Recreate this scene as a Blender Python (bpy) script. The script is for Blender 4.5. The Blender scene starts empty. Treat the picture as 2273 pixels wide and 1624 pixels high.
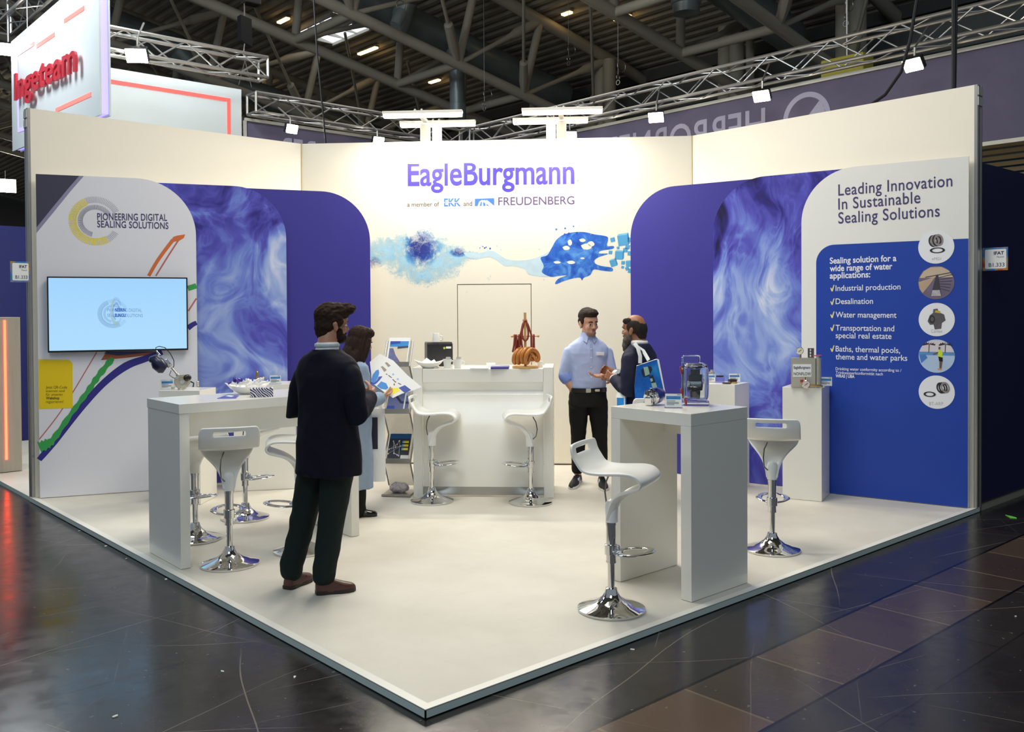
import bpy, bmesh, math, random
from mathutils import Vector, Matrix, noise
V = Vector
random.seed(7)
SC = bpy.context.scene
COL = SC.collection
W, H = 2273, 1624
# ---------------------------------------------------------------- camera
CAM = V((-2.2439, -3.0563, 1.6536)); YAW, PIT, ROL = 0.8398, -0.01556, -0.0058
FPX, PPX, PPY = 2027.9, W/2, H/2-89.66
cf = V((math.cos(YAW)*math.cos(PIT), math.sin(YAW)*math.cos(PIT), math.sin(PIT)))
_r = V((math.sin(YAW), -math.cos(YAW), 0)); _u = _r.cross(cf)
cr = _r*math.cos(ROL)+_u*math.sin(ROL); cu = -_r*math.sin(ROL)+_u*math.cos(ROL)
cd = bpy.data.cameras.new('camera'); co = bpy.data.objects.new('camera', cd); COL.objects.link(co)
cd.sensor_width = 36; cd.lens = FPX/W*36; cd.shift_y = -89.66/W; cd.clip_end = 200
co.matrix_world = Matrix(((cr.x, cu.x, -cf.x, CAM.x), (cr.y, cu.y, -cf.y, CAM.y), (cr.z, cu.z, -cf.z, CAM.z), (0, 0, 0, 1)))
SC.camera = co
# ---------------------------------------------------------------- exposure, world, added fill light
vs = SC.view_settings; vs.view_transform = 'Standard'; vs.look = 'None'; vs.gamma = 1; vs.use_curve_mapping = False
vs.exposure = 0.0
wd = bpy.data.worlds.new('hall_air'); SC.world = wd; wd.use_nodes = True
wd.node_tree.nodes['Background'].inputs[0].default_value = (0.74, 0.86, 1.0, 1)
wd.node_tree.nodes['Background'].inputs[1].default_value = 0.33
def area(name, loc, aim, sx, sy, watt, col=(1, .93, .82), spread=180):
    l = bpy.data.lights.new(name, 'AREA'); l.shape = 'RECTANGLE'; l.size = sx; l.size_y = sy; l.energy = watt; l.color = col
    l.spread = math.radians(spread)
    o = bpy.data.objects.new(name, l); COL.objects.link(o); o.location = loc
    o.rotation_euler = (V(aim)-V(loc)).to_track_quat('-Z', 'Y').to_euler(); return o
# unseen area lights, added to brighten stand, far hall and neighbour's sign
area('fill_light', (2.0, 1.7, 6.4), (2.3, 2.0, 0), 2.6, 2.6, 215, (1, .945, .84))
area('fill_light', (4, 26, 6.6), (4, 27, 0), 6, 6, 500, (1, .95, .86))
area('fill_light', (7, 46, 6.6), (7, 47, 0), 6, 6, 900, (1, .95, .86))
area('fill_light', (7.5, 10, 8.2), (6, 7, 0), 5, 5, 110, (1, .94, .85))
area('fill_light', (-5, -4, 9.5), (0, 1, 0), 4, 4, 290, (.78, .92, 1))
area('fill_light', (1.5, 7.3, 7.0), (1.7, 9.2, 4.2), 1.5, 1.5, 170, (.88, .96, 1))
area('fill_light', (-.9, 9.0, 6.6), (1.13, 9.0, 4.9), 1.5, 1.5, 150, (.88, .96, 1))
# ---------------------------------------------------------------- rays
def ray(x, y): return cr*((x-PPX)/FPX) - cu*((y-PPY)/FPX) + cf
def onz(x, y, z=0.0):
    d = ray(x, y); return CAM + d*((z-CAM.z)/d.z)
def onpl(x, y, p, n):
    d = ray(x, y); n = V(n); return CAM + d*((V(p)-CAM).dot(n)/d.dot(n))
def hat(x, y, b):
    d = ray(x, y); t = math.hypot(b[0]-CAM.x, b[1]-CAM.y)/math.hypot(d.x, d.y); return CAM.z+t*d.z
def over(x, y, b):
    """point above ground point b's distance, at the pixel's direction"""
    d = ray(x, y); t = math.hypot(b[0]-CAM.x, b[1]-CAM.y)/math.hypot(d.x, d.y); return CAM+d*t
class Plane:
    """a flat board in the stand: origin, direction to the right as one reads it, up, and face normal"""
    def __init__(s, o, u, n=None):
        s.o = V(o); s.u = V(u).normalized(); s.v = V((0, 0, 1)); s.n = s.u.cross(s.v) if n is None else V(n)
    def uv(s, x, y):
        p = onpl(x, y, s.o, s.n)-s.o; return (p.dot(s.u), p.dot(s.v))
    def p(s, u, v, off=0.0): return s.o+s.u*u+s.v*v+s.n*off
    def back(s, d): return Plane(s.o-s.n*d, s.u)
# ---------------------------------------------------------------- materials
MATS = {}
def srgb(c):
    return tuple(((x/255)/12.92 if x/255 <= .04045 else ((x/255+.055)/1.055)**2.4) for x in c)
def mat(name, rgb, rough=.5, metal=0, emit=0, var=.04, scale=8, bump=0, bscale=60, alpha=1, trans=0, ecol=None, spec=.5, coat=0):
    if name in MATS: return MATS[name]
    m = bpy.data.materials.new(name); m.use_nodes = True; nt = m.node_tree; b = nt.nodes['Principled BSDF']
    c = srgb(rgb)
    b.inputs['Roughness'].default_value = rough; b.inputs['Metallic'].default_value = metal
    b.inputs['Specular IOR Level'].default_value = spec
    b.inputs['Coat Weight'].default_value = coat
    if trans: b.inputs['Transmission Weight'].default_value = trans
    tc = nt.nodes.new('ShaderNodeTexCoord')
    if var:
        nz = nt.nodes.new('ShaderNodeTexNoise'); nz.inputs['Scale'].default_value = scale; nz.inputs['Detail'].default_value = 4
        nt.links.new(tc.outputs['Object'], nz.inputs['Vector'])
        mx = nt.nodes.new('ShaderNodeMixRGB'); nt.links.new(nz.outputs['Fac'], mx.inputs[0])
        mx.inputs[1].default_value = tuple(x*(1-var) for x in c)+(1,); mx.inputs[2].default_value = tuple(min(1, x*(1+var)) for x in c)+(1,)
        nt.links.new(mx.outputs[0], b.inputs['Base Color'])
    else: b.inputs['Base Color'].default_value = c+(1,)
    if bump:
        n2 = nt.nodes.new('ShaderNodeTexNoise'); n2.inputs['Scale'].default_value = bscale; n2.inputs['Detail'].default_value = 6
        nt.links.new(tc.outputs['Object'], n2.inputs['Vector'])
        bp = nt.nodes.new('ShaderNodeBump'); bp.inputs['Strength'].default_value = bump; bp.inputs['Distance'].default_value = .01
        nt.links.new(n2.outputs['Fac'], bp.inputs['Height']); nt.links.new(bp.outputs[0], b.inputs['Normal'])
    if emit:
        b.inputs['Emission Color'].default_value = (srgb(ecol) if ecol else c)+(1,); b.inputs['Emission Strength'].default_value = emit
    MATS[name] = m; return m
class NT:
    """small node-graph writer"""
    def __init__(s, name, rough=.5, spec=.5):
        s.m = bpy.data.materials.new(name); s.m.use_nodes = True; s.t = s.m.node_tree; s.b = s.t.nodes['Principled BSDF']
        s.b.inputs['Roughness'].default_value = rough; s.b.inputs['Specular IOR Level'].default_value = spec; MATS[name] = s.m
        s.co = s.t.nodes.new('ShaderNodeTexCoord').outputs['Object']
    def n(s, typ, ins=None, **kw):
        nd = s.t.nodes.new('ShaderNode'+typ)
        for k, v in kw.items(): setattr(nd, k, v)
        for k, v in (ins or {}).items():
            if hasattr(v, 'is_linked') or isinstance(v, bpy.types.NodeSocket): s.t.links.new(v, nd.inputs[k])
            else: nd.inputs[k].default_value = v
        return nd
    def math(s, op, a, b=0.0, c=0.0):
        return s.n('Math', {0: a, 1: b, 2: c}, operation=op).outputs[0]
    def noise(s, vec, scale, detail=4, rough=.55, dist=0):
        return s.n('TexNoise', {'Vector': vec, 'Scale': scale, 'Detail': detail, 'Roughness': rough, 'Distortion': dist})
    def ramp(s, fac, stops, interp='LINEAR'):
        r = s.n('ValToRGB', {0: fac}); e = r.color_ramp; e.interpolation = interp
        while len(e.elements) < len(stops): e.elements.new(.5)
        for el, (p, c) in zip(e.elements, stops):
            el.position = p; el.color = (srgb(c) if max(c) > 1 else c)+(1,)
        return r.outputs[0]
    def mix(s, f, a, b, blend='MIX'):
        a = srgb(a)+(1,) if isinstance(a, tuple) else a; b = srgb(b)+(1,) if isinstance(b, tuple) else b
        return s.n('MixRGB', {0: f, 1: a, 2: b}, blend_type=blend).outputs[0]
    def xyz(s, vec):
        x = s.n('SeparateXYZ', {0: vec}); return x.outputs
    def base(s, c): s.t.links.new(c, s.b.inputs['Base Color'])
    def link(s, o, name): s.t.links.new(o, s.b.inputs[name])
# ---------------------------------------------------------------- mesh helpers
def nb(): return bmesh.new()
def box(bm, c, s, R=None, bev=0.0, seg=2):
    t = bmesh.new(); bmesh.ops.create_cube(t, size=1)
    for v in t.verts: v.co = V((v.co.x*s[0], v.co.y*s[1], v.co.z*s[2]))
    if bev: bmesh.ops.bevel(t, geom=t.edges[:], offset=bev, segments=seg, affect='EDGES', profile=.5)
    M = Matrix.Translation(V(c)) @ (R.to_4x4() if R else Matrix())
    add(bm, t, M); return bm
def add(bm, t, M=None):
    if M is not None: t.transform(M)
    me = bpy.data.meshes.new('t'); t.to_mesh(me); t.free(); bm.from_mesh(me); bpy.data.meshes.remove(me)
def frame(d, side=None):
    d = V(d).normalized()
    if side is None: side = V((0, 0, 1)) if abs(d.z) < .9 else V((1, 0, 0))
    a = side-d*side.dot(d); a.normalize(); b = d.cross(a); return a, b
def loft(bm, rings, cap=True, closed=False):
    vs = [[bm.verts.new(p) for p in r] for r in rings]; n = len(vs[0])
    m = len(vs) if closed else len(vs)-1
    for i in range(m):
        A, B = vs[i], vs[(i+1) % len(vs)]
        for j in range(n):
            try: bm.faces.new((A[j], A[(j+1) % n], B[(j+1) % n], B[j]))
            except ValueError: pass
    if cap and not closed:
        bm.faces.new(vs[0][::-1]); bm.faces.new(vs[-1])
    return bm
def tube(bm, pts, r, n=10, side=None, cap=True, flat=1.0, round_cap=False):
    """swept tube through pts; r a number or one radius per point; flat squeezes across 'b'"""
    pts = [V(p) for p in pts]; rs = r if hasattr(r, '__len__') else [r]*len(pts)
    rs = list(rs)
    if round_cap:
        d0 = (pts[0]-pts[1]).normalized(); d1 = (pts[-1]-pts[-2]).normalized(); r0, r1 = rs[0], rs[-1]
        pts = [pts[0]+d0*r0*.95, pts[0]+d0*r0*.75, pts[0]+d0*r0*.4]+pts+[pts[-1]+d1*r1*.4, pts[-1]+d1*r1*.75, pts[-1]+d1*r1*.95]
        rs = [r0*.25, r0*.66, r0*.92]+rs+[r1*.92, r1*.66, r1*.25]
    rings = []; a = None
    for i, p in enumerate(pts):
        d = (pts[min(i+1, len(pts)-1)]-pts[max(i-1, 0)])
        if d.length < 1e-9: d = V((0, 0, 1))
        if a is None: a, b = frame(d, side)
        else: a, b = frame(d, a)
        rings.append([p+(a*math.cos(t)+b*math.sin(t)*flat)*rs[i] for t in [2*math.pi*k/n for k in range(n)]])
    return loft(bm, rings, cap)
def lathe(bm, prof, n=24, M=None, cap=True):
    t = bmesh.new()
    loft(t, [[V((r*math.cos(a), r*math.sin(a), z)) for a in [2*math.pi*k/n for k in range(n)]] for r, z in prof], cap)
    add(bm, t, M); return bm
def ell(bm, c, s, R=None, n=20, m=12):
    t = bmesh.new(); bmesh.ops.create_uvsphere(t, u_segments=n, v_segments=m, radius=1)
    M = Matrix.Translation(V(c)) @ (R.to_4x4() if R else Matrix()) @ Matrix.Diagonal((s[0], s[1], s[2], 1))
    add(bm, t, M); return bm
def torus(bm, c, R0, r, M=None, n=32, k=10, flat=1.0):
    rings = []
    for i in range(n):
        a = 2*math.pi*i/n
        rings.append([V(((R0+r*math.cos(t))*math.cos(a), (R0+r*math.cos(t))*math.sin(a), r*math.sin(t)*flat)) for t in [2*math.pi*j/k for j in range(k)]])
    t = bmesh.new(); loft(t, rings, closed=True); add(bm, t, Matrix.Translation(V(c)) @ (M.to_4x4() if M else Matrix())); return bm
def prism(bm, pts, nrm, th):
    """polygon pts (3D, planar) given thickness th backwards along -nrm"""
    n = V(nrm).normalized(); A = [bm.verts.new(V(p)) for p in pts]; B = [bm.verts.new(V(p)-n*th) for p in pts]
    f = bm.faces.new(A); g = bm.faces.new(B[::-1])
    for i in range(len(A)):
        j = (i+1) % len(A); bm.faces.new((A[i], B[i], B[j], A[j]))
    return bm
def obj(name, bm, m, parent=None, smooth=False, label=None, mods=()):
    bmesh.ops.recalc_face_normals(bm, faces=bm.faces[:])
    me = bpy.data.meshes.new(name); bm.to_mesh(me); bm.free()
    return objm(name, me, m, parent, smooth, label)
def objm(name, me, m, parent=None, smooth=False, label=None):
    o = bpy.data.objects.new(name, me); COL.objects.link(o)
    if m: me.materials.append(m)
    if smooth is True or smooth: 
        ang = math.radians(40) if smooth is True else smooth
        for p in me.polygons: p.use_smooth = True
        try: me.set_sharp_from_angle(angle=ang)
        except Exception: pass
    if parent: o.parent = parent
    if label: o['label'] = label
    return o
def tag(o, label, cat, group=None, kind=None):
    o['label'] = label; o['category'] = cat
    if group: o['group'] = group
    if kind: o['kind'] = kind
    return o
def thing(name, label, cat, loc=(0, 0, 0), rz=0.0, group=None):
    o = bpy.data.objects.new(name, None); COL.objects.link(o); o.location = loc; o.rotation_euler = (0, 0, rz); o.empty_display_size = .1
    return tag(o, label, cat, group)
def struct(name, bm, m, smooth=False):
    o = obj(name, bm, m, None, smooth); o['kind'] = 'structure'; return o
def dup(root, loc, rz, label=None):
    def cp(o, par):
        c = o.copy(); COL.objects.link(c)
        if par: c.parent = par
        for ch in o.children: cp(ch, c)
        return c
    c = cp(root, None); c.location = loc; c.rotation_euler = (0, 0, rz)
    if label: c['label'] = label
    return c
def rounded(u0, v0, u1, v1, rad, n=14):
    """corner list; rad = (bl, br, tr, tl)"""
    P = []
    for (cx, cy, a0, r) in ((u0, v0, 180, rad[0]), (u1, v0, 270, rad[1]), (u1, v1, 0, rad[2]), (u0, v1, 90, rad[3])):
        if r <= 0: P.append((cx, cy)); continue
        ox = cx+r if a0 in (180, 90) else cx-r; oy = cy+r if a0 in (180, 270) else cy-r
        for k in range(n+1):
            a = math.radians(a0+90*k/n); P.append((ox+r*math.cos(a), oy+r*math.sin(a)))
    return P
def decal(name, pl, uvs, m, parent=None, off=.0015, label=None, th=.001):
    """a flat printed shape lying on a board"""
    bm = nb(); prism(bm, [pl.p(u, v, off) for u, v in uvs], pl.n, th); return obj(name, bm, m, parent, label=label)
def pxs(pl, pts): return [pl.uv(*q) for q in pts]
def disc(u, v, r, n=40): return [(u+r*math.cos(2*math.pi*k/n), v+r*math.sin(2*math.pi*k/n)) for k in range(n)]
def textmesh(s, bold=0.0, ext=0.0, bev=0.0, space=1.0):
    cu_ = bpy.data.curves.new('lettering', 'FONT'); cu_.body = s; cu_.size = 1; cu_.offset = bold; cu_.extrude = ext; cu_.bevel_depth = bev
    cu_.space_character = space; cu_.resolution_u = 4
    o = bpy.data.objects.new('lettering', cu_); me = bpy.data.meshes.new_from_object(o)
    bpy.data.objects.remove(o); bpy.data.curves.remove(cu_)
    for p in me.polygons: p.use_smooth = False
    return me
_m = textmesh('H'); CAPH = max(v.co.y for v in _m.vertices)
def text(name, s, pl, a, b, top, m, parent=None, off=.002, bold=0.0, ext=0.0, space=1.0, label=None, xh=0):
    """letters s on board pl from baseline pixel a to baseline pixel b, capitals reaching pixel row of 'top' (pixel above a)"""
    ua, ub, ut = V(pl.uv(*a)), V(pl.uv(*b)), V(pl.uv(*top)); return text_uv(name, s, pl, ua, ub, (ut-ua).length, m, parent, off, bold, ext, space, label, xh)
def text_uv(name, s, pl, ua, ub, cap, m, parent=None, off=.002, bold=0.0, ext=0.0, space=1.0, label=None, xh=0):
    ua, ub = V(ua), V(ub); me = textmesh(s, bold, 0, 0, space)
    xs = [v.co.x for v in me.vertices]; x0, x1 = min(xs), max(xs); wd_ = (ub-ua).length; sx = wd_/(x1-x0); sy = cap/CAPH; d = (ub-ua).normalized(); e = V((-d.y, d.x))
    if d.x < 0: e = -e
    for v in me.vertices:
        yy = v.co.y
        if xh and yy > 0: yy = yy*xh/.63 if yy < .63*CAPH else CAPH*(xh+(yy/CAPH-.63)*(1-xh)/.37)
        q = ua+d*((v.co.x-x0)*sx)+e*(yy*sy); v.co = pl.p(q.x, q.y, off)
    if ext:
        bm = nb(); bm.from_mesh(me); bmesh.ops.remove_doubles(bm, verts=bm.verts[:], dist=1e-6)
        r = bmesh.ops.extrude_face_region(bm, geom=bm.faces[:])
        for g in r['geom']:
            if isinstance(g, bmesh.types.BMVert): g.co += pl.n*ext
        bmesh.ops.recalc_face_normals(bm, faces=bm.faces[:]); bm.to_mesh(me); bm.free()
    return objm(name, me, m, parent, label=label)
# ---------------------------------------------------------------- stand shell
A_, B_ = 5.727, 6.0                      # platform edges
BW, AW, XL, YR, HW = 5.944, 5.66, 2.748, 2.889, 3.5
FL = -.042                               # hall floor
cream = mat('wall_paint', (243, 236, 220), .55, var=.012, scale=1.5)
alu = mat('aluminium', (176, 174, 170), .35, .85, var=.03)
chrome = mat('chrome', (215, 215, 215), .06, 1, var=0)
white = mat('white_laminate', (243, 240, 230), .22, var=.01, coat=.15)
black = mat('black_plastic', (22, 22, 24), .4, var=.05)
# hall floor: worn dark plates with joints, scratches and a strip of small plates along the right edge
g = NT('hall_floor', .22, .5)
x, y, z = g.xyz(g.co)
n1 = g.noise(g.co, .9, 5); n2 = g.noise(g.co, 7, 6, .7)
bk = g.n('TexBrick', {'Vector': g.co, 'Scale': 1.0, 'Mortar Size': .006, 'Mortar Smooth': .1, 'Brick Width': 2.6, 'Row Height': 1.3, 'Color1': srgb((42, 39, 38))+(1,), 'Color2': srgb((32, 30, 32))+(1,), 'Mortar': srgb((16, 15, 14))+(1,)})
st = g.n('TexBrick', {'Vector': g.co, 'Scale': 1.0, 'Mortar Size': .008, 'Mortar Smooth': .2, 'Brick Width': .57, 'Row Height': .47, 'Color1': srgb((104, 82, 64))+(1,), 'Color2': srgb((58, 48, 45))+(1,), 'Mortar': srgb((120, 106, 82))+(1,)}, offset=0)
mp = g.n('Mapping', {0: g.co}); mp.inputs['Location'].default_value = (.1, .53, 0); g.t.links.new(mp.outputs[0], st.inputs['Vector'])
inst = g.math('MULTIPLY', g.math('LESS_THAN', y, -.53), g.math('GREATER_THAN', y, -1.0))
lines = g.math('ADD', g.math('LESS_THAN', g.math('ABSOLUTE', g.math('ADD', y, .53)), .009), g.math('LESS_THAN', g.math('ABSOLUTE', g.math('ADD', y, 1.0)), .008))
c = g.mix(inst, bk.outputs[0], st.outputs[0])
c = g.mix(g.math('MULTIPLY', g.ramp(n1.outputs[0], [(.35, (0, 0, 0)), (.7, (1, 1, 1))]), .35), c, (66, 60, 56))
# scratches: thin level lines of stretched noise in several directions
sc = None
warp = g.noise(g.co, .35, 2)
for i_, (ang, fr, th) in enumerate(((.55, 2.2, .006), (1.15, 1.7, .006), (1.9, 2.6, .007), (2.5, 1.9, .006), (2.95, 3.0, .008), (.2, 2.4, .006))):
    ca, sa = math.cos(ang), math.sin(ang)
    al = g.math('ADD', g.math('MULTIPLY', x, ca), g.math('MULTIPLY', y, sa)); ac = g.math('ADD', g.math('MULTIPLY', x, -sa), g.math('MULTIPLY', y, ca))
    vv = g.math('ADD', g.math('MULTIPLY', ac, fr), g.math('MULTIPLY', warp.outputs[0], 0.6+.12*i_)); idn = g.math('FLOOR', vv)
    fr_ = g.math('ABSOLUTE', g.math('SUBTRACT', g.math('FRACT', vv), .5))
    seg = g.n('TexNoise', {'Vector': g.n('CombineXYZ', {0: g.math('MULTIPLY', al, .55), 1: g.math('MULTIPLY', idn, 7.3), 2: float(i_*11)}).outputs[0], 'Scale': 1.0, 'Detail': 2}).outputs[0]
    ln = g.math('MULTIPLY', g.math('LESS_THAN', fr_, th), g.n('MapRange', {0: seg, 1: .54, 2: .68, 3: 0.0, 4: 1.0}).outputs[0])
    sc = ln if sc is None else g.math('MAXIMUM', sc, ln)
fk = g.noise(g.co, 26, 2, .5); sc = g.math('MAXIMUM', sc, g.math('MULTIPLY', g.math('GREATER_THAN', fk.outputs[0], .735), .7))
c = g.mix(g.math('MULTIPLY', sc, .55), c, (150, 142, 128))
c = g.mix(g.math('MINIMUM', lines, 1.0), c, (9, 8, 8))
g.base(c)
rg = g.n('MapRange', {0: n2.outputs[0], 1: .3, 2: .75, 3: .13, 4: .30}); g.link(rg.outputs[0], 'Roughness')
bp = g.n('Bump', {'Strength': .08, 'Distance': .01, 'Height': n2.outputs[0]}); g.link(bp.outputs[0], 'Normal')
bm = nb(); box(bm, (4, 20, FL-.05), (46, 90, .1)); struct('floor', bm, MATS['hall_floor'])
# the raised platform
g = NT('platform_vinyl', .5, .3)
n1 = g.noise(g.co, 1.6, 5, .6); n2 = g.noise(g.co, 14, 4)
g.base(g.mix(g.math('MULTIPLY', n2.outputs[0], .25), g.ramp(n1.outputs[0], [(.3, (218, 212, 198)), (.7, (233, 228, 215))]), (212, 205, 190)))
e = .045
pf = thing('platform', 'raised white exhibition platform with a dark grey edge on the hall floor', 'platform', (0, 0, FL))
bm = nb(); box(bm, (A_/2+e/2, B_/2+e/2, -FL/2-.001), (A_-e, B_-e, -FL-.002)); obj('platform_floor', bm, MATS['platform_vinyl'], pf)
edge = mat('edge_trim', (244, 241, 230), .35, var=.02); dark = mat('fascia', (206, 220, 214), .4, 0, var=.05)
bm = nb()
for (q0, q1, q2, q3) in (((0, 0), (A_, 0), (A_, e), (e, e)), ((0, B_), (0, 0), (e, e), (e, B_))):
    prism(bm, [(q[0], q[1], -FL+.001) for q in (q0, q1, q2, q3)], (0, 0, 1), .006)
obj('edge_trim', bm, edge, pf)
for nm, c_, s_ in (('fascia', (A_/2, .003, (-FL)/2+.001), (A_, .006, -FL-.008)), ('fascia', (.003, B_/2, (-FL)/2+.001), (.006, B_, -FL-.008))):
    bm = nb(); box(bm, c_, s_); obj(nm, bm, dark, pf)
# walls
T = .10
cn = V((-.7240, -.6898, 0)); cu_ = V((.6898, -.7240, 0))                # face normal and reading direction of the back wall
PC = Plane((XL, BW, 0), cu_); LC = (V((AW, YR, 0))-V((XL, BW, 0))).length
bm = nb(); box(bm, ((.036+XL)/2, BW+T/2, HW/2), (XL-.036, T, HW)); struct('wall_left', bm, cream)
bm = nb(); box(bm, (AW+T/2, (.024+YR)/2, HW/2), (T, YR-.024, HW)); struct('wall_right', bm, cream)
# back wall with the cabin door cut as its own leaf
d0 = PC.uv(1016, 632); d1 = PC.uv(1178, 631); du0, du1, dh = d0[0], d1[0], (d0[1]+d1[1])/2
bm = nb()
def slab(u0, u1, v0, v1, th=T, off=0):
    prism(bm, [PC.p(u0, v0, off), PC.p(u1, v0, off), PC.p(u1, v1, off), PC.p(u0, v1, off)], PC.n, th)
slab(0, du0-.008, 0, HW); slab(du1+.008, LC, 0, HW); slab(du0-.008, du1+.008, dh+.008, HW); struct('wall_back', bm, cream)
bm = nb(); slab(du0, du1, .01, dh, .04, -.002); dr = struct('door_1', bm, cream)
brown = mat('seam', (120, 108, 84), .6, var=.1)
bm = nb(); slab(du0-.008, du0, 0, dh+.008, .05, -.012); slab(du1, du1+.008, 0, dh+.008, .05, -.012); slab(du0, du1, dh, dh+.008, .05, -.012); struct('trim_1', bm, brown)
bm = nb(); slab(0, LC, 0, .012, .006, .004); struct('shadow_strip_back', bm, mat('base_shadow_gap', (70, 66, 60), .6))  # dark strip: shade of the gap at the wall foot, put into colour
for i, (px_, py_) in enumerate(((XL, BW), (AW, YR))):
    bm = nb(); box(bm, (px_-.004, py_-.004, HW/2), (.010, .010, HW-.002)); struct('trim_%d' % (i+2), bm, mat('seam_strip', (190, 172, 132), .5))
# aluminium end profiles of the side walls, with the panel catches at the top
for nm, cx, cy, sx, sy in (('left', .024, BW+T/2, .022, T), ('right', AW+T/2, .012, T, .022)):
    bm = nb(); box(bm, (cx, cy, HW/2-.0), (sx, sy, HW))
    w = T/2-.012
    for k in (-1, 1):
        if nm == 'left': box(bm, (cx-.012, cy+k*.036, HW/2), (.006, .018, HW))
        else: box(bm, (cx+k*.036, cy-.012, HW/2), (.018, .006, HW))
    o = struct('trim_end_'+nm, bm, alu)
    bm = nb()
    for k in range(2):
        zc = HW-.05-k*.085
        if nm == 'left': box(bm, (cx-.014, cy, zc), (.012, T*.92, .07)); 
        else: box(bm, (cx, cy-.014, zc), (T*.92, .012, .07))
    obj('panel_catch', bm, mat('catch', (205, 203, 195), .4, .3), o)
# ---------------------------------------------------------------- lamps over the back wall
glow = mat('lamp_glow', (255, 240, 214), .4, emit=9, var=0)
lw = mat('lamp_white', (236, 232, 222), .4, var=.02)
def tlamp(uc, wid, zb, off, pw, label, watt, reach, upost):
    b = PC.p(uc, 0, off); ang = math.atan2(cu_.y, cu_.x)
    t = thing('arm_light', label, 'lamp', (b.x, b.y, 0), ang, 'bar lamps above the back wall')
    # local: x along wall, y into the wall's back, z up
    bm = nb(); box(bm, (upost, 0, zb/2), (pw, .06, zb-.0), bev=.004); obj('post', bm, lw, t)
    bm = nb(); box(bm, (upost, -reach/2, zb+.036), (.05, reach+.06, .03), bev=.004); obj('arm', bm, lw, t)
    bm = nb(); box(bm, (0, -reach, zb+.035), (wid, .09, .03), bev=.006); h = obj('lamp_housing', bm, lw, t)
    for k in (-1, 1):
        bm = nb(); ell(bm, (upost+k*.035, -reach, zb+.058), (.016, .016, .02)); obj('knob', bm, alu, h)
    bm = nb(); box(bm, (0, -reach, zb+.002), (wid-.012, .08, .034), bev=.010); obj('light_strip', bm, glow, t)
    l = bpy.data.lights.new('bar_light', 'AREA'); l.shape = 'RECTANGLE'; l.size = wid; l.size_y = .1; l.energy = watt; l.color = (1, .945, .83)
    o = bpy.data.objects.new('bar_light', l); COL.objects.link(o); o.parent = t; o.location = (0, -reach-.03 if reach > 0 else -reach, zb-.035)
    o.rotation_euler = (math.radians(-24 if reach > 0 else 24), 0, 0)
    return t
def lampat(x0, x1, yb, off, px, label, watt, reach):
    P0 = PC.p(0, 0, off+reach)
    a = onpl(x0, yb, P0, PC.n); b = onpl(x1, yb, P0, PC.n); c_ = onpl(px, yb, PC.p(0, 0, off), PC.n)
    ua, ub, uc = [(q-PC.o).dot(PC.u) for q in (a, b, c_)]
    tlamp((ua+ub)/2, ub-ua, a.z, off, .105, label, watt, reach, uc-(ua+ub)/2)
lampat(850, 1027, 259, -.14, 944, 'bright bar lamp on a white post above the left half of the back wall', 46, .42)
lampat(1158, 1338, 252, -.14, 1246, 'bright bar lamp on a white post above the right half of the back wall', 46, .42)
lampat(888, 1056, 280, -.62, 970, 'smaller bar lamp on a white post behind the left bar lamp', 10, .05)
lampat(1138, 1306, 273, -.62, 1223, 'smaller bar lamp on a white post behind the right bar lamp', 10, .05)
# ---------------------------------------------------------------- hall roof: corrugated deck sloping down to the right
def zr(x): return 12-.195*x
g = NT('roof_deck', .6, .3); n1 = g.noise(g.co, .5, 4)
g.base(g.ramp(n1.outputs[0], [(.3, (150, 142, 126)), (.7, (176, 167, 150))]))
bm = nb(); X0, X1, p = -8.0, 18.4, .30; rows = []; x_ = X0
while x_ < X1:
    for dx, dz in ((0, 0), (.11, 0), (.15, .09), (.26, .09)): rows.append((x_+dx, zr(x_+dx)+dz))
    x_ += p
lv = [(bm.verts.new((a, -14, b)), bm.verts.new((a, 64, b))) for a, b in rows]
for i in range(len(lv)-1): bm.faces.new((lv[i][0], lv[i+1][0], lv[i+1][1], lv[i][1]))
struct('ceiling', bm, MATS['roof_deck'])
darkw = mat('hall_wall', (92, 92, 90), .8, var=.15, scale=.6)
bm = nb(); box(bm, (19.2, 25, 4.2), (.3, 80, 8.6)); box(bm, (18.5, 25, 8.2), (1.6, 80, .3)); struct('wall_right_hall', bm, darkw)
bm = nb(); box(bm, (5, 64.2, 6), (28, .3, 13)); struct('wall_far_hall', bm, darkw)
steel = mat('painted_steel', (186, 178, 160), .5, var=.06, scale=3)
ducts = mat('duct_zinc', (160, 170, 170), .35, .55, var=.12, scale=4)
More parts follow.
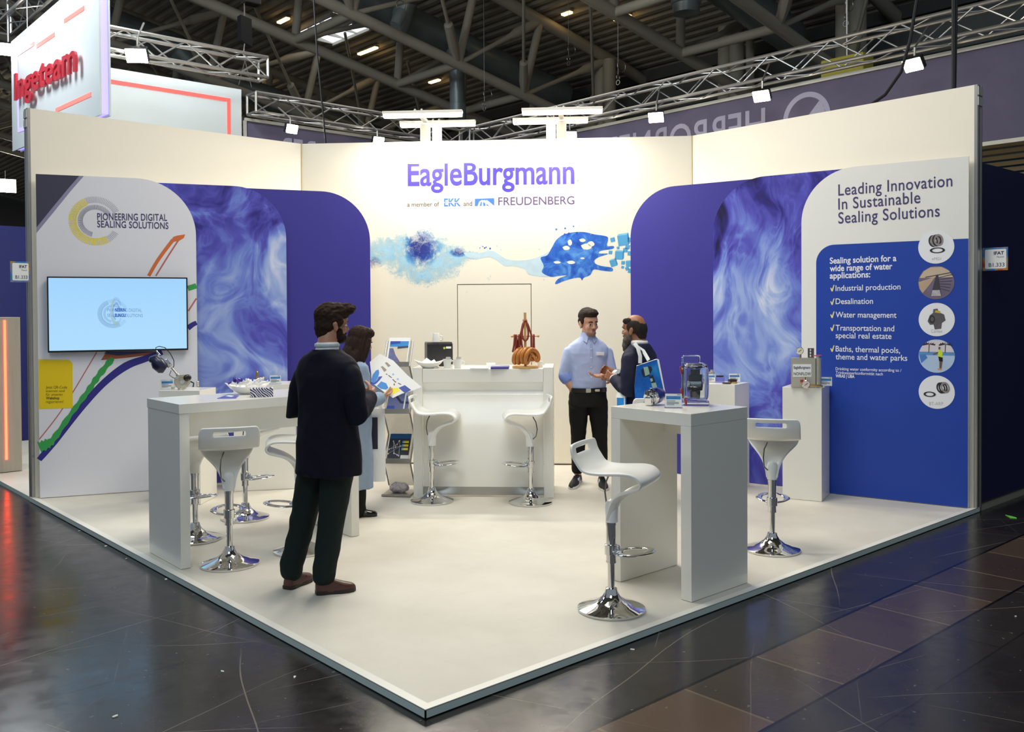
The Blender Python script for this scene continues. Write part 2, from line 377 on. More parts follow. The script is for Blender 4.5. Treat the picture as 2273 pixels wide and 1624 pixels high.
# triangulated tube trusses running with the slope: two bottom chords, posts, ties
def truss(y0, y1, label, xs=(-5.2, -2.4, .4, 3.1, 5.8, 8.4, 11.3, 13.4, 16.0)):
    t = thing('roof_truss', label, 'truss', (0, 0, 0), 0, 'tube trusses under the hall roof')
    zb = lambda x: zr(x)-2.3
    zt = lambda x: zr(x)-.42
    for yy, sg in ((y0, -1), (y1, 1)):
        bm = nb(); tube(bm, [(x, yy, zb(x)) for x in xs]+[(17.2, yy, zb(17.2))], .125, 12); obj('bottom_chord', bm, steel, t, True)
        bm = nb(); tube(bm, [(x+.35, yy+sg*.25, zt(x)) for x in xs]+[(18, yy+sg*.25, zt(18))], .15, 12); obj('top_chord', bm, steel, t, True)
        for i, x in enumerate(xs):
            bm = nb(); tube(bm, [(x, yy, zb(x)), (x+.35, yy+sg*.25, zt(x))], .10, 10); obj('post', bm, steel, t, True)
            if i+1 < len(xs):
                x2 = xs[i+1]; a = V((x, yy, zb(x))); b = V((x2+.35, yy+sg*.25, zt(x2)))
                bm = nb(); tube(bm, [a, a.lerp(b, .03), a.lerp(b, .5), a.lerp(b, .62), a.lerp(b, .7), b], [.055, .06, .06, .075, .13, .10], 10); obj('diagonal', bm, steel, t, True)
    for i, x in enumerate(xs):
        bm = nb(); tube(bm, [(x, y0, zb(x)), (x, y1, zb(x))], .10, 10); obj('cross_tube', bm, steel, t, True)
        if i+1 < len(xs):
            x2 = xs[i+1]; a = V((x2, y0, zb(x2))); b = V((x, y0-2.3, zt(x)))
            bm = nb(); tube(bm, [a, a.lerp(b, .12), a.lerp(b, .26), a.lerp(b, .27), b], [.06, .15, .13, .05, .05], 10, flat=.8); obj('tie_rod', bm, steel, t, True)
    return t
truss(13.9, 16.4, 'tube truss under the roof with lower chords crossing above the white bar lamps')
truss(6.65, 9.0, 'tube truss under the roof with its lower chords crossing above the mirrored banner')
truss(21.2, 23.7, 'tube truss under the roof farthest back, beyond the round ducts')
truss(28.4, 30.9, 'tube truss under the roof seen far left behind the hanging white sign')
truss(35.6, 38.1, 'tube truss deepest in the hall at the far left edge')
# hall columns at the low side
for i, (yy, lab) in enumerate(((13.6, 'pair of round steel roof columns behind the right bar lamps'), (6.6, 'pair of round steel roof columns behind the long aluminium truss, farther right'), (9.6, 'pair of round steel columns behind the truss joint above the mirrored letters'))):
    t = thing('roof_column', lab, 'column', (16.1, yy, FL), 0, 'steel columns at the low side of the hall')
    for k in (-1, 1):
        bm = nb(); tube(bm, [(0, k*.22-.0, 0), (0, k*.16, zr(16.1)-.5-FL)], .17, 14); obj('tube', bm, steel, t, True)
# round spiral ducts along the slope and box ducts along the low side
def spiral(pts, r, n=16, step=.11):
    P = [V(p) for p in pts]; Q = []; R_ = []
    for a, b in zip(P, P[1:]):
        m_ = max(2, int((b-a).length/step))
        for k in range(m_): Q.append(a.lerp(b, k/m_)); R_.append(r if k % 2 else r*1.035)
    Q.append(P[-1]); R_.append(r); bm = nb(); tube(bm, Q, R_, n); return bm
t = thing('air_duct', 'big round zinc air duct running down between the roof tubes, with a drop outlet', 'duct')
obj('duct_pipe', spiral([(-6, 15.9, zr(-6)-1.0), (16.4, 15.5, zr(16.4)-1.0)], .40), ducts, t, True)
zt_ = zr(12.4)-1.3
bm = nb(); lathe(bm, [(.27, 0), (.27, -.05), (.19, -.35), (.19, -1.35), (.22, -1.36), (.22, -1.75), (.12, -1.8)], 18, Matrix.Translation((12.3, 15.2, zt_)))
obj('outlet', bm, ducts, t, True)
bm = nb(); lathe(bm, [(.26, 0), (.26, -.3), (.18, -.9), (.1, -.95)], 18, Matrix.Translation((10.4, 14.7, zr(10.4)-1.0)) @ Matrix.Rotation(.5, 4, 'X')); obj('outlet', bm, ducts, t, True)
t = thing('air_duct', 'round zinc air duct far back on the left, bending down behind the white wall', 'duct')
obj('duct_pipe', spiral([(-4, 23.0, zr(-4)-1.1), (8.2, 23.0, zr(8.2)-1.1), (8.9, 23.0, zr(8.2)-1.75), (16.4, 23.0, zr(16.4)-1.5)], .38), ducts, t, True)
t = thing('air_duct', 'round air duct with a short outlet under the roof above the mirrored banner', 'duct')
obj('duct_pipe', spiral([(2, 8.2, zr(2)-.95), (16.4, 8.2, zr(16.4)-.95)], .38), ducts, t, True)
q = onpl(1523, 8, (0, 0, 10.2), (.195, 0, 1))
bm = nb(); lathe(bm, [(.30, .7), (.30, .0), (.27, -.02), (.27, -.2), (.15, -.24)], 18, Matrix.Translation(q)); obj('outlet', bm, ducts, t, True)
for zz, xx, hh, lab in ((7.3, 17.2, .8, 'long dark box duct running along the low side of the roof, upper one'), (5.9, 17.4, .9, 'long dark ribbed box duct below the upper one at the low side of the hall')):
    bm = nb(); box(bm, (xx, 8, zz), (.8, 42, hh), bev=.03); tag(obj('box_duct', bm, mat('duct_dark', (100, 104, 102), .5, .4, var=.12, scale=2)), lab, 'duct')
bm = nb()
for k in range(2): box(bm, (16.6, 8, 6.5-k*.5), (.12, 42, .1))
tag(obj('cable_tray', bm, mat('duct_dark', (70, 74, 74))), 'thin dark rails along the front of the box ducts', 'tray')
# skylights and strip lamps in the deck
sky = mat('skylight_glass', (235, 240, 245), .4, emit=1.5, var=.1, scale=3)
frm = mat('skylight_frame', (200, 198, 190), .5, var=.03)
for i, (x0, x1, y0, y1) in enumerate(((10.9, 11.25, 18.9, 20.9), (11.45, 12.0, 18.7, 20.7))):
    bm = nb(); box(bm, (0, 0, 0), (x1-x0, y1-y0, .02)); R = Matrix.Rotation(math.atan(.195), 4, 'Y'); bm.transform(Matrix.Translation(((x0+x1)/2, (y0+y1)/2, zr((x0+x1)/2)-.03)) @ R)
    w_ = struct('window_%d' % (i+1), bm, sky)
    bm = nb()
    for (cx, cy, sx, sy) in ((x0, (y0+y1)/2, .06, y1-y0), (x1, (y0+y1)/2, .06, y1-y0), ((x0+x1)/2, y0, x1-x0+.06, .06), ((x0+x1)/2, y1, x1-x0+.06, .06), ((x0+x1)/2, (y0*2+y1)/3, x1-x0, .03), ((x0+x1)/2, (y0+2*y1)/3, x1-x0, .03)): box(bm, (cx, cy, zr(cx)-.06), (sx, sy, .12))
    obj('window_frame', bm, frm, w_)
strip = mat('strip_lamp', (255, 214, 140), .5, emit=6, var=0)
for (x_, y0, y1, lab) in ((12.77, 19.55, 20.5, 'glowing strip lamp under the roof just below the skylights'), (15.26, 19.8, 20.3, 'short glowing strip lamp hanging at the crossing of the lower roof tubes'), (15.1, 11.85, 12.35, 'short glowing strip lamp near the top middle of the roof'), (10.27, 20.2, 20.75, 'glowing strip lamp left of the skylights'), (14.2, 13.0, 13.3, 'tiny glowing strip lamp left of the one near the roof middle'), (12.3, 26.0, 26.5, 'small glowing lamp far back beyond the end of the left truss')):
    t = thing('strip_light', lab, 'lamp', (x_, (y0+y1)/2, zr(x_)-.1), 0, 'strip lamps under the hall roof')
    bm = nb(); box(bm, (0, 0, .03), (.16, y1-y0+.04, .05), bev=.01); obj('housing', bm, steel, t)
    bm = nb(); box(bm, (0, 0, -.02), (.13, y1-y0, .05), bev=.015); obj('tube', bm, strip, t)
# ---------------------------------------------------------------- aluminium lighting trusses and the square banner
trm = mat('truss_alu', (190, 188, 184), .3, .8, var=.04)
def lattice(name, label, P, Q, w=.29, pitch=.42, group=None):
    P, Q = V(P), V(Q); d = (Q-P); L = d.length; d.normalize(); s = d.cross(V((0, 0, 1))).normalized(); u = V((0, 0, 1))
    t = thing(name, label, 'truss', P)
    cs = [(-1, -1), (1, -1), (1, 1), (-1, 1)]
    for a, b in cs:
        o_ = s*a*w/2+u*b*w/2; bm = nb(); tube(bm, [o_, o_+d*L], .025, 8); obj('chord', bm, trm, t, True)
    n = int(L/pitch); cnt = 0
    rest = nb()
    for i in range(n):
        for f in range(4):
            a, b = cs[f], cs[(f+1) % 4]
            if i % 2: a, b = b, a
            p0 = s*a[0]*w/2+u*a[1]*w/2+d*(i*L/n); p1 = s*b[0]*w/2+u*b[1]*w/2+d*((i+1)*L/n)
            if f in (1, 3) and cnt < 96: bm = nb(); tube(bm, [p0, p1], .011, 6); obj('brace', bm, trm, t, True); cnt += 1
            else: tube(rest, [p0, p1], .010, 6)
    o_ = obj('brace_lacing', rest, trm, t, True); o_['kind'] = 'stuff'
    for e_ in (0, L):
        bm = nb()
        for f in range(4):
            a, b = cs[f], cs[(f+1) % 4]; tube(bm, [s*a[0]*w/2+u*a[1]*w/2+d*e_, s*b[0]*w/2+u*b[1]*w/2+d*e_], .02, 8)
        obj('end_frame', bm, trm, t, True)
    return t
bx, by = 8.6, 10.05
zR = 4.95; 
lattice('lighting_truss', 'long aluminium lattice truss above the mirrored banner on the right', (bx-.16, -2.4, 4.84), (bx-.16, by, 4.84))
lattice('lighting_truss', 'aluminium lattice truss above the banner part left of the bar lamps', (4.1, by-.16, 4.82), (bx-.36, by-.16, 4.82))
g = NT('banner_cloth', .8, .2); nn = g.noise(g.co, 2.5, 4); g.base(g.mix(nn.outputs[0], (96, 92, 116), (116, 110, 134)))
bn = thing('hanging_banner', 'square hanging fabric banner, grey-blue, with large pale mirrored letters', 'banner', (0, 0, 0))
PB = Plane((bx, 0, 0), (0, -1, 0)); PB2 = Plane((0, by, 0), (1, 0, 0))
zt1 = 4.58; zb1 = 3.53
bm = nb(); box(bm, (bx+.01, (by-2.4)/2, (zt1+zb1)/2), (.02, by+2.4, zt1-zb1)); box(bm, ((4.06+bx)/2, by+.01, (zt1+zb1)/2), (bx-4.06, .02, zt1-zb1)); obj('banner_cloth', bm, MATS['banner_cloth'], bn)
bm = nb()
for zz in (zt1+.02, zb1-.03): box(bm, (bx-.01, (by-2.4)/2, zz), (.04, by+2.4, .045)); box(bm, ((4.06+bx)/2, by-.01, zz), (bx-4.06, .04, .045))
box(bm, (4.06, by-.01, (zt1+zb1)/2), (.04, .04, zt1-zb1)); obj('banner_frame', bm, mat('frame_pale', (205, 202, 190), .4, .3), bn)
pale = mat('banner_letters', (176, 172, 196), .8, var=.03)
ua, ub = PB.uv(1700, 322), PB.uv(1700, 240)
uH = PB.uv(1699, 240)[0]; uN = PB.uv(1380, 300)[0]; 
cap_v = PB.uv(1697, 240)[1]; cap = .40
W1 = uH-PB.uv(1330, 320)[0]
me = textmesh('HERBORNER', .012); xs = [v.co.x for v in me.vertices]; k_ = (W1)/(max(xs)-min(xs)); x0_ = min(xs)
for v in me.vertices: v.co = PB.p(uH-(v.co.x-x0_)*k_*.97, cap_v-cap+v.co.y*cap/CAPH, .004)
objm('lettering', me, pale, bn, label='pale letters reading backwards')
me = textmesh('RER', .012); xs = [v.co.x for v in me.vertices]; x0_ = min(xs); q0 = PB2.uv(648, 308); q1 = PB2.uv(700, 318); kk = (q1[0]-PB2.uv(620, 310)[0])/(max(xs)-x0_)
for v in me.vertices: v.co = PB2.p(q1[0]-(v.co.x-x0_)*kk, PB2.uv(650, 310)[1]+.01-.40+v.co.y*.40/CAPH, .004)
objm('lettering', me, pale, bn)
# round mark with a wedge
c0 = PB.uv(1793, 268); cc = V((PB.uv(1790, 205)[0], PB.uv(1790, 206)[1]-.33)); r0 = .34
bm = nb(); n_ = 48
for k in range(n_):
    a0, a1 = 2*math.pi*k/n_, 2*math.pi*(k+1)/n_
    bm.faces.new([bm.verts.new(PB.p(cc.x+r_*math.cos(a), cc.y+r_*math.sin(a), .004)) for r_, a in ((r0, a0), (r0, a1), (r0*.8, a1), (r0*.8, a0))])
obj('round_mark', bm, pale, bn)
bm = nb(); bm.faces.new([bm.verts.new(PB.p(cc.x+r0*.8*math.cos(math.radians(a)), cc.y+r0*.8*math.sin(math.radians(a)), .0045)) for a in (47, 35, 20, 0, -20, -40, -60, -80, -100, -120, -133)]); obj('round_mark', bm, pale, bn)
# floodlights hung outside the banner trusses
hot = mat('flood_glow', (255, 246, 226), .4, emit=45, var=0)
def flood(P, aim, label, s=.16, watt=0, col=(1, .93, .78), rod=0):
    t = thing('floodlight', label, 'lamp', P, 0, 'floodlights on the banner truss'); d = (V(aim)-V(P)).normalized(); R = d.to_track_quat('Y', 'Z').to_matrix()
    bm = nb(); box(bm, (0, 0, 0), (s*1.15, s*.4, s*.8), R, bev=.01); obj('lamp_body', bm, black, t)
    bm = nb(); box(bm, R @ V((0, s*.25, 0)), (s*1.12, s*.12, s*.78), R, bev=.01); obj('lamp_glass', bm, hot, t)
    bm = nb(); tube(bm, [(0, 0, s*.4), (0, 0, s*.9), -d*.35+V((0, 0, .25))], .012, 6); obj('bracket', bm, alu, t)
    if rod: bm = nb(); tube(bm, [(0, 0, s*.9), (0, 0, rod)], .014, 6); obj('drop_rod', bm, alu, t)
    if watt:
        l = bpy.data.lights.new('flood', 'SPOT'); l.energy = watt; l.color = col; l.spot_size = math.radians(100); l.spot_blend = .7; l.shadow_soft_size = .12
        o = bpy.data.objects.new('flood', l); COL.objects.link(o); o.parent = t; o.location = d*(s*.45); o.rotation_euler = d.to_track_quat('-Z', 'Y').to_euler()
    return t
for (px_, py_, pl_, lab) in ((1457, 258, PB, 'floodlight hung from the right truss, leftmost and coolest one'), (1692, 210, PB, 'floodlight hung from the right truss above the first mirrored letter'), (2030, 140, PB, 'floodlight hung from the right truss, right of the round mark'), (1265, 300, PB, 'floodlight peeping over the back wall beside the right bar lamps')):
    P = onpl(px_, py_, (bx-.5, 0, 0), (1, 0, 0)); flood(P, (2.6, 2.2, .2), lab, .19, 70)
for (px_, py_, lab) in ((645, 285, 'floodlight hung from the left truss before the banner end'), (838, 312, 'floodlight peeping over the back wall left of the bar lamps')):
    P = onpl(px_, py_, (0, by-.5, 0), (0, 1, 0)); flood(P, (5.3, 1.4, 1.6), lab, .17, 150)
# ---------------------------------------------------------------- graphic boards on the two side walls
print_white = mat('print_white', (240, 238, 244), .5, var=.015, scale=1.2)
board_white = mat('board_white', (243, 241, 236), .5, var=.01)
core = mat('board_core', (236, 236, 236), .5, var=.02)
indigo = mat('board_indigo', (52, 46, 142), .55, var=.02, scale=2)
royal = mat('print_royal', (24, 66, 170), .5, var=.02, scale=2)
ink = mat('ink_violet', (72, 62, 112), .6, var=.02); inkd = mat('ink_dark', (52, 44, 78), .6, var=.02)
lwhite = mat('ink_white', (246, 246, 250), .5, var=0); yel = mat('ink_yellow', (244, 222, 38), .5, var=.03)
logoblue = mat('ink_logo_blue', (74, 62, 176), .5, var=.03); umber = mat('ink_umber', (84, 66, 50), .6, var=.02); cyan = mat('ink_cyan', (40, 130, 215), .5, var=.05)
def water(name, seed, zc):
    g = NT(name, .45, .4)
    mp = g.n('Mapping', {0: g.co}); mp.inputs['Location'].default_value = (seed, seed*.7, 0); mp.inputs['Rotation'].default_value = (0, 0, 0)
    x, y, z = g.xyz(g.co)
    w1 = g.noise(mp.outputs[0], .75, 2, .5); off = g.n('VectorMath', {0: w1.outputs['Color'], 1: (.5, .5, .5)}, operation='SUBTRACT').outputs[0]
    off = g.n('VectorMath', {0: off, 3: 1.7}, operation='SCALE').outputs[0]
    p = g.n('VectorMath', {0: mp.outputs[0], 1: off}, operation='ADD').outputs[0]
    m2 = g.n('Mapping', {0: p}); m2.inputs['Scale'].default_value = (1.5, 1.5, .8); m2.inputs['Rotation'].default_value = (.5, .4, .6)
    a = g.noise(m2.outputs[0], 1.25, 4, .5, .8); b = g.noise(m2.outputs[0], 2.6, 3, .5, 1.4)
    r = g.math('ABSOLUTE', g.math('SUBTRACT', b.outputs[0], .5)); r = g.math('SUBTRACT', 1.0, g.math('MULTIPLY', r, 7.0)); r = g.math('MAXIMUM', r, 0.0)
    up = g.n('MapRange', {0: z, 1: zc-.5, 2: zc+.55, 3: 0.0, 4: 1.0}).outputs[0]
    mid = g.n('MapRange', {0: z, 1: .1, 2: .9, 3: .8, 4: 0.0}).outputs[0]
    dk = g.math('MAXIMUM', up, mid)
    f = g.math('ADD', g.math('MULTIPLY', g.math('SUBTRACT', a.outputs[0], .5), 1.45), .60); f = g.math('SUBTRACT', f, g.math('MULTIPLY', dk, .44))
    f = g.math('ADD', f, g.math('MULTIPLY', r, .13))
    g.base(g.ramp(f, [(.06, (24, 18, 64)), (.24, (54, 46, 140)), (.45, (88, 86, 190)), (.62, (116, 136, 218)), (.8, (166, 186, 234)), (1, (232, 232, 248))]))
    return MATS[name]
LW = Plane((.05, 5.866, 0), (math.cos(math.radians(21)), -math.sin(math.radians(21)), 0))
LWb, LWc = LW.back(.15), LW.back(.30)
s13 = math.radians(13)
RW = Plane((5.6, .03, 0), (math.sin(s13), -math.cos(s13), 0))
RWb, RWc = RW.back(.10), RW.back(.17)
def board(name, label, pl, u0, u1, h, rad, m, corner, th=.019, grp='rounded graphic boards'):
    """corner 'r' rounds the upper right, 'l' the upper left"""
    t = thing(name, label, 'board', pl.p((u0+u1)/2, 0), 0, grp)
    pts = rounded(u0, .004, u1, h, (0, 0, rad if corner == 'r' else 0, rad if corner == 'l' else 0), 18)
    def P(d): return Plane(pl.o-V(t.location)-pl.n*d, pl.u)
    a = P(0); bm = nb(); prism(bm, [a.p(u, v) for u, v in pts], a.n, .003); o = obj('print', bm, m, t)
    bm = nb(); a = P(.003); prism(bm, [a.p(u, v) for u, v in pts], a.n, th-.003); obj('board_core', bm, core, t)
    return t, Plane(pl.o-V(t.location), pl.u)
def hv(pl, x, y): return pl.uv(x, y)[1]
# left
uL0, uL1 = LW.uv(82, 600)[0], LW.uv(436, 600)[0]
hL = 2.905
b1, q1 = board('graphic_board', 'white chart-printed board with the flat screen on it, left end of the stand', LW, uL0, uL1, hL, .52, print_white, 'r')
uA, uB = LWb.uv(436, 600)[0]-.45, LWb.uv(636, 600)[0]
hA = hv(LWb, 470, 410.5)
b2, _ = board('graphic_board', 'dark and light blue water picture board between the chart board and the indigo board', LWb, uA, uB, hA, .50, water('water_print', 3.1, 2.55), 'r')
uA, uB = LWc.uv(636, 600)[0]-.45, LWc.uv(822, 600)[0]
hA = hv(LWc, 669, 422.5)
b3, _ = board('graphic_board', 'plain indigo board left of the back wall, with rounded upper right corner', LWc, uA, uB, hA, .50, indigo, 'r')
# right
uR0, uR1 = RW.uv(1779, 650)[0], RW.uv(2150, 650)[0]
hR = hv(RW, 2148, 346.5)
b4, q4 = board('graphic_board', 'white and royal blue text board with five round pictures, right end of the stand', RW, uR0, uR1, hR, .47, board_white, 'l')
uA, uB = RWb.uv(1583, 650)[0], RWb.uv(1779, 650)[0]+.4
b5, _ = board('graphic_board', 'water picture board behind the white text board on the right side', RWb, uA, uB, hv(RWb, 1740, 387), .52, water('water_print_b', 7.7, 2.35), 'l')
uA, uB = RWc.uv(1400, 650)[0], RWc.uv(1583, 650)[0]+.4
b6, _ = board('graphic_board', 'plain indigo board right of the back wall, with rounded upper left corner', RWc, uA, uB, hv(RWc, 1550, 408), .50, indigo, 'l')
# ---- print on the chart board (built in board coordinates; pl is world, parts hang on the board)
def onboard(name, pl, b, pts, m, off=.0012):
    bm = nb(); prism(bm, [pl.p(u, v, off)-V(b.location) for u, v in pts], pl.n, .0008); return obj(name, bm, m, b)
def txt(s, pl, b, a, e, top, m, bold=0.0, space=1.0, off=.0022, name='lettering'):
    o = text(name, s, pl, a, e, top, m, None, off, bold, 0, space); o.data.transform(Matrix.Translation(-V(b.location))); o.parent = b; return o
grey = mat('print_dark', (66, 62, 84), .55, var=.1, scale=2); haze = mat('print_haze', (150, 148, 176), .55, var=.05)
e_ = [LW.uv(*p) for p in ((82.5, 386), (176, 391), (150, 420), (112, 466), (86, 505))]; e_[0] = (uL0+.001, hL-.001); e_[1] = (e_[1][0], hL-.001); e_[-1] = (uL0+.001, e_[-1][1])
onboard('chart_shade', LW, b1, e_, grey)
e2 = [LW.uv(*p) for p in ((176, 391), (186, 391.5), (156, 425), (118, 472), (86, 517), (86, 505), (112, 466), (150, 420))]; e2[0] = (e2[0][0], hL-.001); e2[1] = (e2[1][0], hL-.001); e2[4] = (uL0+.001, e2[4][1]); e2[5] = (uL0+.001, e2[5][1])
onboard('chart_shade', LW, b1, e2, haze, .0014)
def band(name, pl, b, pts, ws, m, off=.0012, wob=0.0):
    P = [V(pl.uv(*p)) for p in pts]; out = []
    # smooth the line first
    S = []
    for i in range(len(P)-1):
        p0, p1, p2, p3 = P[max(i-1, 0)], P[i], P[i+1], P[min(i+2, len(P)-1)]
        for k in range(8):
            t_ = k/8; S.append((.5*((2*p1)+(p2-p0)*t_+(2*p0-5*p1+4*p2-p3)*t_*t_+(3*p1-p0-3*p2+p3)*t_**3), i+t_))
    S.append((P[-1], len(P)-1)); L = []; R_ = []
    for i, (p, f) in enumerate(S):
        d = (S[min(i+1, len(S)-1)][0]-S[max(i-1, 0)][0]).normalized(); n_ = V((-d.y, d.x)); k = min(int(f), len(ws)-2) if len(ws) > 1 else 0
        w = ws[k]+(ws[k+1]-ws[k])*(f-k) if len(ws) > 1 else ws[0]
        w *= 1+wob*math.sin(i*1.55); L.append(p+n_*w/2); R_.append(p-n_*w/2)
    bm = nb()
    A = [bm.verts.new(pl.p(p.x, p.y, off)-V(b.location)) for p in L]; B = [bm.verts.new(pl.p(p.x, p.y, off)-V(b.location)) for p in R_]
    for i in range(len(A)-1): bm.faces.new((A[i], A[i+1], B[i+1], B[i]))
    return obj(name, bm, m, b)
navy = mat('chart_blue', (52, 46, 140), .5, var=.05); green = mat('chart_green', (62, 170, 84), .5, var=.1); orange = mat('chart_orange', (226, 118, 62), .5, var=.06); rose = mat('chart_rose', (198, 110, 106), .55, var=.05); brick = mat('chart_brick', (176, 96, 62), .55, var=.1)
band('chart_line', LW, b1, [(86.8, 1020), (120, 980), (180, 905), (230, 850), (280, 812), (325, 795), (360, 781)], [.045, .06, .055, .06, .07, .06, .05], navy)
band('chart_line', LW, b1, [(86.8, 992), (104, 985), (120, 972), (160, 915), (195, 868), (220, 832), (250, 795)], [.09, .085, .05, .04, .045, .05, .05], green, .0014, .22)
band('chart_line', LW, b1, [(87, 975), (140, 905), (215, 781)], [.009, .009], rose, .001)
band('chart_line', LW, b1, [(330, 612), (352, 575), (384, 532)], [.03, .032, .034], orange)
band('chart_line', LW, b1, [(346, 612), (372, 570), (396, 533)], [.013, .014, .014], rose, .0014)
onboard('chart_mark', LW, b1, pxs(LW, [(378, 538), (384, 526), (392, 523), (411, 520), (408, 528), (398, 534), (388, 536)]), orange, .0018)
band('chart_line', LW, b1, [(417, 640), (436, 634)], [.05, .05], green)
band('chart_line', LW, b1, [(417, 728), (428, 720), (436.5, 716)], [.05, .045, .04], navy)
band('chart_line', LW, b1, [(418, 690), (427, 676), (436, 662)], [.014, .014, .014], rose)
onboard('chart_mark', LW, b1, pxs(LW, [(224, 799), (236, 781), (330, 780), (352, 780), (330, 788), (280, 794)]), brick, .001)
onboard('chart_mark', LW, b1, pxs(LW, [(231, 784), (236, 780), (350, 779), (310, 784), (262, 789)]), mat('chart_slate', (60, 66, 110), .5), .0016)
# round ray emblem and its words
cx, cy = LW.uv(238, 491); bm = nb(); bm2 = nb()
def emblem(pl, b, c, r1, r0, rin, m1, m2, off=.0014, squash=1.0, n=84):
    A, B = nb(), nb()
    for k in range(n):
        a = math.radians(28+k*(304/ n)); 
        dirv = V((math.cos(a), math.sin(a)))
        yellow = math.radians(112) < a < math.radians(300)
        for (bm_, ra, rb, w) in (((A, r0, r1, .007) if yellow else (B, r0+.01, r1, .0022)), (B, rin, r0-.008, .0028)):
            if bm_ is B and rb == r0-.008 and a > math.radians(258): continue
            if not yellow and rb == r1 and a > math.radians(300): w = .002
            n_ = V((-dirv.y, dirv.x))*w/2
            q = [dirv*ra+n_, dirv*ra-n_, dirv*rb-n_, dirv*rb+n_]
            bm_.faces.new([bm_.verts.new(pl.p(c[0]+p.x*squash, c[1]+p.y, off)-V(b.location)) for p in q])
    obj('ray_emblem', A, m1, b); obj('ray_emblem', B, m2, b)
vtop = LW.uv(238, 437)[1]; vbot = LW.uv(238, 545)[1]; rr = (vtop-vbot)/2; uw = LW.uv(152, 491)[0]
emblem(LW, b1, (uw+rr, (vtop+vbot)/2), rr, rr*.70, rr*.47, yel, ink)
txt('PIONEERING DIGITAL', LW, b1, (216, 488), (371, 490), (216, 473), ink, .012, 1.05)
txt('SEALING SOLUTIONS', LW, b1, (216, 504), (374, 508), (216, 489.5), ink, .012, 1.05)
# yellow card
yc = pxs(LW, [(86, 797), (153, 798), (161, 806), (161.5, 905), (87, 907)])
onboard('yellow_card', LW, b1, yc, mat('ink_card_yellow', (250, 214, 16), .5, var=.02), .0024)
olive = mat('ink_olive', (110, 92, 22), .6)
for s, y0, w, bo in (('Jetzt QR-Code', 862, 149, .0), ('scannen und', 870, 143, 0), ('für unseren', 878, 139, 0), ('Webshop', 886, 132, .03), ('registrieren!', 894, 141, 0)): txt(s, LW, b1, (102, y0), (w, y0-.3), (102, y0-5.8), olive, bo, 1, .0034)
# ---- flat screen on the chart board
tv = thing('flat_screen', 'large flat screen with a light blue picture, hung on the chart board', 'screen', LW.p(*LW.uv(262, 700), .04))
pt = Plane(LW.o-V(tv.location)+LW.n*.065, LW.u); PT = Plane(LW.o+LW.n*.065, LW.u)
cs = [PT.uv(*p) for p in ((104, 613), (417, 616), (417, 777), (106, 782))]; u0 = (cs[0][0]+cs[3][0])/2; u1 = (cs[1][0]+cs[2][0])/2; v1 = (cs[0][1]+cs[1][1])/2; v0 = (cs[2][1]+cs[3][1])/2
bm = nb(); prism(bm, [pt.p(u, v) for u, v in rounded(u0, v0, u1, v1, (.004,)*4, 3)], pt.n, .04); obj('bezel', bm, black, tv)
g = NT('screen_picture', .3, .3); x, y, z = g.xyz(g.co)
f = g.n('MapRange', {0: z, 1: -.45, 2: .45, 3: 0., 4: 1.}).outputs[0]
c_ = g.ramp(f, [(0, (176, 222, 255)), (.5, (170, 217, 254)), (1, (158, 209, 250))]); g.base(g.mix(0.0, (20, 24, 30), (0, 0, 0))); g.link(c_, 'Emission Color'); g.b.inputs['Emission Strength'].default_value = 1.0
bm = nb(); prism(bm, [pt.p(u, v, .0012) for u, v in rounded(u0+.012, v0+.016, u1-.012, v1-.012, (.002,)*4, 2)], pt.n, .001); obj('screen', bm, MATS['screen_picture'], tv)
def lit(name, rgb, s=.8): return mat(name, (10, 12, 16), .4, emit=s, ecol=rgb, var=0)
s1 = lit('screen_pale_ink', (128, 176, 222)); s2 = lit('screen_deep_ink', (40, 90, 190)); s3 = lit('screen_faint', (150, 198, 240)); s4 = lit('screen_sand', (170, 205, 200))
def tvt(s, a, e, top, m, bold=0, off=.0016): 
    o = text('lettering', s, PT, a, e, top, m, None, off, bold); o.data.transform(Matrix.Translation(-V(tv.location))); o.parent = tv
tvt('PIONEERING DIGITAL', (238, 691), (315, 692), (238, 684), s1, .01); tvt('SEALING SOLUTIONS', (238, 703), (317, 703.5), (238, 696), s1, .01)
tvt('NEERIN', (255, 691), (279, 691), (255, 684), s2, .03, .0022); tvt('ELINGU', (255, 703), (279, 703), (255, 696), s2, .03, .0022)
vt, vb = PT.uv(250, 664)[1], PT.uv(250, 728)[1]
emblem(PT, tv, (PT.uv(216, 690)[0]+(vt-vb)/2, (vt+vb)/2-.0), (vt-vb)/2, (vt-vb)*.35, (vt-vb)*.24, s3, s1, .0015, 1, 60)
emblem(PT, tv, (PT.uv(258, 690)[0], (vt+vb)/2+.02), (vt-vb)/2, (vt-vb)*.35, (vt-vb)*.24, s4, s2, .0018, .38, 60)
# ---- print on the text board
rb = [RW.uv(*p) for p in ((1812, 1089), (2149.5, 1128), (2147, 527), (1850, 545), (1812, 590))]
ul = rb[0][0]; vt = (RW.uv(2147, 527)[1]+RW.uv(1850, 545)[1])/2
onboard('blue_field', RW, b4, rounded(ul, .005, uR1-.002, vt, (0, 0, 0, .16), 12), royal)
for s, y0, y1, xe in (('Leading Innovation', 434, 413, 2114), ('In Sustainable', 465, 450, 2043), ('Sealing Solutions', 496, 480, 2086)): txt(s, RW, b4, (1861, y0), (xe, y1), (1861, y0-24.5), ink, .006, 1.06)
def dot(px_, py_, name='round_picture', m=lwhite, rpx=40, off=.0028):
    c = RW.uv(px_, py_); r = abs(RW.uv(px_+rpx, py_)[0]-c[0]); r = (RW.uv(px_, py_-37)[1]-RW.uv(px_, py_+37)[1])/2*1.0; onboard(name, RW, b4, disc(c[0], c[1], r), m, off); return c, r
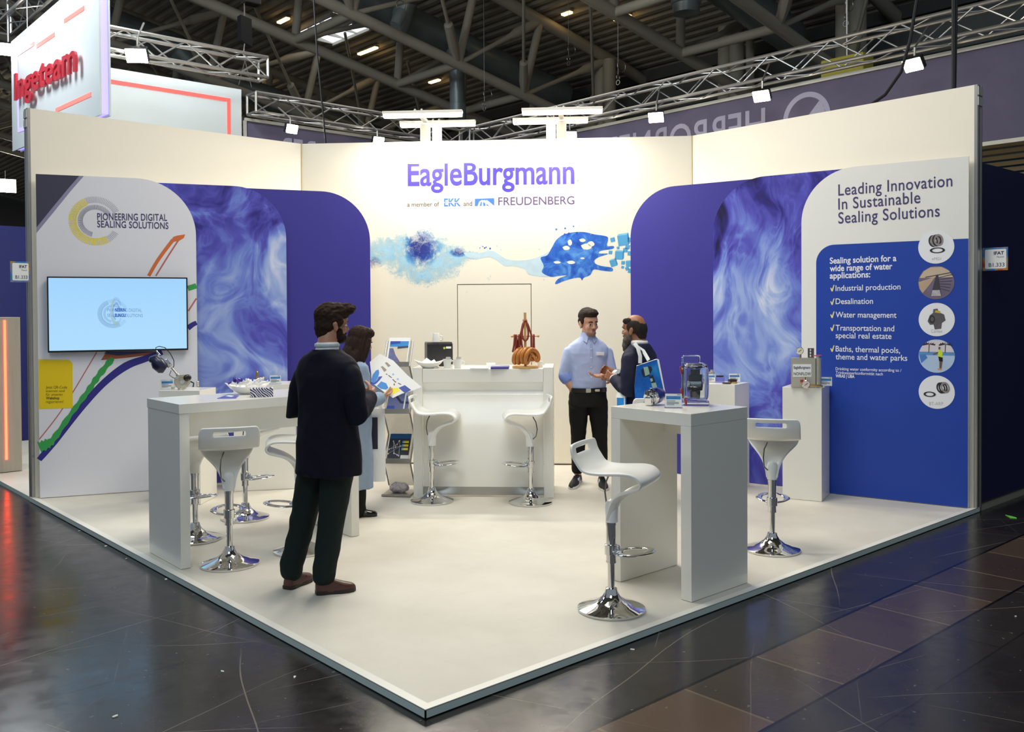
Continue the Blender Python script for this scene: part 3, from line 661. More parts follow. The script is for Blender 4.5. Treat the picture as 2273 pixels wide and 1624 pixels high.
for s, y0, y1, xe, x0 in (('Sealing solution for a', 585, 579, 1990, 1842), ('wide range of water', 602, 597, 1981, 1842), ('applications:', 618, 615, 1932, 1842)): txt(s, RW, b4, (x0, y0), (xe, y1), (x0, y0-13), lwhite, .022)
for s, y0, y1, xe in (('Industrial production', 645.5, 642, 1999), ('Desalination', 674.5, 674, 1938), ('Water management', 704, 705, 1990), ('Transportation and', 733, 735, 1985), ('special real estate', 750, 752, 1979), ('Baths, thermal pools,', 779.5, 783.5, 1998), ('theme and water parks', 797, 800.5, 2014)): txt(s, RW, b4, (1855, y0), (xe, y1), (1855, y0-12.2), lwhite, .008)
ivory = mat('ink_tick', (250, 236, 150), .5)
for y0 in (645, 675, 704, 733, 779):
    a = [RW.uv(*p) for p in ((1843, y0-6), (1845, y0-7), (1847, y0-3), (1850.5, y0-13), (1852.5, y0-13), (1848.5, y0+1.5), (1846, y0+1.5))]; onboard('tick_mark', RW, b4, a, ivory, .002)
for s, y0, y1, xe, bo in (('Drinking water conformity according to /', 821, 825, 2001, .006), ('Trinkwasserkonformität nach', 829.5, 833, 1960, .006), ('WRAS | UBA', 837, 838.5, 1897, .03)): txt(s, RW, b4, (1855, y0), (xe, y1), (1855, y0-6.3), lwhite, bo)
pk = mat('ring_print', (48, 42, 44), .5, var=.2, scale=20); pg = mat('ring_print_light', (150, 140, 138), .5, var=.15, scale=20)
def ring(c, ru, rv, t_, m, off, tilt=0.0):
    bm = nb(); n_ = 30
    for k in range(n_):
        q = []
        for rr_, a in ((1, k), (1, k+1), (1-t_, k+1), (1-t_, k)):
            a = 2*math.pi*a/n_; x_, y_ = ru*rr_*math.cos(a), rv*rr_*math.sin(a); q.append((x_*math.cos(tilt)-y_*math.sin(tilt), x_*math.sin(tilt)+y_*math.cos(tilt)))
        bm.faces.new([bm.verts.new(RW.p(c[0]+x_, c[1]+y_, off)-V(b4.location)) for x_, y_ in q])
    obj('picture_ring', bm, m, b4)
c, r = dot(2078, 548)
for k in range(4): ring((c[0]-.16*r+.10*r*k, c[1]+.36*r+.015*r*k), .26*r, .36*r, .34, (pk, pg)[k % 2], .0034+.0004*k, .15)
ring((c[0]+.07*r, c[1]-.20*r), .42*r, .17*r, .3, pk, .0052); txt('eMG1', RW, b4, (2069, 577), (2089, 577), (2069, 571), mat('ink_pale', (186, 184, 186), .6), 0, 1, .0036)
c, r = dot(2078, 627, m=mat('photo_dusk', (118, 104, 128), .5, var=.3, scale=6))
def poly(c, r, pts, m, off): onboard('picture_shape', RW, b4, [(c[0]+a*r, c[1]+b_*r) for a, b_ in pts], m, off)
poly(c, r, [(-.93, .3), (.93, .3), (.7, .7), (.3, .93), (-.3, .93), (-.7, .7)], mat('photo_sky', (206, 186, 160), .5, var=.1), .0032)
poly(c, r, [(-.3, -.8), (.3, -.8), (.12, .45), (0, .45)], mat('photo_walk', (70, 62, 74), .5, var=.2), .0036)
poly(c, r, [(-.75, -.62), (-.35, -.1), (-.05, .35), (-.98, .05), (-.92, -.35)], mat('photo_pool', (196, 168, 140), .5, var=.2), .0034)
for k in range(6): poly(c, r, [(.1, .3-.12*k), (.93-.04*k, .5-.2*k), (.93-.04*k, .46-.2*k), (.1, .27-.12*k)], mat('photo_rail', (60, 56, 70), .5), .0038)
poly(c, r, [(-.6, .36), (.8, .6), (.8, .55), (-.6, .31)], MATS['photo_rail'], .0038); poly(c, r, [(-.28, -.8), (.28, -.8), (.2, -.45), (-.2, -.45)], mat('photo_spray', (190, 184, 190), .5, var=.4, scale=30), .0040)
c, r = dot(2079, 709)
poly(c, r, [(-.5, -.1), (-.38, .25), (-.2, .4), (-.18, .62), (.05, .66), (.12, .45), (.42, .3), (.5, -.05), (.3, -.2), (.26, -.55), (-.1, -.6), (-.16, -.3), (-.36, -.32)], mat('photo_machine', (98, 92, 96), .5, var=.35, scale=30), .0034)
ring((c[0]-.24*r, c[1]+.02*r), .16*r, .24*r, .4, pk, .0038); poly(c, r, [(-.1, .42), (.2, .38), (.22, .5), (-.05, .56)], mat('photo_yellow', (210, 180, 60), .5), .004)
txt('Cartex', RW, b4, (2067, 738), (2092, 738), (2067, 731), MATS['ink_pale'], 0, 1, .0036)
c, r = dot(2079, 790, m=mat('photo_wave', (186, 208, 236), .5, var=.1, scale=10))
poly(c, r, [(-.97, .2), (.97, .2), (.75, .65), (.35, .93), (-.35, .93), (-.75, .65)], mat('photo_pale_sky', (226, 216, 222), .5), .0032)
poly(c, r, [(-.98, .05), (.98, .05), (.96, .25), (-.96, .25)], mat('photo_sea', (98, 150, 206), .5, var=.1), .0034)
for x0 in (-.45, .45):
    poly(c, r, [(x0, .2), (x0+.04, .2), (x0+.07, .7), (x0+.02, .7)], mat('photo_palm', (62, 50, 54), .5), .0036)
    for k in range(7):
        a = math.radians(20+k*24); poly(c, r, [(x0+.04, .7), (x0+.04+.38*math.cos(a), .66+.2*math.sin(a)), (x0+.04+.36*math.cos(a+.12), .56+.2*math.sin(a))], MATS['photo_palm'], .0038)
poly(c, r, [(-.85, -.45), (-.5, -.1), (-.62, .1), (-.97, .05)], mat('photo_blue_wave', (74, 130, 206), .5), .0035)
poly(c, r, [(.06, .0), (.3, -.1), (.34, .2), (.22, .38), (.08, .32)], mat('photo_shirt', (214, 236, 40), .5), .0042)
poly(c, r, [(.1, .4), (.2, .4), (.22, .55), (.12, .57)], mat('photo_skin', (120, 84, 70), .5), .0042); poly(c, r, [(.08, .26), (-.2, .12), (-.18, .06), (.1, .18)], mat('photo_skin', (120, 84, 70)), .0044)
poly(c, r, [(.1, -.02), (.34, -.08), (.34, -.32), (.14, -.3)], black, .0044); poly(c, r, [(.16, -.3), (.32, -.3), (.28, -.72), (.16, -.74)], MATS['photo_skin'], .0042); poly(c, r, [(.06, -.74), (.3, -.74), (.28, -.82), (.08, -.82)], mat('photo_board', (224, 150, 90), .5), .0044)
c, r = dot(2079, 870)
for k in range(3): ring((c[0]+.24*r+.12*r*k, c[1]+.26*r+.02*r*k), .24*r, .34*r, .36, (pk, pk, pg)[k], .0034+.0004*k, .3)
ring((c[0]-.38*r, c[1]-.14*r), .34*r, .16*r, .34, pk, .005); txt('BT-ARP', RW, b4, (2063, 899), (2094, 899), (2063, 892), MATS['ink_pale'], 0, 1, .0036)
# ---------------------------------------------------------------- print on the back wall
wt = thing('wall_logo', 'large violet-blue company lettering with smaller member line on the back wall', 'logo', PC.p(LC*.5, 2.6, .002))
def wtx(s, a, e, top, m, bold=0.0, sp=1.0, par=wt, xh=0):
    o = text('lettering', s, PC, a, e, top, m, None, .0006, bold, 0, sp, None, xh); o.data.transform(Matrix.Translation(-V(par.location))); o.parent = par
def wpoly(name, pts, m, off=.002, par=wt):
    bm = nb(); bm.faces.new([bm.verts.new(PC.p(*PC.uv(*p), off*.28)-V(par.location)) for p in pts]); return obj(name, bm, m, par)
wtx('EagleBurgmann', (905, 412), (1275, 407), (905, 364.5), logoblue, .019, 1.0, wt, .73)
wtx('R', (1281, 404), (1286, 404), (1281, 398.5), umber)
wtx('a member of', (904, 458.5), (975, 457.5), (904, 449), umber, .012); wtx('and', (1029, 457), (1048, 456.5), (1029, 447), umber, .012)
wtx('FREUDENBERG', (1106, 455.5), (1275, 453), (1106, 438), mat('ink_plum', (92, 72, 120), .6), .008)
def ekk(x0, y0, y1, m):
    yh = (y0+y1)/2
wtx('EKK', (985.5, 457.5), (1023, 457), (985.5, 441), mat('ink_member_blue', (64, 120, 206), .5), .03)
wpoly('lettering_gap', [(984, 450), (1024, 449.5), (1024, 448.2), (984, 448.7)], cream, .003)
wpoly('member_mark', [(1054, 441), (1097, 439.5), (1097, 456), (1054, 457.5)], mat('ink_mark_blue', (70, 120, 200), .5, var=.25, scale=3))
for k in range(3): wpoly('mark_arc', [(1060+9*k, 456.7), (1064+6*k, 447), (1070+5*k, 443.5), (1077+4*k, 447), (1090+3*k, 456), (1086+3*k, 456.3), (1075+4*k, 449.5), (1071+5*k, 446.5), (1067+5*k, 449), (1065+8*k, 456.8)][:10], lwhite, .003+.0003*k)
# blue powder, water strand, splash and cubes printed across the wall
sp = thing('wall_splash', 'printed band of blue powder and water splash across the back wall', 'print', PC.p(LC*.5, 2.1, .002))
g = NT('powder_print', .55, .3); m = g.m
cs0, cs1 = PC.uv(822, 570), PC.uv(1110, 570)
def P2(x_, y_): 
    p = PC.p(*PC.uv(x_, y_), .002)-V(sp.location); return p
def blob(x_, y_, rx, ry):
    c = P2(x_, y_); 
    d = g.n('VectorMath', {0: g.co, 1: tuple(c)}, operation='SUBTRACT').outputs[0]
    sx, sy, sz = g.xyz(d); kx = P2(x_+rx, y_)-c; kz = (P2(x_, y_-ry)-c).z
    h = g.math('ADD', g.math('MULTIPLY', sx, cu_.x), g.math('MULTIPLY', sy, cu_.y)); h = g.math('DIVIDE', h, kx.length); z_ = g.math('DIVIDE', sz, kz)
    r2 = g.math('ADD', g.math('MULTIPLY', h, h), g.math('MULTIPLY', z_, z_)); return g.math('MAXIMUM', g.math('SUBTRACT', 1.0, r2), 0.0)
tot = None
for b_ in ((850, 560, 60, 45), (905, 570, 70, 62), (945, 555, 60, 62), (975, 585, 62, 50), (1010, 570, 45, 35), (900, 545, 45, 35), (1040, 566, 40, 14), (940, 610, 60, 30)):
    q = blob(*b_); tot = q if tot is None else g.math('MAXIMUM', tot, q)
core_ = g.math('MAXIMUM', blob(935, 550, 46, 46), g.math('MAXIMUM', g.math('MULTIPLY', blob(1018, 560, 22, 12), .9), g.math('MULTIPLY', blob(832, 590, 16, 24), .8)))
nz = g.noise(g.co, 9, 8, .75, .6); fine = g.noise(g.co, 85, 3, .75)
d_ = g.math('ADD', g.math('MULTIPLY', tot, .85), g.math('MULTIPLY', g.math('SUBTRACT', nz.outputs[0], .5), 2.0))
d_ = g.math('ADD', d_, g.math('MULTIPLY', g.math('SUBTRACT', fine.outputs[0], .5), .7))
al = g.ramp(d_, [(.26, (0, 0, 0)), (.95, (1, 1, 1))])
k_ = g.math('ADD', core_, g.math('MULTIPLY', g.math('SUBTRACT', nz.outputs[0], .5), 1.6)); k_ = g.math('ADD', k_, g.math('MULTIPLY', g.math('SUBTRACT', fine.outputs[0], .5), .5))
colr = g.ramp(k_, [(.1, (176, 218, 240)), (.35, (110, 176, 226)), (.62, (58, 110, 196)), (.95, (40, 56, 150))])
tr = g.t.nodes.new('ShaderNodeBsdfTransparent'); ms = g.t.nodes.new('ShaderNodeMixShader'); out = g.t.nodes['Material Output']
g.t.links.new(al, ms.inputs[0]); g.t.links.new(tr.outputs[0], ms.inputs[1]); g.t.links.new(g.b.outputs[0], ms.inputs[2]); g.t.links.new(ms.outputs[0], out.inputs[0]); g.base(colr)
wpoly('powder_cloud', [(818, 500), (1090, 500), (1090, 650), (818, 650)], m, .0022, sp)
pale_w = mat('print_pale_water', (196, 220, 232), .5, var=.12, scale=14)
wb = NT('print_splash_blue', .5, .4); nn = wb.noise(wb.co, 7, 5, .6, 1.2); wb.base(wb.ramp(nn.outputs[0], [(.3, (26, 70, 176)), (.5, (46, 106, 206)), (.68, (96, 160, 230)), (.8, (30, 60, 160))]))
def curvy(P, n=4):
    P = [V(p) for p in P]; m_ = len(P); S = []
    for i in range(m_):
        p0, p1, p2, p3 = P[i-1], P[i], P[(i+1) % m_], P[(i+2) % m_]
        for k in range(n):
            t_ = k/n; q = .5*((2*p1)+(p2-p0)*t_+(2*p0-5*p1+4*p2-p3)*t_*t_+(3*p1-p0-3*p2+p3)*t_**3); S.append((q.x, q.y))
    return S
wpoly('water_strand', curvy([(1030, 560), (1060, 562), (1090, 556), (1110, 566), (1125, 575), (1150, 578), (1180, 575), (1205, 566), (1222, 560), (1222, 610), (1190, 612), (1172, 608), (1165, 597), (1140, 590), (1120, 590), (1104, 578), (1085, 570), (1062, 574), (1040, 571)]), pale_w, .0026, sp)
SPL = [(1200, 572), (1215, 566), (1226, 547), (1236, 531), (1252, 520), (1275, 515), (1298, 515), (1320, 520), (1345, 524), (1350, 530), (1348, 545), (1362, 546), (1360, 552), (1335, 556), (1330, 562), (1350, 563), (1330, 570), (1320, 577), (1322, 585), (1335, 590), (1358, 594), (1358, 602), (1335, 600), (1318, 598), (1310, 610), (1296, 616), (1292, 622), (1287, 616), (1270, 618), (1250, 624), (1236, 630), (1232, 628), (1240, 618), (1258, 611), (1240, 612), (1222, 614), (1203, 604), (1207, 590)]
wpoly('splash', curvy(SPL), MATS['print_splash_blue'], .003, sp)
for x_, y_, a, b_ in ((1265, 538, 5, 7), (1257, 550, 8, 5), (1293, 533, 7, 4), (1302, 547, 12, 7), (1312, 541, 8, 6), (1268, 582, 9, 4), (1237, 582, 8, 3), (1293, 573, 5, 2)):
    wpoly('splash_gap', [(x_+a*math.cos(k*.7)*(1+.2*math.sin(3*k)), y_+b_*math.sin(k*.7)) for k in range(9)], cream, .0036, sp)
random.seed(3)
for k in range(26):
    x_ = random.choice((random.uniform(1225, 1320), random.uniform(1190, 1240), random.uniform(1050, 1120))); y_ = random.uniform(500, 520) if x_ > 1225 else random.uniform(545, 556) if x_ < 1130 else random.choice((random.uniform(545, 562), random.uniform(612, 622)))
    r_ = random.uniform(.8, 2.6); wpoly('splash_drop', [(x_+r_*math.cos(a), y_+r_*math.sin(a)) for a in [j*.785 for j in range(8)]], random.choice((MATS['print_splash_blue'], pale_w)), .003, sp)
cb = [mat('print_cube_a', (84, 164, 216), .5, var=.1), mat('print_cube_b', (130, 200, 232), .5, var=.1), mat('print_cube_c', (60, 130, 196), .5, var=.1)]
for x_, y_, s_ in ((1384, 532, 13), (1375, 566, 10), (1362, 583, 8), (1396, 585, 7), (1360, 532, 5), (1388, 555, 5), (1393, 548, 5), (1355, 560, 4), (1383, 583, 4), (1398, 562, 5), (1382, 593, 3), (1398, 532, 5), (1392, 596, 4), (1372, 550, 3), (1399, 601, 5)):
    t_ = random.uniform(-.35, .35); c_, s2_ = math.cos(t_), math.sin(t_); f = lambda a, b_: (x_+(a*c_-b_*s2_)*s_, y_+(a*s2_+b_*c_)*s_)
    wpoly('print_cube', [f(-1, -.8), f(.7, -.8), f(.7, 1), f(-1, 1)], cb[0], .003, sp); wpoly('print_cube', [f(-1, -.8), f(-.7, -1.1), f(1, -1.1), f(.7, -.8)], cb[1], .003, sp); wpoly('print_cube', [f(.7, -.8), f(1, -1.1), f(1, .7), f(.7, 1)], cb[2], .003, sp)
# ---------------------------------------------------------------- bar tables
def cabinet(name, label, cat, loc, rz=0, group=None): return thing(name, label, cat, loc, rz, group)
ht = 1.068
t = thing('bar_table', 'long white bar table in front of the flat screen, on the left side', 'table', (.08, 2.75, 0), math.radians(-1), 'white bar tables')
Lx, Ly = 1.33, .575; th = .065
bm = nb(); box(bm, (Lx/2, Ly/2, ht-.0315), (Lx+.008, Ly+.008, .063), bev=.002); obj('tabletop', bm, white, t)
for cx in (th/2, Lx-th/2):
    bm = nb(); box(bm, (cx, Ly/2, (ht-.063)/2), (th, Ly, ht-.064), bev=.0015); obj('side_panel', bm, white, t)
bm = nb(); box(bm, (Lx/2, Ly-.12, ht-.063-.085), (Lx-2*th-.002, .03, .168)); obj('apron', bm, white, t)
bm = nb(); box(bm, (Lx/2, .15, ht-.063-.085), (Lx-2*th-.002, .03, .168)); obj('apron', bm, white, t)
LTZ = ht
t = thing('bar_table', 'small square white bar table in the right foreground', 'table', (1.945, .105, 0), 0, 'white bar tables')
Sx, Sy = .556, .605
bm = nb(); box(bm, (Sx/2, Sy/2, ht-.036), (Sx, Sy, .072), bev=.002); obj('tabletop', bm, white, t)
for cy in (.037, Sy-.037):
    bm = nb(); box(bm, (Sx/2, cy, (ht-.072)/2), (Sx, .073, ht-.073), bev=.0015); obj('side_panel', bm, white, t)
bm = nb(); box(bm, (Sx-.12, Sy/2, ht-.072-.06), (.03, Sy-.148, .118)); obj('apron', bm, white, t)
# ---------------------------------------------------------------- white counter before the back wall
cl = onz(935, 1103); crr = onz(1205, 1103); ang = math.atan2((onz(1229, 1105)-onz(918, 1103)).y, (onz(1229, 1105)-onz(918, 1103)).x)
o0 = onz(918, 1103); LN = (onz(1229, 1105)-o0).length
ct = thing('counter', 'wide white serving counter with a recessed front before the back wall', 'counter', o0, ang)
CT = Matrix.Translation(o0) @ Matrix.Rotation(ang, 4, 'Z')
cz = 1.145; cdp = .58; pw = .085
for cx in (pw/2, LN-pw/2):
    bm = nb(); box(bm, (cx, cdp/2, (cz+.012)/2), (pw, cdp, cz+.012), bev=.003); obj('side_panel', bm, white, ct)
bm = nb(); box(bm, (LN/2, cdp/2+.0, cz-.06), (LN-2*pw-.004, cdp-.02, .12), bev=.003); obj('countertop', bm, white, ct)
bm = nb()   # front: a curved hollow under the top that runs into the flat panel
prof = [(.02, cz-.12), (.025, cz-.14), (.055, cz-.17), (.062, cz-.20), (.05, cz-.225), (.035, cz-.235), (.033, .09)]
for (a0, z0), (a1, z1) in zip(prof, prof[1:]):
    bm.faces.new([bm.verts.new((x_, y_, z_)) for x_, y_, z_ in ((pw+.002, a0, z0), (LN-pw-.002, a0, z0), (LN-pw-.002, a1, z1), (pw+.002, a1, z1))])
bmesh.ops.remove_doubles(bm, verts=bm.verts[:], dist=1e-5)
obj('front_panel', bm, white, ct, math.radians(60))
bm = nb(); box(bm, (LN/2, .06, .052), (LN-2*pw-.004, .03, .075)); obj('kickplate', bm, alu, ct)
# ---------------------------------------------------------------- pedestals
def pedestal(label, p, w, d, h, az):
    """p = near corner on the floor; w along az, d along az+90 deg"""
    t = thing('pedestal', label, 'pedestal', p, az, 'white display pedestals')
    bm = nb(); box(bm, (w/2, d/2, h/2), (w, d, h), bev=.002); obj('plinth', bm, white, t); return t, Matrix.Translation(p) @ Matrix.Rotation(az, 4, 'Z')
pN, pL, pR = onz(1824, 1113), onz(1737, 1105), onz(1852, 1097)
a_ = math.atan2((pL-pN).y, (pL-pN).x)
zP = .978
_, MR = pedestal('white pedestal carrying the steel tank beside the blue text board', pN+V((pR-pN).x, (pR-pN).y, 0)*0+V((0, 0, 0)), .01, .01, .01, 0) if False else (None, None)
wl = (pL-pN).length; dl = (pR-pN).length
t, MR = pedestal('white pedestal carrying the steel tank beside the blue text board', pL, wl, dl, zP, math.atan2((pN-pL).y, (pN-pL).x))
# back right pedestal, seen beyond the square table: its top corners give the place
k1, k2 = onz(1631, 854, .975), onz(1655, 848.6, .975)
dv = (k2-k1); rzb = math.radians(-77)
u_ = V((math.cos(rzb), math.sin(rzb), 0)); pb = V((k1.x, k1.y, 0))-u_*.36
t, MB_ = pedestal('white pedestal beyond the square table, holding small seal rings', pb, .36, .36, .975, rzb)
# left pedestals
k1, k2 = onz(352.5, 866.7, .985), onz(443, 866.7, .985)
rzl = math.atan2((k2-k1).y, (k2-k1).x)
t, ML1 = pedestal('white pedestal carrying the flanged valve under the flat screen', V((k1.x, k1.y, 0)), (k2-k1).length, .36, .985, rzl)
k3 = onz(634, 1085); k4 = onz(545, 1089); rz2 = math.atan2((k3-k4).y, (k3-k4).x)
t, ML2 = pedestal('white pedestal behind the long table with a small riser on it', V((k4.x, k4.y, 0))-V((math.cos(rz2), math.sin(rz2), 0))*.1, .56, .40, .985, rz2)
# ---------------------------------------------------------------- bar stools
seatm = mat('seat_white', (244, 244, 240), .28, var=.01, coat=.2)
def stool(name, label):
    t = thing(name, label, 'stool', (0, 0, 0), 0, 'white bar stools')
    # side profile (forward, up, half width)
    prof = [(-.185, .925, .165), (-.182, .915, .180), (-.178, .895, .188), (-.172, .868, .190), (-.160, .835, .190), (-.135, .800, .190), (-.10, .776, .190), (-.05, .765, .190), (.02, .766, .190), (.09, .772, .189), (.15, .775, .187), (.195, .768, .184), (.222, .750, .180), (.228, .728, .175), (.213, .706, .166), (.18, .692, .150), (.13, .672, .118), (.085, .645, .086), (.05, .607, .060), (.028, .565, .042), (.014, .52, .034), (.008, .495, .032)]
    us = [-1, -.92, -.75, -.52, -.48, -.25, 0, .25, .48, .52, .75, .92, 1]
    bm = nb(); G = []
    for i, (f, z, w) in enumerate(prof):
        row = []
        for u in us:
            k = 1-abs(u)**3*.0
            cup = (u*u)*.012 if 3 <= i <= 11 else u*u*.004
            fx = f+(u*u)*.02*(1 if i < 6 else 0)
            if i >= 16: # wrap the neck round the post
                a = u*1.35; s_ = min(1, (i-15)/5); fx = f*(1)+(-abs(math.sin(a))*w*.9*s_*0)-(1-math.cos(a))*w*1.1*s_; yy = math.sin(a)/math.sin(1.35)*w
            else: yy = u*w
            row.append(bm.verts.new((fx, yy, z+(cup if i > 3 else 0))))
        G.append(row)
    for i in range(len(G)-1):
        for j in range(len(us)-1):
            if i == 2 and 3 <= j <= 8: continue      # the hand slot
            bm.faces.new((G[i][j], G[i][j+1], G[i+1][j+1], G[i+1][j]))
    o = obj('seat_shell', bm, seatm, t, math.radians(180))
    md = o.modifiers.new('thick', 'SOLIDIFY'); md.thickness = .017; md.offset = 0
    md = o.modifiers.new('soft', 'SUBSURF'); md.levels = 1; md.render_levels = 2
    bm = nb(); lathe(bm, [(.012, .52), (.0285, .51), (.0285, .484), (.030, .484), (.030, .47), (.0275, .47), (.0275, .27), (.029, .27), (.029, .262), (.0195, .262), (.0195, .06)], 24); obj('gas_column', bm, chrome, t, True)
    bm = nb(); lathe(bm, [(.0285, .488), (.0335, .488), (.0345, .52), (.037, .56), (.036, .585), (.026, .605), (.0, .615)], 24, Matrix.Translation((.004, 0, 0))); obj('seat_socket', bm, seatm, t, True)
    bm = nb(); lathe(bm, [(.0195, .125), (.032, .12), (.036, .10), (.05, .075), (.085, .048), (.13, .032), (.175, .018), (.188, .012), (.188, 0), (.18, 0)], 40); obj('base', bm, chrome, t, True)
    bm = nb(); lathe(bm, [(.030, .365), (.036, .362), (.036, .308), (.030, .305)], 24)
    n_ = 26
    P = [(.03+.10+.10*math.cos(a)*1.0, .095*math.sin(a), .335+.012*math.cos(a)) for a in [2*math.pi*k/n_ for k in range(n_)]]
    rings = []
    for k in range(n_):
        p = V(P[k]); d = (V(P[(k+1) % n_])-V(P[k-1])).normalized(); s_ = d.cross(V((0, 0, 1))).normalized()
        w = .022 if abs(k-n_/2) > 5 else .014
        rings.append([p+s_*w*math.cos(q)+V((0, 0, 1))*.0075*math.sin(q) for q in [2*math.pi*m_/10 for m_ in range(10)]])
    loft(bm, rings, closed=True); box(bm, (.05, 0, .333), (.05, .05, .02), bev=.005); ell(bm, (.04, 0, .352), (.012, .012, .012))
    obj('footrest', bm, chrome, t, True)
    bm = nb(); tube(bm, [(-.02, .03, .745), (-.045, .05, .70), (-.055, .055, .64), (-.045, .05, .58), (-.022, .03, .555), (0, .0, .55)], .0045, 8); obj('height_lever', bm, mat('lever_steel', (120, 118, 112), .25, 1), t, True)
    return t
S0 = stool('bar_stool', 'white bar stool turned sideways in the right foreground before the square table')
def put(px_, py_, az, label, first=False):
    p = onz(px_, py_); d = math.radians(az)
    if first: S0.location = p; S0.rotation_euler = (0, 0, d); return S0
    return dup(S0, p, d, label)
put(1357, 1352, -68, '', True)
put(1714, 1220, 30, 'white bar stool seen from behind at the right of the square table')
put(510, 1252, 68, 'white bar stool seen from behind at the front of the long table')
put(959, 1112, -46, 'white bar stool at the left of the serving counter, facing right')
put(1178, 1115, 142, 'white bar stool at the right of the serving counter, facing left')
put(434, 1196, -95, 'white bar stool half hidden by the end panel of the long table')
put(545, 1149, -60, 'white bar stool behind the long table, right of the half hidden one')
put(668, 1222, 152, 'white bar stool behind the legs of the man in the navy blazer')
# ---------------------------------------------------------------- things on tables, counter and pedestals
def facing(p, tilt=0.0):
    """board frame at p that faces the aisle corner where visitors come in"""
    d = V((CAM.x-p[0], CAM.y-p[1], 0)).normalized(); u = V((0, 0, 1)).cross(d); return Plane(p, u)
acry = mat('acrylic_clear', (246, 250, 252), .04, trans=1.0, var=0)
paper = mat('paper_white', (246, 246, 244), .6, var=.02)
steelb = mat('brushed_steel', (214, 208, 192), .34, .7, var=.08, scale=12)
brass = mat('brass', (190, 164, 110), .3, 1, var=.1)
g = NT('sign_blue_bar', .4, .4); x, y, z = g.xyz(g.co); g.base(g.ramp(g.noise(g.co, 6).outputs[0], [(.35, (30, 112, 190)), (.7, (110, 180, 226))]))
tink = mat('ink_small', (96, 108, 130), .6); deepblue = mat('cobalt_lacquer', (28, 42, 132), .25, var=.04, coat=.4)
def sign(px0, px1, py0, py1, z, label, qr=False, word=None):
    p = onz((px0+px1)/2, py1, z); f = facing(p); k = (onpl(px1, py1, p, f.n)-onpl(px0, py1, p, f.n)).length; h = onpl(px0, py0, p, f.n).z-p.z
    t = thing('info_sign', label, 'sign', p, 0, 'clear acrylic info signs'); F = Plane((0, 0, 0), f.u)
    bm = nb(); prism(bm, [F.p(u, v) for u, v in ((-k/2, 0), (k/2, 0), (k/2, h), (-k/2, h))], F.n, .004); prism(bm, [F.p(-k/2, 0, .001)+V((0, 0, .004)), F.p(k/2, 0, .001)+V((0, 0, .004)), F.p(k/2, 0, -.06)+V((0, 0, .004)), F.p(-k/2, 0, -.06)+V((0, 0, .004))], (0, 0, 1), .004); obj('acrylic_stand', bm, acry, t)
    bm = nb(); prism(bm, [F.p(u, v, .0016) for u, v in ((-k*.46, h*.05), (k*.46, h*.05), (k*.46, h*.96), (-k*.46, h*.96))], F.n, .001); o = obj('paper_card', bm, paper, t)
    bm = nb(); prism(bm, [F.p(u, v, .0026) for u, v in ((-k*.4, h*.58), (k*.4, h*.58), (k*.4, h*.8), (-k*.4, h*.8))], F.n, .0008); obj('blue_bar', bm, MATS['sign_blue_bar'], o)
    bm = nb()
    for v_, a_ in ((.46, .1), (.36, .3), (.28, .3), (.2, .05)): prism(bm, [F.p(u, v, .0026) for u, v in ((-k*.38, h*v_), (k*a_, h*v_), (k*a_, h*(v_+.035)), (-k*.38, h*(v_+.035)))], F.n, .0008)
    prism(bm, [F.p(u, v, .0026) for u, v in ((k*.2, h*.87), (k*.4, h*.87), (k*.4, h*.91), (k*.2, h*.91))], F.n, .0008)
    obj('print_lines', bm, tink, o)
    return t
sign(356, 387, 842, 863.5, .987, 'small clear sign with a blue bar beside the flanged valve on the left')
sign(598, 625, 832, 852, .987, 'small clear sign with a blue bar beside the small riser behind the long table')
sign(1475, 1515, 872, 905, 1.070, 'largest clear sign with a blue bar, standing on the square table')
sign(1567, 1589, 829, 848, .977, 'small clear sign with a blue bar behind the clear pump housing')
sign(1617, 1644, 828, 848, .977, 'small clear sign with a blue bar behind the stacked seal rings')
sign(1819, 1848, 835.5, 857, .980, 'small clear sign with a blue bar beside the steel tank')
# valve with flange wheel, stem, blue actuator and cable
p = onz(404, 864.5, .986); f = facing(p); k = 1/ (onpl(405, 864, p, f.n)-onpl(404, 864, p, f.n)).length
def at(px_, py_, off=0.0): return onpl(px_, py_, p, f.n)-p+f.n*off
t = thing('flanged_valve', 'steel butterfly valve with round flange, slanting stem and dark blue actuator', 'valve', p)
c = at(404.7, 846.5); R_ = f.n.to_track_quat('Z', 'Y').to_matrix().to_4x4(); r = 18.3/k
bm = nb(); lathe(bm, [(r*.36, -.03), (r*.93, -.03), (r, -.022), (r, .008), (r*.93, .015), (r*.62, .015), (r*.58, .005), (r*.40, .005), (r*.36, .012)], 36, Matrix.Translation(c) @ R_, cap=False); obj('flange', bm, steelb, t, True)
bm = nb(); lathe(bm, [(0, .0), (r*.35, .0), (r*.35, -.02), (0, -.02)], 24, Matrix.Translation(c) @ R_, cap=False); obj('valve_disc', bm, mat('disc_pale', (228, 226, 220), .3, .3), t)
for k2 in range(8):
    a = k2*math.pi/4+.3; bm = nb(); lathe(bm, [(.006, .014), (.006, .022), (.0045, .026)], 6, Matrix.Translation(c+(f.u*math.cos(a)+V((0, 0, 1))*math.sin(a))*r*.8) @ R_); obj('bolt', bm, chrome, t)
a0, a1 = at(396, 834), at(352, 781)
dd = (a1-a0).normalized(); nn_ = dd.cross(f.n)
bm = nb(); tube(bm, [a0-dd*.02, a0+dd*.02, a0+dd*.022, a0.lerp(a1, .36)], [.014, .014, .008, .008], 12); obj('stem', bm, steelb, t, True)
bm = nb(); m3 = Matrix((( *dd,), (*f.n,), (*dd.cross(f.n),))).transposed()
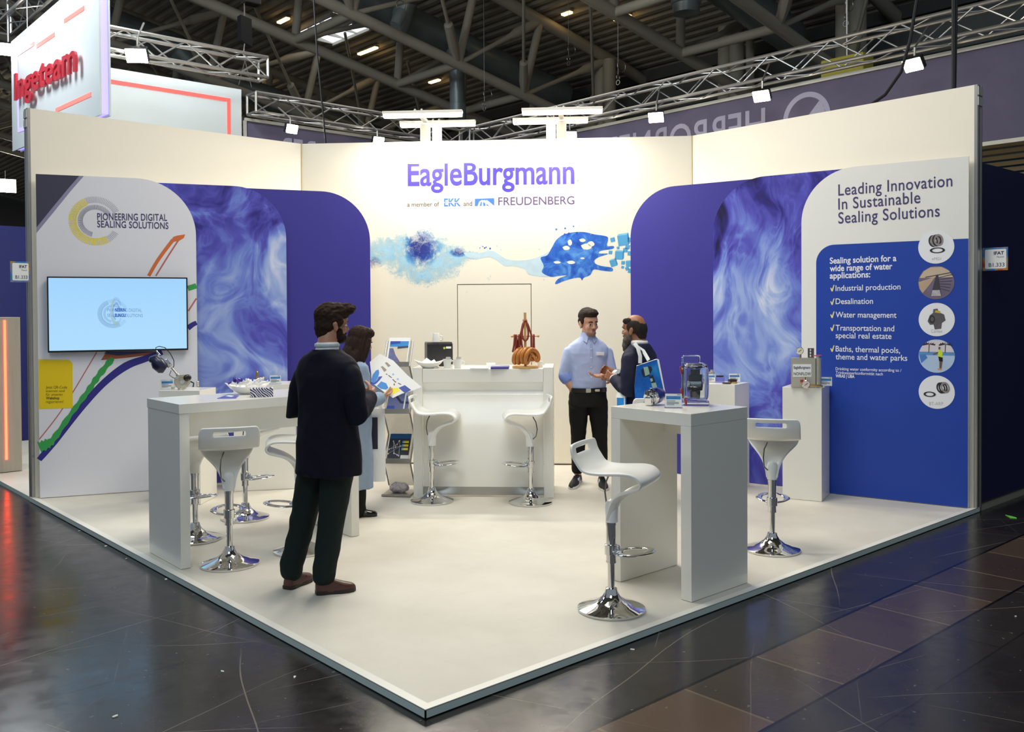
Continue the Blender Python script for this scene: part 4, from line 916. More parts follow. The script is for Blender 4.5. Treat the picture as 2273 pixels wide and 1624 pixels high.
box(bm, at(372, 806), (.075, .05, .042), m3, bev=.004); box(bm, at(361, 801), (.13, .03, .028), m3, bev=.004); tube(bm, [at(354, 788), at(346, 778)], [.011, .008], 10); obj('actuator_bracket', bm, chrome, t, True)
bm = nb(); tube(bm, [at(334.5, 799), at(341, 797), at(350, 806), at(362, 817), at(367, 820)], [.030, .046, .060, .056, .036], 18); ell(bm, at(338, 798), (.03, .04, .03)); obj('actuator', bm, mat('actuator_navy', (22, 26, 62), .35, var=.05, coat=.3), t, True)
bm = nb(); tube(bm, [at(346, 778), at(346, 771), at(353, 768.5), at(366, 771), at(378, 784), at(386, 800), at(386, 812), at(382, 818)], .0035, 8); tube(bm, [at(380, 822), at(376, 832), at(384, 838), at(392, 840)], .003, 8); obj('cable', bm, black, t, True)
bm = nb(); ell(bm, at(416, 838, .012), (.035, .02, .03)); tube(bm, [at(422, 846), at(430, 850), at(429, 857)], .006, 8); ell(bm, at(429, 857.5), (.008, .008, .006)); obj('clamp', bm, mat('dark_steel', (70, 66, 60), .3, .8, var=.2), t, True)
bm = nb(); box(bm, at(384, 861, .0)+V((0, 0, .0)), (.024, .03, .022), bev=.004); box(bm, at(400, 863.5), (.03, .04, .012), bev=.002); obj('foot', bm, steelb, t)
p2 = onz(439, 858, .986); 
bm = nb(); 
for k2 in range(3): lathe(bm, [(.012, 0), (.014, .006), (.012, .012), (.009, .016)], 14, Matrix.Translation((0, 0, .017*k2)))
o = obj('seal_sample', bm, steelb, None, True); o.location = p2; tag(o, 'small ribbed steel fitting at the right edge of the valve pedestal', 'fitting')
# riser with coupling behind the long table
p = onz(573, 850, .986)
t = thing('acrylic_riser', 'small clear acrylic riser on the pedestal behind the sweets bowl', 'riser', p); f = facing(p); az = math.atan2(f.u.y, f.u.x)
t.rotation_euler = (0, 0, az)
bm = nb(); box(bm, (0, 0, .042), (.14, .09, .005)); box(bm, (-.068, 0, .02), (.005, .09, .039)); box(bm, (.068, 0, .02), (.005, .09, .039)); obj('clear_shelf', bm, acry, t)
bm = nb(); lathe(bm, [(.018, 0), (.018, .012), (.013, .014), (.013, .028), (.016, .03), (.016, .04), (.010, .043), (.010, .058), (.013, .06), (.007, .068)], 16); o = obj('shaft_seal', bm, brass, None, True); o.location = p-f.u*.01+V((0, 0, .0455)); tag(o, 'brass stepped shaft seal standing on the clear riser', 'seal')
bm = nb(); torus(bm, (0, 0, .007), .018, .007); o = obj('seal_ring', bm, brass, None, True); o.location = p+f.u*.045+V((0, 0, .0455)); tag(o, 'small brass ring lying on the clear riser', 'ring')
# sweets bowl, patterned box and leaflet on the long table
p = onz(550, 874, LTZ); bowlm = mat('porcelain', (244, 242, 236), .25, var=.01, coat=.2)
def boat(bm, L, Wd, h, lift):
    n_, rings = 24, []
    for (s_, z_, th_) in ((.30, .0, 0), (.45, .004, 0), (.75, h*.45, 0), (1, h, 0), (.96, h+.002, 0), (.70, h*.5, 0), (.42, .012, 0), (.05, .009, 0)):
        rings.append([V((L/2*s_*math.cos(a), Wd/2*s_*math.sin(a), z_+lift*abs(math.cos(a))**3*s_*s_)) for a in [2*math.pi*k/n_ for k in range(n_)]])
    loft(bm, rings); return bm
f = facing(p); az = math.atan2(f.u.y, f.u.x)
o = obj('bowl', boat(nb(), .32, .17, .055, .03), bowlm, None, True); o.location = p; o.rotation_euler = (0, 0, az); tag(o, 'white boat shaped bowl full of sweets on the long table', 'bowl')
random.seed(11); violet = mat('wrapper_violet', (76, 60, 160), .3, var=.35, scale=60); wrap = mat('wrapper_white', (248, 246, 244), .35, var=.08, scale=50)
for k in range(16):
    u_ = -.105+.21*((k*7) % 16)/15; v_ = random.uniform(-.035, .035); w_ = k < 8
    viol = u_ < -.02 and k % 3 != 0
    bm = nb(); a = random.uniform(0, 3.1); L_ = random.uniform(.035, .05)
    tube(bm, [(-L_, 0, 0), (-L_*.62, 0, .001), (-L_*.5, 0, 0), (0, 0, .003), (L_*.5, 0, 0), (L_*.62, 0, .001), (L_, 0, 0)], [.014, .004, .009, .013, .009, .004, .014], 8, flat=.6)
    o = obj('wrapped_sweet', bm, violet if viol else wrap, None, True); o.location = p+f.u*u_+f.n*v_+V((0, 0, .072+.012*(k % 3)-abs(u_)*.03+abs(u_)*.08)); o.rotation_euler = (random.uniform(-.3, .3), random.uniform(-.35, .35), a)
    tag(o, 'violet wrapped sweet in the white bowl on the long table' if viol else 'white wrapped sweet in the white bowl on the long table', 'sweet', 'violet sweets in the bowl' if viol else 'white sweets in the bowl')
g = NT('striped_wrap', .4, .4); mp = g.n('Mapping', {0: g.co}); mp.inputs['Rotation'].default_value = (0, .75, 0)
wv = g.n('TexWave', {'Vector': mp.outputs[0], 'Scale': 22, 'Distortion': 6, 'Detail': 1}); g.base(g.ramp(wv.outputs['Fac'], [(.42, (44, 36, 86)), (.55, (236, 232, 240))]))
p = onz(581, 881, LTZ); f = facing(p); o = obj('gift_box', box(nb(), (0, 0, .031), (.155, .09, .062), bev=.003), MATS['striped_wrap']); o.location = p+f.n*-.045; o.rotation_euler = (0, 0, math.atan2(f.u.y, f.u.x)); tag(o, 'small dark box with white slanting stripes beside the sweets bowl', 'box')
def sheet(name, pxl, z, m, label, cat, th=.002, extra=None):
    P = [onz(x_, y_, z) for x_, y_ in pxl]; c = sum(P, V())/len(P); t = thing(name, label, cat, (c.x, c.y, z)); bm = nb(); prism(bm, [q-V((c.x, c.y, z))+V((0, 0, th)) for q in P], (0, 0, 1), th); obj('cover', bm, m, t)
    if extra:
        Q = [onz(x_, y_, z) for x_, y_ in extra[0]]; bm = nb(); prism(bm, [q-V((c.x, c.y, z))+V((0, 0, th+.0008)) for q in Q], (0, 0, 1), .0007); obj('printed_panel', bm, extra[1], t)
    return t
sheet('leaflet', [(482, 884.5), (508, 875.5), (530, 878.5), (524, 884)], LTZ, mat('leaflet_violet', (82, 78, 180), .35, var=.1, scale=20), 'violet blue leaflet lying left of the sweets bowl on the long table', 'leaflet', .003, ([(500, 880), (508, 877), (520, 879), (514, 882)], pale_w))
# square table: blue mechanical seal and clear pump housing
p = onz(1450, 899, 1.068); f = facing(p)
t = thing('mechanical_seal', 'blue and chrome mechanical seal cartridge lying on the square table', 'seal', p)
ax = (f.n*.80-f.u*.52+V((0, 0, -.12))).normalized(); R_ = ax.to_track_quat('Z', 'Y').to_matrix().to_4x4(); c = V((0, 0, .053))
bm = nb(); lathe(bm, [(.030, -.085), (.042, -.078), (.048, -.055), (.050, -.03), (.050, .012)], 28, Matrix.Translation(c+ax*0) @ R_); box(bm, c+V((0, 0, .045)), (.03, .05, .016), None, .004); obj('seal_body', bm, deepblue, t, True)
bm = nb(); lathe(bm, [(.052, .012), (.054, .014), (.054, .028), (.050, .032), (.036, .032), (.034, .040), (.024, .040), (.022, .032), (.0, .032)], 8, Matrix.Translation(c) @ R_); obj('chrome_face', bm, chrome, t)
bm = nb(); box(bm, c+ax*.05+V((0, 0, -.018)), (.05, .05, .026), R_.to_3x3(), bev=.005); box(bm, c+ax*.045+V((0, 0, .02)), (.02, .06, .02), R_.to_3x3(), bev=.003); obj('chrome_block', bm, chrome, t)
p = onz(1543, 899, 1.068); f = facing(p); az = math.atan2(f.u.y, f.u.x)
t = thing('pump_model', 'tall clear acrylic cutaway pump housing on the square table', 'model', p, az)
bm = nb(); box(bm, (0, 0, .012), (.17, .13, .024), bev=.004); box(bm, (0, 0, .034), (.15, .12, .018), bev=.004); obj('acrylic_base', bm, acry, t)
bm = nb(); lathe(bm, [(.078, .044), (.082, .06), (.084, .13), (.082, .22), (.072, .25), (.050, .262), (.046, .258), (.066, .245), (.074, .22), (.076, .13), (.074, .06), (.070, .044)], 28, cap=False); obj('acrylic_dome', bm, acry, t, True)
bm = nb(); box(bm, (-.022, 0, .285), (.105, .09, .05), bev=.006); box(bm, (-.073, 0, .17), (.018, .07, .26), bev=.006); obj('acrylic_block', bm, acry, t)
bm = nb(); lathe(bm, [(.0, .05), (.03, .05), (.032, .09), (.045, .095), (.045, .105), (.047, .11), (.047, .15), (.043, .152), (.043, .19), (.03, .192), (.03, .225), (.0, .225)], 24); obj('seal_core', bm, mat('core_dark', (58, 58, 62), .3, .7, var=.4, scale=30), t, True)
bm = nb(); lathe(bm, [(.0475, .115), (.0485, .12), (.0485, .145), (.0475, .15)], 24); obj('seal_sleeve', bm, chrome, t, True)
bm = nb(); box(bm, (.0, 0, .24), (.09, .05, .012), bev=.003); box(bm, (.018, -.035, .07), (.018, .02, .05), bev=.003); tube(bm, [(-.03, -.03, .24), (0, -.04, .235), (.04, -.02, .245)], .007, 8); obj('dark_insert', bm, black, t)
for q in ((-.088, -.03, .235), (-.085, -.04, .10), (-.06, -.06, .045)):
    bm = nb(); tube(bm, [V(q), V(q)+V((.006, -.004, -.035))], .0065, 8, round_cap=True); obj('red_plug', bm, mat('red_plastic', (176, 60, 44), .35), t, True)
# right pedestals
p = onz(1626, 850, .976); t = thing('seal_rings', 'stack of two dark seal rings on the pedestal beyond the square table', 'seal', p)
bm = nb(); lathe(bm, [(.022, 0), (.040, 0), (.041, .006), (.041, .016), (.036, .018), (.022, .018)], 24, cap=False); obj('lower_ring', bm, brass, t, True)
bm = nb(); lathe(bm, [(.022, .019), (.038, .019), (.043, .024), (.043, .031), (.036, .036), (.022, .036)], 24, cap=False); obj('upper_ring', bm, mat('ring_black', (52, 44, 40), .35, .3, var=.2), t, True)
p = onz(1613, 851.5, .976); bm = nb(); lathe(bm, [(.020, 0), (.038, 0), (.040, .005), (.038, .011), (.020, .011)], 24, cap=False); o = obj('flat_ring', bm, mat('ring_brown', (88, 66, 56), .4, .2, var=.15), None, True); o.location = p; tag(o, 'single flat brown ring lying before the stacked seal rings', 'ring')
p = onz(1598, 848, .976); f = facing(p); az = math.atan2(f.u.y, f.u.x); t = thing('display_block', 'clear violet block holding a dark seal beyond the pump housing', 'display', p, az)
bm = nb(); box(bm, (0, 0, .026), (.085, .06, .05), bev=.002); obj('acrylic_block', bm, mat('acrylic_violet', (190, 180, 240), .05, trans=.9, var=0), t)
bm = nb(); lathe(bm, [(.02, .052), (.036, .052), (.036, .062), (.02, .064)], 20); obj('dark_seal', bm, black, t, True)
p = onz(1580, 843, .976); t = thing('pipe_fitting', 'small nickel fitting peeping over the sign behind the pump housing', 'fitting', V((p.x, p.y, .976)))
bm = nb(); lathe(bm, [(.024, 0), (.024, .03), (.018, .034), (.018, .06), (.026, .062), (.026, .08), (.014, .084), (.014, .1)], 12); obj('fitting_body', bm, steelb, t, True)
# steel tank with gauges
p = onz(1780, 860, zP); f = facing(p); az = math.atan2(f.u.y, f.u.x)+math.radians(0)
t = thing('steel_tank', 'square stainless steel seal tank with two dial gauges and a lettered plate', 'tank', p); 
T1 = facing(V((0, 0, 0))+p); k = 1/(onpl(1781, 860, p, f.n)-onpl(1780, 860, p, f.n)).length
def at(px_, py_, off=0.0): return onpl(px_, py_, p, f.n)-p+f.n*off
u0, u1 = at(1756, 857), at(1810, 859)
bm = nb(); zt_ = at(1756, 794).z
prism(bm, [V((u0.x, u0.y, .004)), V((u1.x, u1.y, .004)), V((u1.x, u1.y, zt_)), V((u0.x, u0.y, zt_))], f.n, .10); obj('tank_body', bm, steelb, t)
Fp = Plane(f.o-p+f.n*.0, f.u)
def tp(name, pts, m, off, par=t):
    bm = nb(); prism(bm, [at(x_, y_, off) for x_, y_ in pts], f.n, .002); return obj(name, bm, m, par)
pl_ = tp('name_plate', [(1760, 808), (1801, 808), (1801, 836), (1760, 836)], paper, .003)
Fw = Plane(p, f.u)
for s, y0, xa, xe, h, bo in (('EagleBurgmann', 818, 1762, 1799, 5.6, .02), ('NONFLOW', 832.5, 1762, 1800, 6.5, .01)):
    o = text('lettering', s, Fw, (xa, y0), (xe, y0), (xa, y0-h), ink if y0 < 820 else black, None, .0042, bo); o.data.transform(Matrix.Translation(-p)); o.parent = pl_
def gauge(px_, py_, rpx, off, m_=mat('gauge_face', (246, 240, 214), .4)):
    c = at(px_, py_, off); r = rpx/k; R_ = f.n.to_track_quat('Z', 'Y').to_matrix().to_4x4(); bm = nb(); lathe(bm, [(0, -.025), (r*.95, -.025), (r, -.02), (r, .0), (r*.86, .002), (r*.84, -.002)], 24, Matrix.Translation(c) @ R_, cap=False); o = obj('dial_gauge', bm, chrome, t, True)
    bm = nb(); lathe(bm, [(0, .0), (r*.86, .0), (r*.86, -.004)], 24, Matrix.Translation(c) @ R_, cap=False); obj('gauge_face', bm, m_, o)
    bm = nb(); tube(bm, [c+f.n*.002-f.u*r*.35-V((0, 0, r*.25)), c+f.n*.002+f.u*r*.45+V((0, 0, r*.3))], .0016, 6); obj('needle', bm, black, o)
gauge(1775.5, 778, 8.6, .01); bm = nb(); tube(bm, [at(1776, 786, -.02), at(1776, 795, -.02)], .008, 10); obj('gauge_stem', bm, brass, t, True)
gauge(1789, 851.5, 9.5, .05, mat('gauge_face_red', (236, 214, 206), .4)); bm = nb(); tube(bm, [at(1776, 852, .03), at(1812, 855, .03), at(1826, 857, .02)], .011, 10); tube(bm, [at(1786, 846, .02), at(1786, 838, 0)], .01, 8); obj('pipework', bm, brass, t, True)
bm = nb(); box(bm, at(1779, 845, .012), (.016, .016, .02)); box(bm, at(1786, 845, .012), (.016, .016, .02)); obj('red_valve', bm, mat('red_knob', (190, 40, 40), .4), t)
bm = nb(); prism(bm, [at(1793, 795, -.05), at(1807, 795, -.05), at(1807, 773, -.05), at(1793, 773, -.05)], f.n, .006); obj('bracket_plate', bm, mat('bracket_grey', (104, 98, 92), .4, .6), t)
bm = nb()
for y_ in (777, 783.5, 790): prism(bm, [at(1799+3*math.cos(a)*.55, y_+2.6*math.sin(a), -.048) for a in [j*.785 for j in range(8)]], f.n, .001)
obj('bracket_hole', bm, lwhite, t)
bm = nb(); tube(bm, [at(1816, 795, -.04), at(1816, 858, -.04)], .028, 14); tube(bm, [at(1816, 795, -.04), at(1816, 789, -.04)], .012, 10); obj('side_pipe', bm, steelb, t, True)
bm = nb(); tube(bm, [at(1806, 789.5, -.02), at(1823, 788.5, -.02)], .005, 8, round_cap=True); obj('lever', bm, mat('lever_pink', (206, 60, 100), .4), t, True)
# ---------------------------------------------------------------- on the counter
CZ = cz; 
def cpos(px_, py_): return onz(px_, py_, CZ)
p = cpos(977, 812.5); f = facing(p); azf = math.atan2(f.u.y, f.u.x)
t = thing('coffee_machine', 'black box shaped coffee machine at the left end of the counter', 'machine', p, azf+.12)
w_ = 57/ (2028/ (p-CAM).dot(cf)); hh = .212
bm = nb(); box(bm, (0, .12, hh/2), (w_, .24, hh), bev=.004); obj('housing', bm, mat('machine_black', (40, 40, 42), .35, var=.08), t)
bm = nb(); box(bm, (.012, -.001, hh*.5), (w_*.8, .004, hh*.72), bev=.001); obj('front_door', bm, mat('machine_door', (46, 45, 48), .3), t)
bm = nb(); box(bm, (0, .13, hh+.006), (w_*.98, .22, .012), bev=.003); obj('top_tray', bm, mat('machine_tray', (96, 92, 86), .3, .5), t)
bm = nb(); lathe(bm, [(0, .002), (.011, .002), (.011, 0)], 20, Matrix.Translation((.040, -.004, hh*.80)) @ Matrix.Rotation(math.pi/2, 4, 'X')); obj('green_dot', bm, mat('dot_green', (190, 200, 60), .5), t)
bm = nb(); box(bm, (.080, -.005, hh*.82), (.048, .003, .019)); obj('label_plate', bm, paper, t)
def mug(loc, rz, label, upside=False):
    t = thing('mug', label, 'mug', loc, rz, 'white mugs')
    sc_ = 1.0; bm = nb(); prof = [(.0, .0), (.028, .0), (.030, .004), (.034, .05), (.041, .082), (.038, .082), (.031, .05), (.027, .008), (.0, .008)]
    M = Matrix.Translation((0, 0, .083)) @ Matrix.Rotation(math.pi, 4, 'X') if upside else Matrix()
    lathe(bm, prof, 24, M, cap=False); obj('cup', bm, bowlm, t, True)
    bm = nb(); h_ = [(.033, 0, .062), (.05, 0, .066), (.062, 0, .05), (.056, 0, .03), (.035, 0, .024)]; tube(bm, [M @ V(q) for q in h_], .006, 8); obj('handle', bm, bowlm, t, True); return t
mp_ = p+V((0, 0, hh+.0125))-f.u*.035-f.n*.06; mug(mp_, azf, 'white mug upside down on top of the coffee machine', True)
for px_, lab in ((993, 'white mug filled with sachets, left one of the two on the counter'), (1016, 'white mug filled with sachets, right one of the two on the counter')):
    q = cpos(px_, 817); q = V((q.x, q.y, CZ+.0005)); mug(q, azf, lab)
    for k in range(6):
        bm = nb(); box(bm, (0, 0, .035), (.022, .003, .07)); o = obj('sugar_sachet', bm, mat('sachet', (206, 204, 198), .5, var=.1, scale=30), None); a = k*1.05; o.location = q+V((.012*math.cos(a), .012*math.sin(a), .028+.004*(k % 2))); o.rotation_euler = (.14*math.sin(a), .2*math.cos(a), a)
        tag(o, 'pale sugar sachet standing in the %s mug on the counter' % ('left' if px_ < 1000 else 'right'), 'sachet', 'sachets in the %s mug' % ('left' if px_ < 1000 else 'right'))
p = cpos(953, 817); o = obj('bowl', boat(nb(), .27, .15, .05, .028), bowlm, None, True); o.location = V((p.x, p.y, CZ+.0005)); o.rotation_euler = (0, 0, azf); tag(o, 'white boat shaped bowl with napkins at the left end of the counter', 'bowl')
for k, (u_, hgt, rz_) in enumerate(((-.02, .085, .2), (.03, .07, -.5), (.055, .06, .9))):
    bm = nb(); prism(bm, [(-.05, 0, -.02), (.05, 0, -.02), (.05, 0, .0), (.0, 0, .045), (-.05, 0, .0)], (0, -1, 0), .012); o = obj('napkin', bm, paper); o.location = V((p.x, p.y, CZ+.001))+f.u*u_+V((0, 0, hgt-.03)); o.rotation_euler = (-.5, .1*k, azf+rz_); tag(o, 'folded white napkin in the bowl on the counter', 'napkin', 'napkins in the counter bowl')
sheet('paper_stack', [(1043, 818.5), (1084, 818.5), (1086, 815.5), (1048, 815.5)], CZ, paper, 'stack of white papers lying on the counter left of the violet folder', 'papers', .008)
sheet('folder', [(1089, 818.8), (1129, 818.2), (1131, 814.6), (1091, 815.8)], CZ, mat('folder_violet', (70, 62, 150), .4, var=.05), 'violet blue folder lying in the middle of the counter', 'folder', .016)
p = cpos(1090, 814); o = obj('small_box', box(nb(), (0, 0, .018), (.08, .06, .036), bev=.002), paper); o.location = V((p.x, p.y, CZ)); o.rotation_euler = (0, 0, azf); tag(o, 'small low white box behind the violet folder on the counter', 'box')
p = cpos(1198, 815); o = obj('napkin_holder', box(nb(), (0, 0, .028), (.05, .07, .056), bev=.002), bowlm); o.location = V((p.x, p.y, CZ)); o.rotation_euler = (0, 0, azf); tag(o, 'small white holder right of the pretzel stand on the counter', 'holder')
# sausage and pretzel stand
wood = mat('beech_wood', (214, 166, 100), .5, var=.12, scale=14)
p = cpos(1166, 816.5); p = V((p.x, p.y, CZ)); t = thing('snack_stand', 'beech wood stand with pole and crossbars for sausages and pretzels', 'stand', p, azf)
bm = nb(); lathe(bm, [(0, 0), (.112, 0), (.118, .006), (.118, .016), (.112, .022), (0, .022)], 32); obj('base', bm, wood, t, True)
bm = nb(); box(bm, (0, 0, .26), (.022, .022, .476), bev=.002); obj('pole', bm, wood, t)
for z_, w_ in ((.285, .235), (.155, .18)):
    bm = nb(); tube(bm, [(-w_/2, 0, z_), (w_/2, 0, z_)], .006, 10); ell(bm, (-w_/2, 0, z_), (.012, .012, .011)); ell(bm, (w_/2, 0, z_), (.012, .012, .011)); obj('crossbar', bm, wood, t, True)
def smooth_path(pts, n=5):
    P = [V(p) for p in pts]; S = []
    for i in range(len(P)-1):
        p0, p1, p2, p3 = P[max(i-1, 0)], P[i], P[i+1], P[min(i+2, len(P)-1)]
        for k in range(n):
            t_ = k/n; S.append(.5*((2*p1)+(p2-p0)*t_+(2*p0-5*p1+4*p2-p3)*t_*t_+(3*p1-p0-3*p2+p3)*t_**3))
    return S+[P[-1]]
saus = mat('sausage', (146, 62, 44), .35, var=.25, scale=70, bump=.2, bscale=120)
def sausage(pts, label, r=.0085):
    bm = nb(); tube(bm, smooth_path(pts), r, 10, round_cap=True); o = obj('sausage', bm, saus, None, True); o.location = p; o.rotation_euler = (0, 0, azf); tag(o, label, 'sausage', 'dry sausages on the wooden stand')
def hang(x_, d, L_, dx=0.0):
    return [(x_-dx, d+.012, .285-L_), (x_-dx*.5, d+.012, .285-L_*.5), (x_, d+.010, .285), (x_, d, .2975), (x_, d-.010, .285), (x_+dx*.3, d-.013, .285-L_*.5), (x_+dx, d-.014, .285-L_)]
sausage([(-.012, .013, .43), (-.014, -.016, .40), (-.028, -.018, .33), (-.022, -.02, .27), (0, -.02, .247), (.022, -.02, .27), (.026, -.018, .33), (.014, -.016, .40), (.012, .013, .43)], 'long sausage looped over the middle of the pole')
sausage([(.0, -.016, .425), (-.02, -.006, .395), (-.035, -.008, .33), (-.046, -.006, .29)], 'sausage slanting from the pole down to the left crossbar')
sausage([(.004, -.016, .425), (.028, -.006, .38), (.044, -.008, .33), (.058, -.006, .29)], 'sausage slanting from the pole down to the right crossbar')
for x_, L_, dx, lab in ((-.095, .135, -.018, 'outermost sausage on the left half of the crossbar, leaning out'), (-.078, .125, -.014, 'second outermost sausage on the left half of the crossbar'), (-.055, .14, .006, 'sausage on the left half of the crossbar, third from outside'), (-.036, .14, .016, 'sausage hanging on the left half, nearest the pole'), (.056, .12, 0, 'sausage on the right half of the crossbar, nearest the pole'), (.078, .12, .002, 'outermost sausage on the right half of the crossbar')): sausage(hang(x_, 0, L_, dx), lab)
pretz = mat('pretzel_crust', (196, 122, 46), .3, var=.35, scale=18, coat=.3)
for k in range(4):
    bm = nb(); R0 = .060
    pts = [(-.012, .014), (-.035, -.045), (-.006, -.062)][:0]
    P_ = [(.018, -.052), (-.012, -.012), (-.030, .030), (-.052, .038), (-.064, .010), (-.052, -.030), (-.022, -.056), (.0, -.062), (.022, -.056), (.052, -.030), (.064, .010), (.052, .038), (.030, .030), (.012, -.012), (-.018, -.052)]
    S = smooth_path([(a*1.12, b*1.12, 0) for a, b in P_], 4); n_ = len(S)
    tube(bm, [(q.x, .009*math.sin(i*.22), -q.y) for i, q in enumerate(S)], [.008+.0125*math.sin(math.pi*i/(n_-1))**.8 for i in range(n_)], 10, round_cap=True)
    o = obj('pretzel', bm, pretz, None, True); o.location = p+Matrix.Rotation(azf, 3, 'Z') @ V((.050-.034*k, -.090+.022*k, .100+(.008 if k == 1 else 0))); o.rotation_euler = (.12, -.2, azf+.42+.04*k)
    tag(o, ['frontmost pretzel hanging on the right of the snack stand', 'second pretzel behind the frontmost one on the snack stand', 'third pretzel on the snack stand, nearly hidden by two others', 'last pretzel hanging farthest left on the snack stand'][k], 'pretzel', 'pretzels on the wooden stand')
# ---------------------------------------------------------------- zigzag brochure stand
q0, q1 = onz(850, 1100), onz(912, 1101); az = math.atan2((q1-q0).y, (q1-q0).x); bw = (q1-q0).length
t = thing('brochure_stand', 'folding zigzag brochure stand with clear shelves left of the counter', 'stand', q0+(q1-q0)*.5, az)
Mb = Matrix.Translation(q0+(q1-q0)*.5) @ Matrix.Rotation(az, 4, 'Z'); Zs = [(.17, 1.392), (.02, 1.165), (.20, .96), (.02, .745), (.20, .525), (.02, .298), (.2, .06)]
hw = bw/2
for (d0_, z0_), (d1_, z1_) in zip(Zs, Zs[1:]):
    for sx in (-1, 1):
        bm = nb(); tube(bm, [(sx*(hw-.008), d0_, z0_), (sx*(hw-.008), d1_, z1_)], .008, 8); obj('side_rail', bm, alu, t, True)
shelfm = mat('shelf_alu', (168, 164, 158), .3, .7, var=.05); backm = mat('clear_back', (226, 226, 224), .08, trans=.75, var=0)
covers = [(mat('cover_pier', (150, 160, 186), .35, var=.3, scale=12)), mat('cover_shell', (112, 122, 168), .35, var=.35, scale=8), mat('cover_night', (44, 50, 66), .35, var=.4, scale=14)]
for i, (a, b, kind) in enumerate(((0, 1, 'book'), (2, 3, 'book'), (3, 4, 'plain'), (4, 5, 'book'), (5, 6, 'plain'), (1, 2, 'plain'))):
    d0_, z0_ = Zs[a]; d1_, z1_ = Zs[b]; A, B = V((0, d0_, z0_)), V((0, d1_, z1_)); nrm = (B-A).cross(V((1, 0, 0))).normalized()
    if nrm.y > 0: nrm = -nrm
    bm = nb(); w_ = hw-.018; prism(bm, [(-w_, A.y, A.z), (w_, A.y, A.z), (w_, B.y, B.z), (-w_, B.y, B.z)], nrm, .003); obj('back_panel', bm, backm, t)
    if kind == 'book':
        bm = nb(); box(bm, (0, d1_-.022, z1_+.004), (2*hw-.004, .05, .006)); box(bm, (0, d1_-.048, z1_+.022), (2*hw-.004, .005, .045)); obj('shelf_tray', bm, shelfm, t)
        up = (A-B).normalized(); O = B+nrm*.006+up*.012; L_ = .285
        lab = ['brochure with a pier and blue sky on the top shelf', 'brochure with a blue shell roof on the middle shelf', 'dark brochure with glowing nodes on the third shelf'][{0: 0, 2: 1, 4: 2}[a]]
        wb_ = hw-.03; k_ = {0: 0, 2: 1, 4: 2}[a]
        bt = thing('brochure', lab, 'brochure', Mb @ O, az, 'brochures on the zigzag stand')
        def bp_(pts, m, off, nm):
            bm = nb(); prism(bm, [V((x_*wb_, 0, 0))+up*(y_*L_)+nrm*off for x_, y_ in pts], nrm, .004 if nm == 'pages' else .0006); return obj(nm, bm, m, bt)
        bp_([(-1, 0), (1, 0), (1, 1), (-1, 1)], paper, .006, 'pages')
        if k_ == 0:
            bp_([(-.85, .05), (.9, .05), (.9, .86), (-.85, .86)], mat('cover_sand', (226, 212, 190), .35, var=.1, scale=8), .007, 'cover_picture')
            bp_([(-.85, .66), (.9, .66), (.9, .86), (-.85, .86)], mat('cover_sky', (58, 146, 220), .35, var=.15, scale=6), .0078, 'cover_picture'); bp_([(-.85, .05), (.4, .05), (-.2, .35), (-.5, .6), (-.85, .6)], mat('cover_walk', (112, 116, 160), .35, var=.4, scale=30), .0078, 'cover_picture'); bp_([(-.85, .74), (.1, .78), (.1, .86), (-.85, .86)], royal, .0086, 'cover_band'); bp_([(-.1, .58), (.9, .62), (.9, .68), (-.1, .66)], mat('cover_pier_dark', (60, 60, 84), .4), .0086, 'cover_picture')
        if k_ == 1:
            bp_([(-1, .05), (1, .05), (1, 1), (-1, 1)], covers[1], .007, 'cover_picture'); bp_([(-.2, 1), (1, .5), (1, 1)], mat('cover_cream', (206, 200, 196), .35, var=.2, scale=20), .0078, 'cover_picture'); bp_([(-.5, .62), (.2, .3), (1, .28), (1, .36), (.3, .38), (-.4, .7)], mat('cover_line', (50, 52, 84), .4), .0082, 'cover_picture'); bp_([(-1, .05), (-.2, .05), (-.3, .2), (-1, .2)], royal, .0086, 'cover_band'); bp_([(.55, .05), (.68, .05), (.68, .7), (.55, .7)], paper, .0086, 'cover_picture')
        if k_ == 2:
            bp_([(-1, .03), (1, .03), (1, .98), (-1, .98)], covers[2], .007, 'cover_picture'); bp_([(-1, .80), (1, .80), (1, .96), (-1, .96)], mat('cover_teal', (26, 92, 150), .35, var=.1), .0078, 'cover_band'); bp_([(.25, .03), (1, .03), (1, .2), (.25, .2)], paper, .0078, 'cover_picture')
            for r_ in range(3): bp_([(.4, .38+.13*r_), (.85, .38+.13*r_), (.85, .46+.13*r_), (.4, .46+.13*r_)], yel, .0082, 'cover_mark'); bp_([(.25, .38+.13*r_), (.42, .38+.13*r_), (.42, .46+.13*r_), (.25, .46+.13*r_)], mat('cover_pale_blue', (120, 190, 226), .4), .0084, 'cover_mark')
            random.seed(5); N_ = [(random.uniform(-.95, .2), random.uniform(.1, .76)) for _ in range(11)]
            for (x_, y_) in N_: bp_([(x_+.045*math.cos(q), y_+.03*math.sin(q)) for q in [j*.9 for j in range(7)]], lwhite, .0086, 'cover_mark')
            for i_ in range(len(N_)-1): (xa, ya), (xb, yb) = N_[i_], N_[(i_*3+2) % 11]; bp_([(xa, ya), (xb, yb), (xb+.02, yb+.01), (xa+.02, ya+.01)], lwhite, .0083, 'cover_mark') if abs(xa-xb)+abs(ya-yb) > .05 else None
bm = nb(); box(bm, (0, .10, .012), (2*hw, .26, .012), bev=.003); box(bm, (0, -.03, .012), (2*hw+.01, .02, .02), bev=.003); obj('base_shelf', bm, shelfm, t)
g = NT('crumpled_bag', .3, .4); nn = g.noise(g.co, 16, 4, .6, 1); g.base(g.ramp(nn.outputs[0], [(.35, (150, 140, 152)), (.6, (214, 206, 206))]))
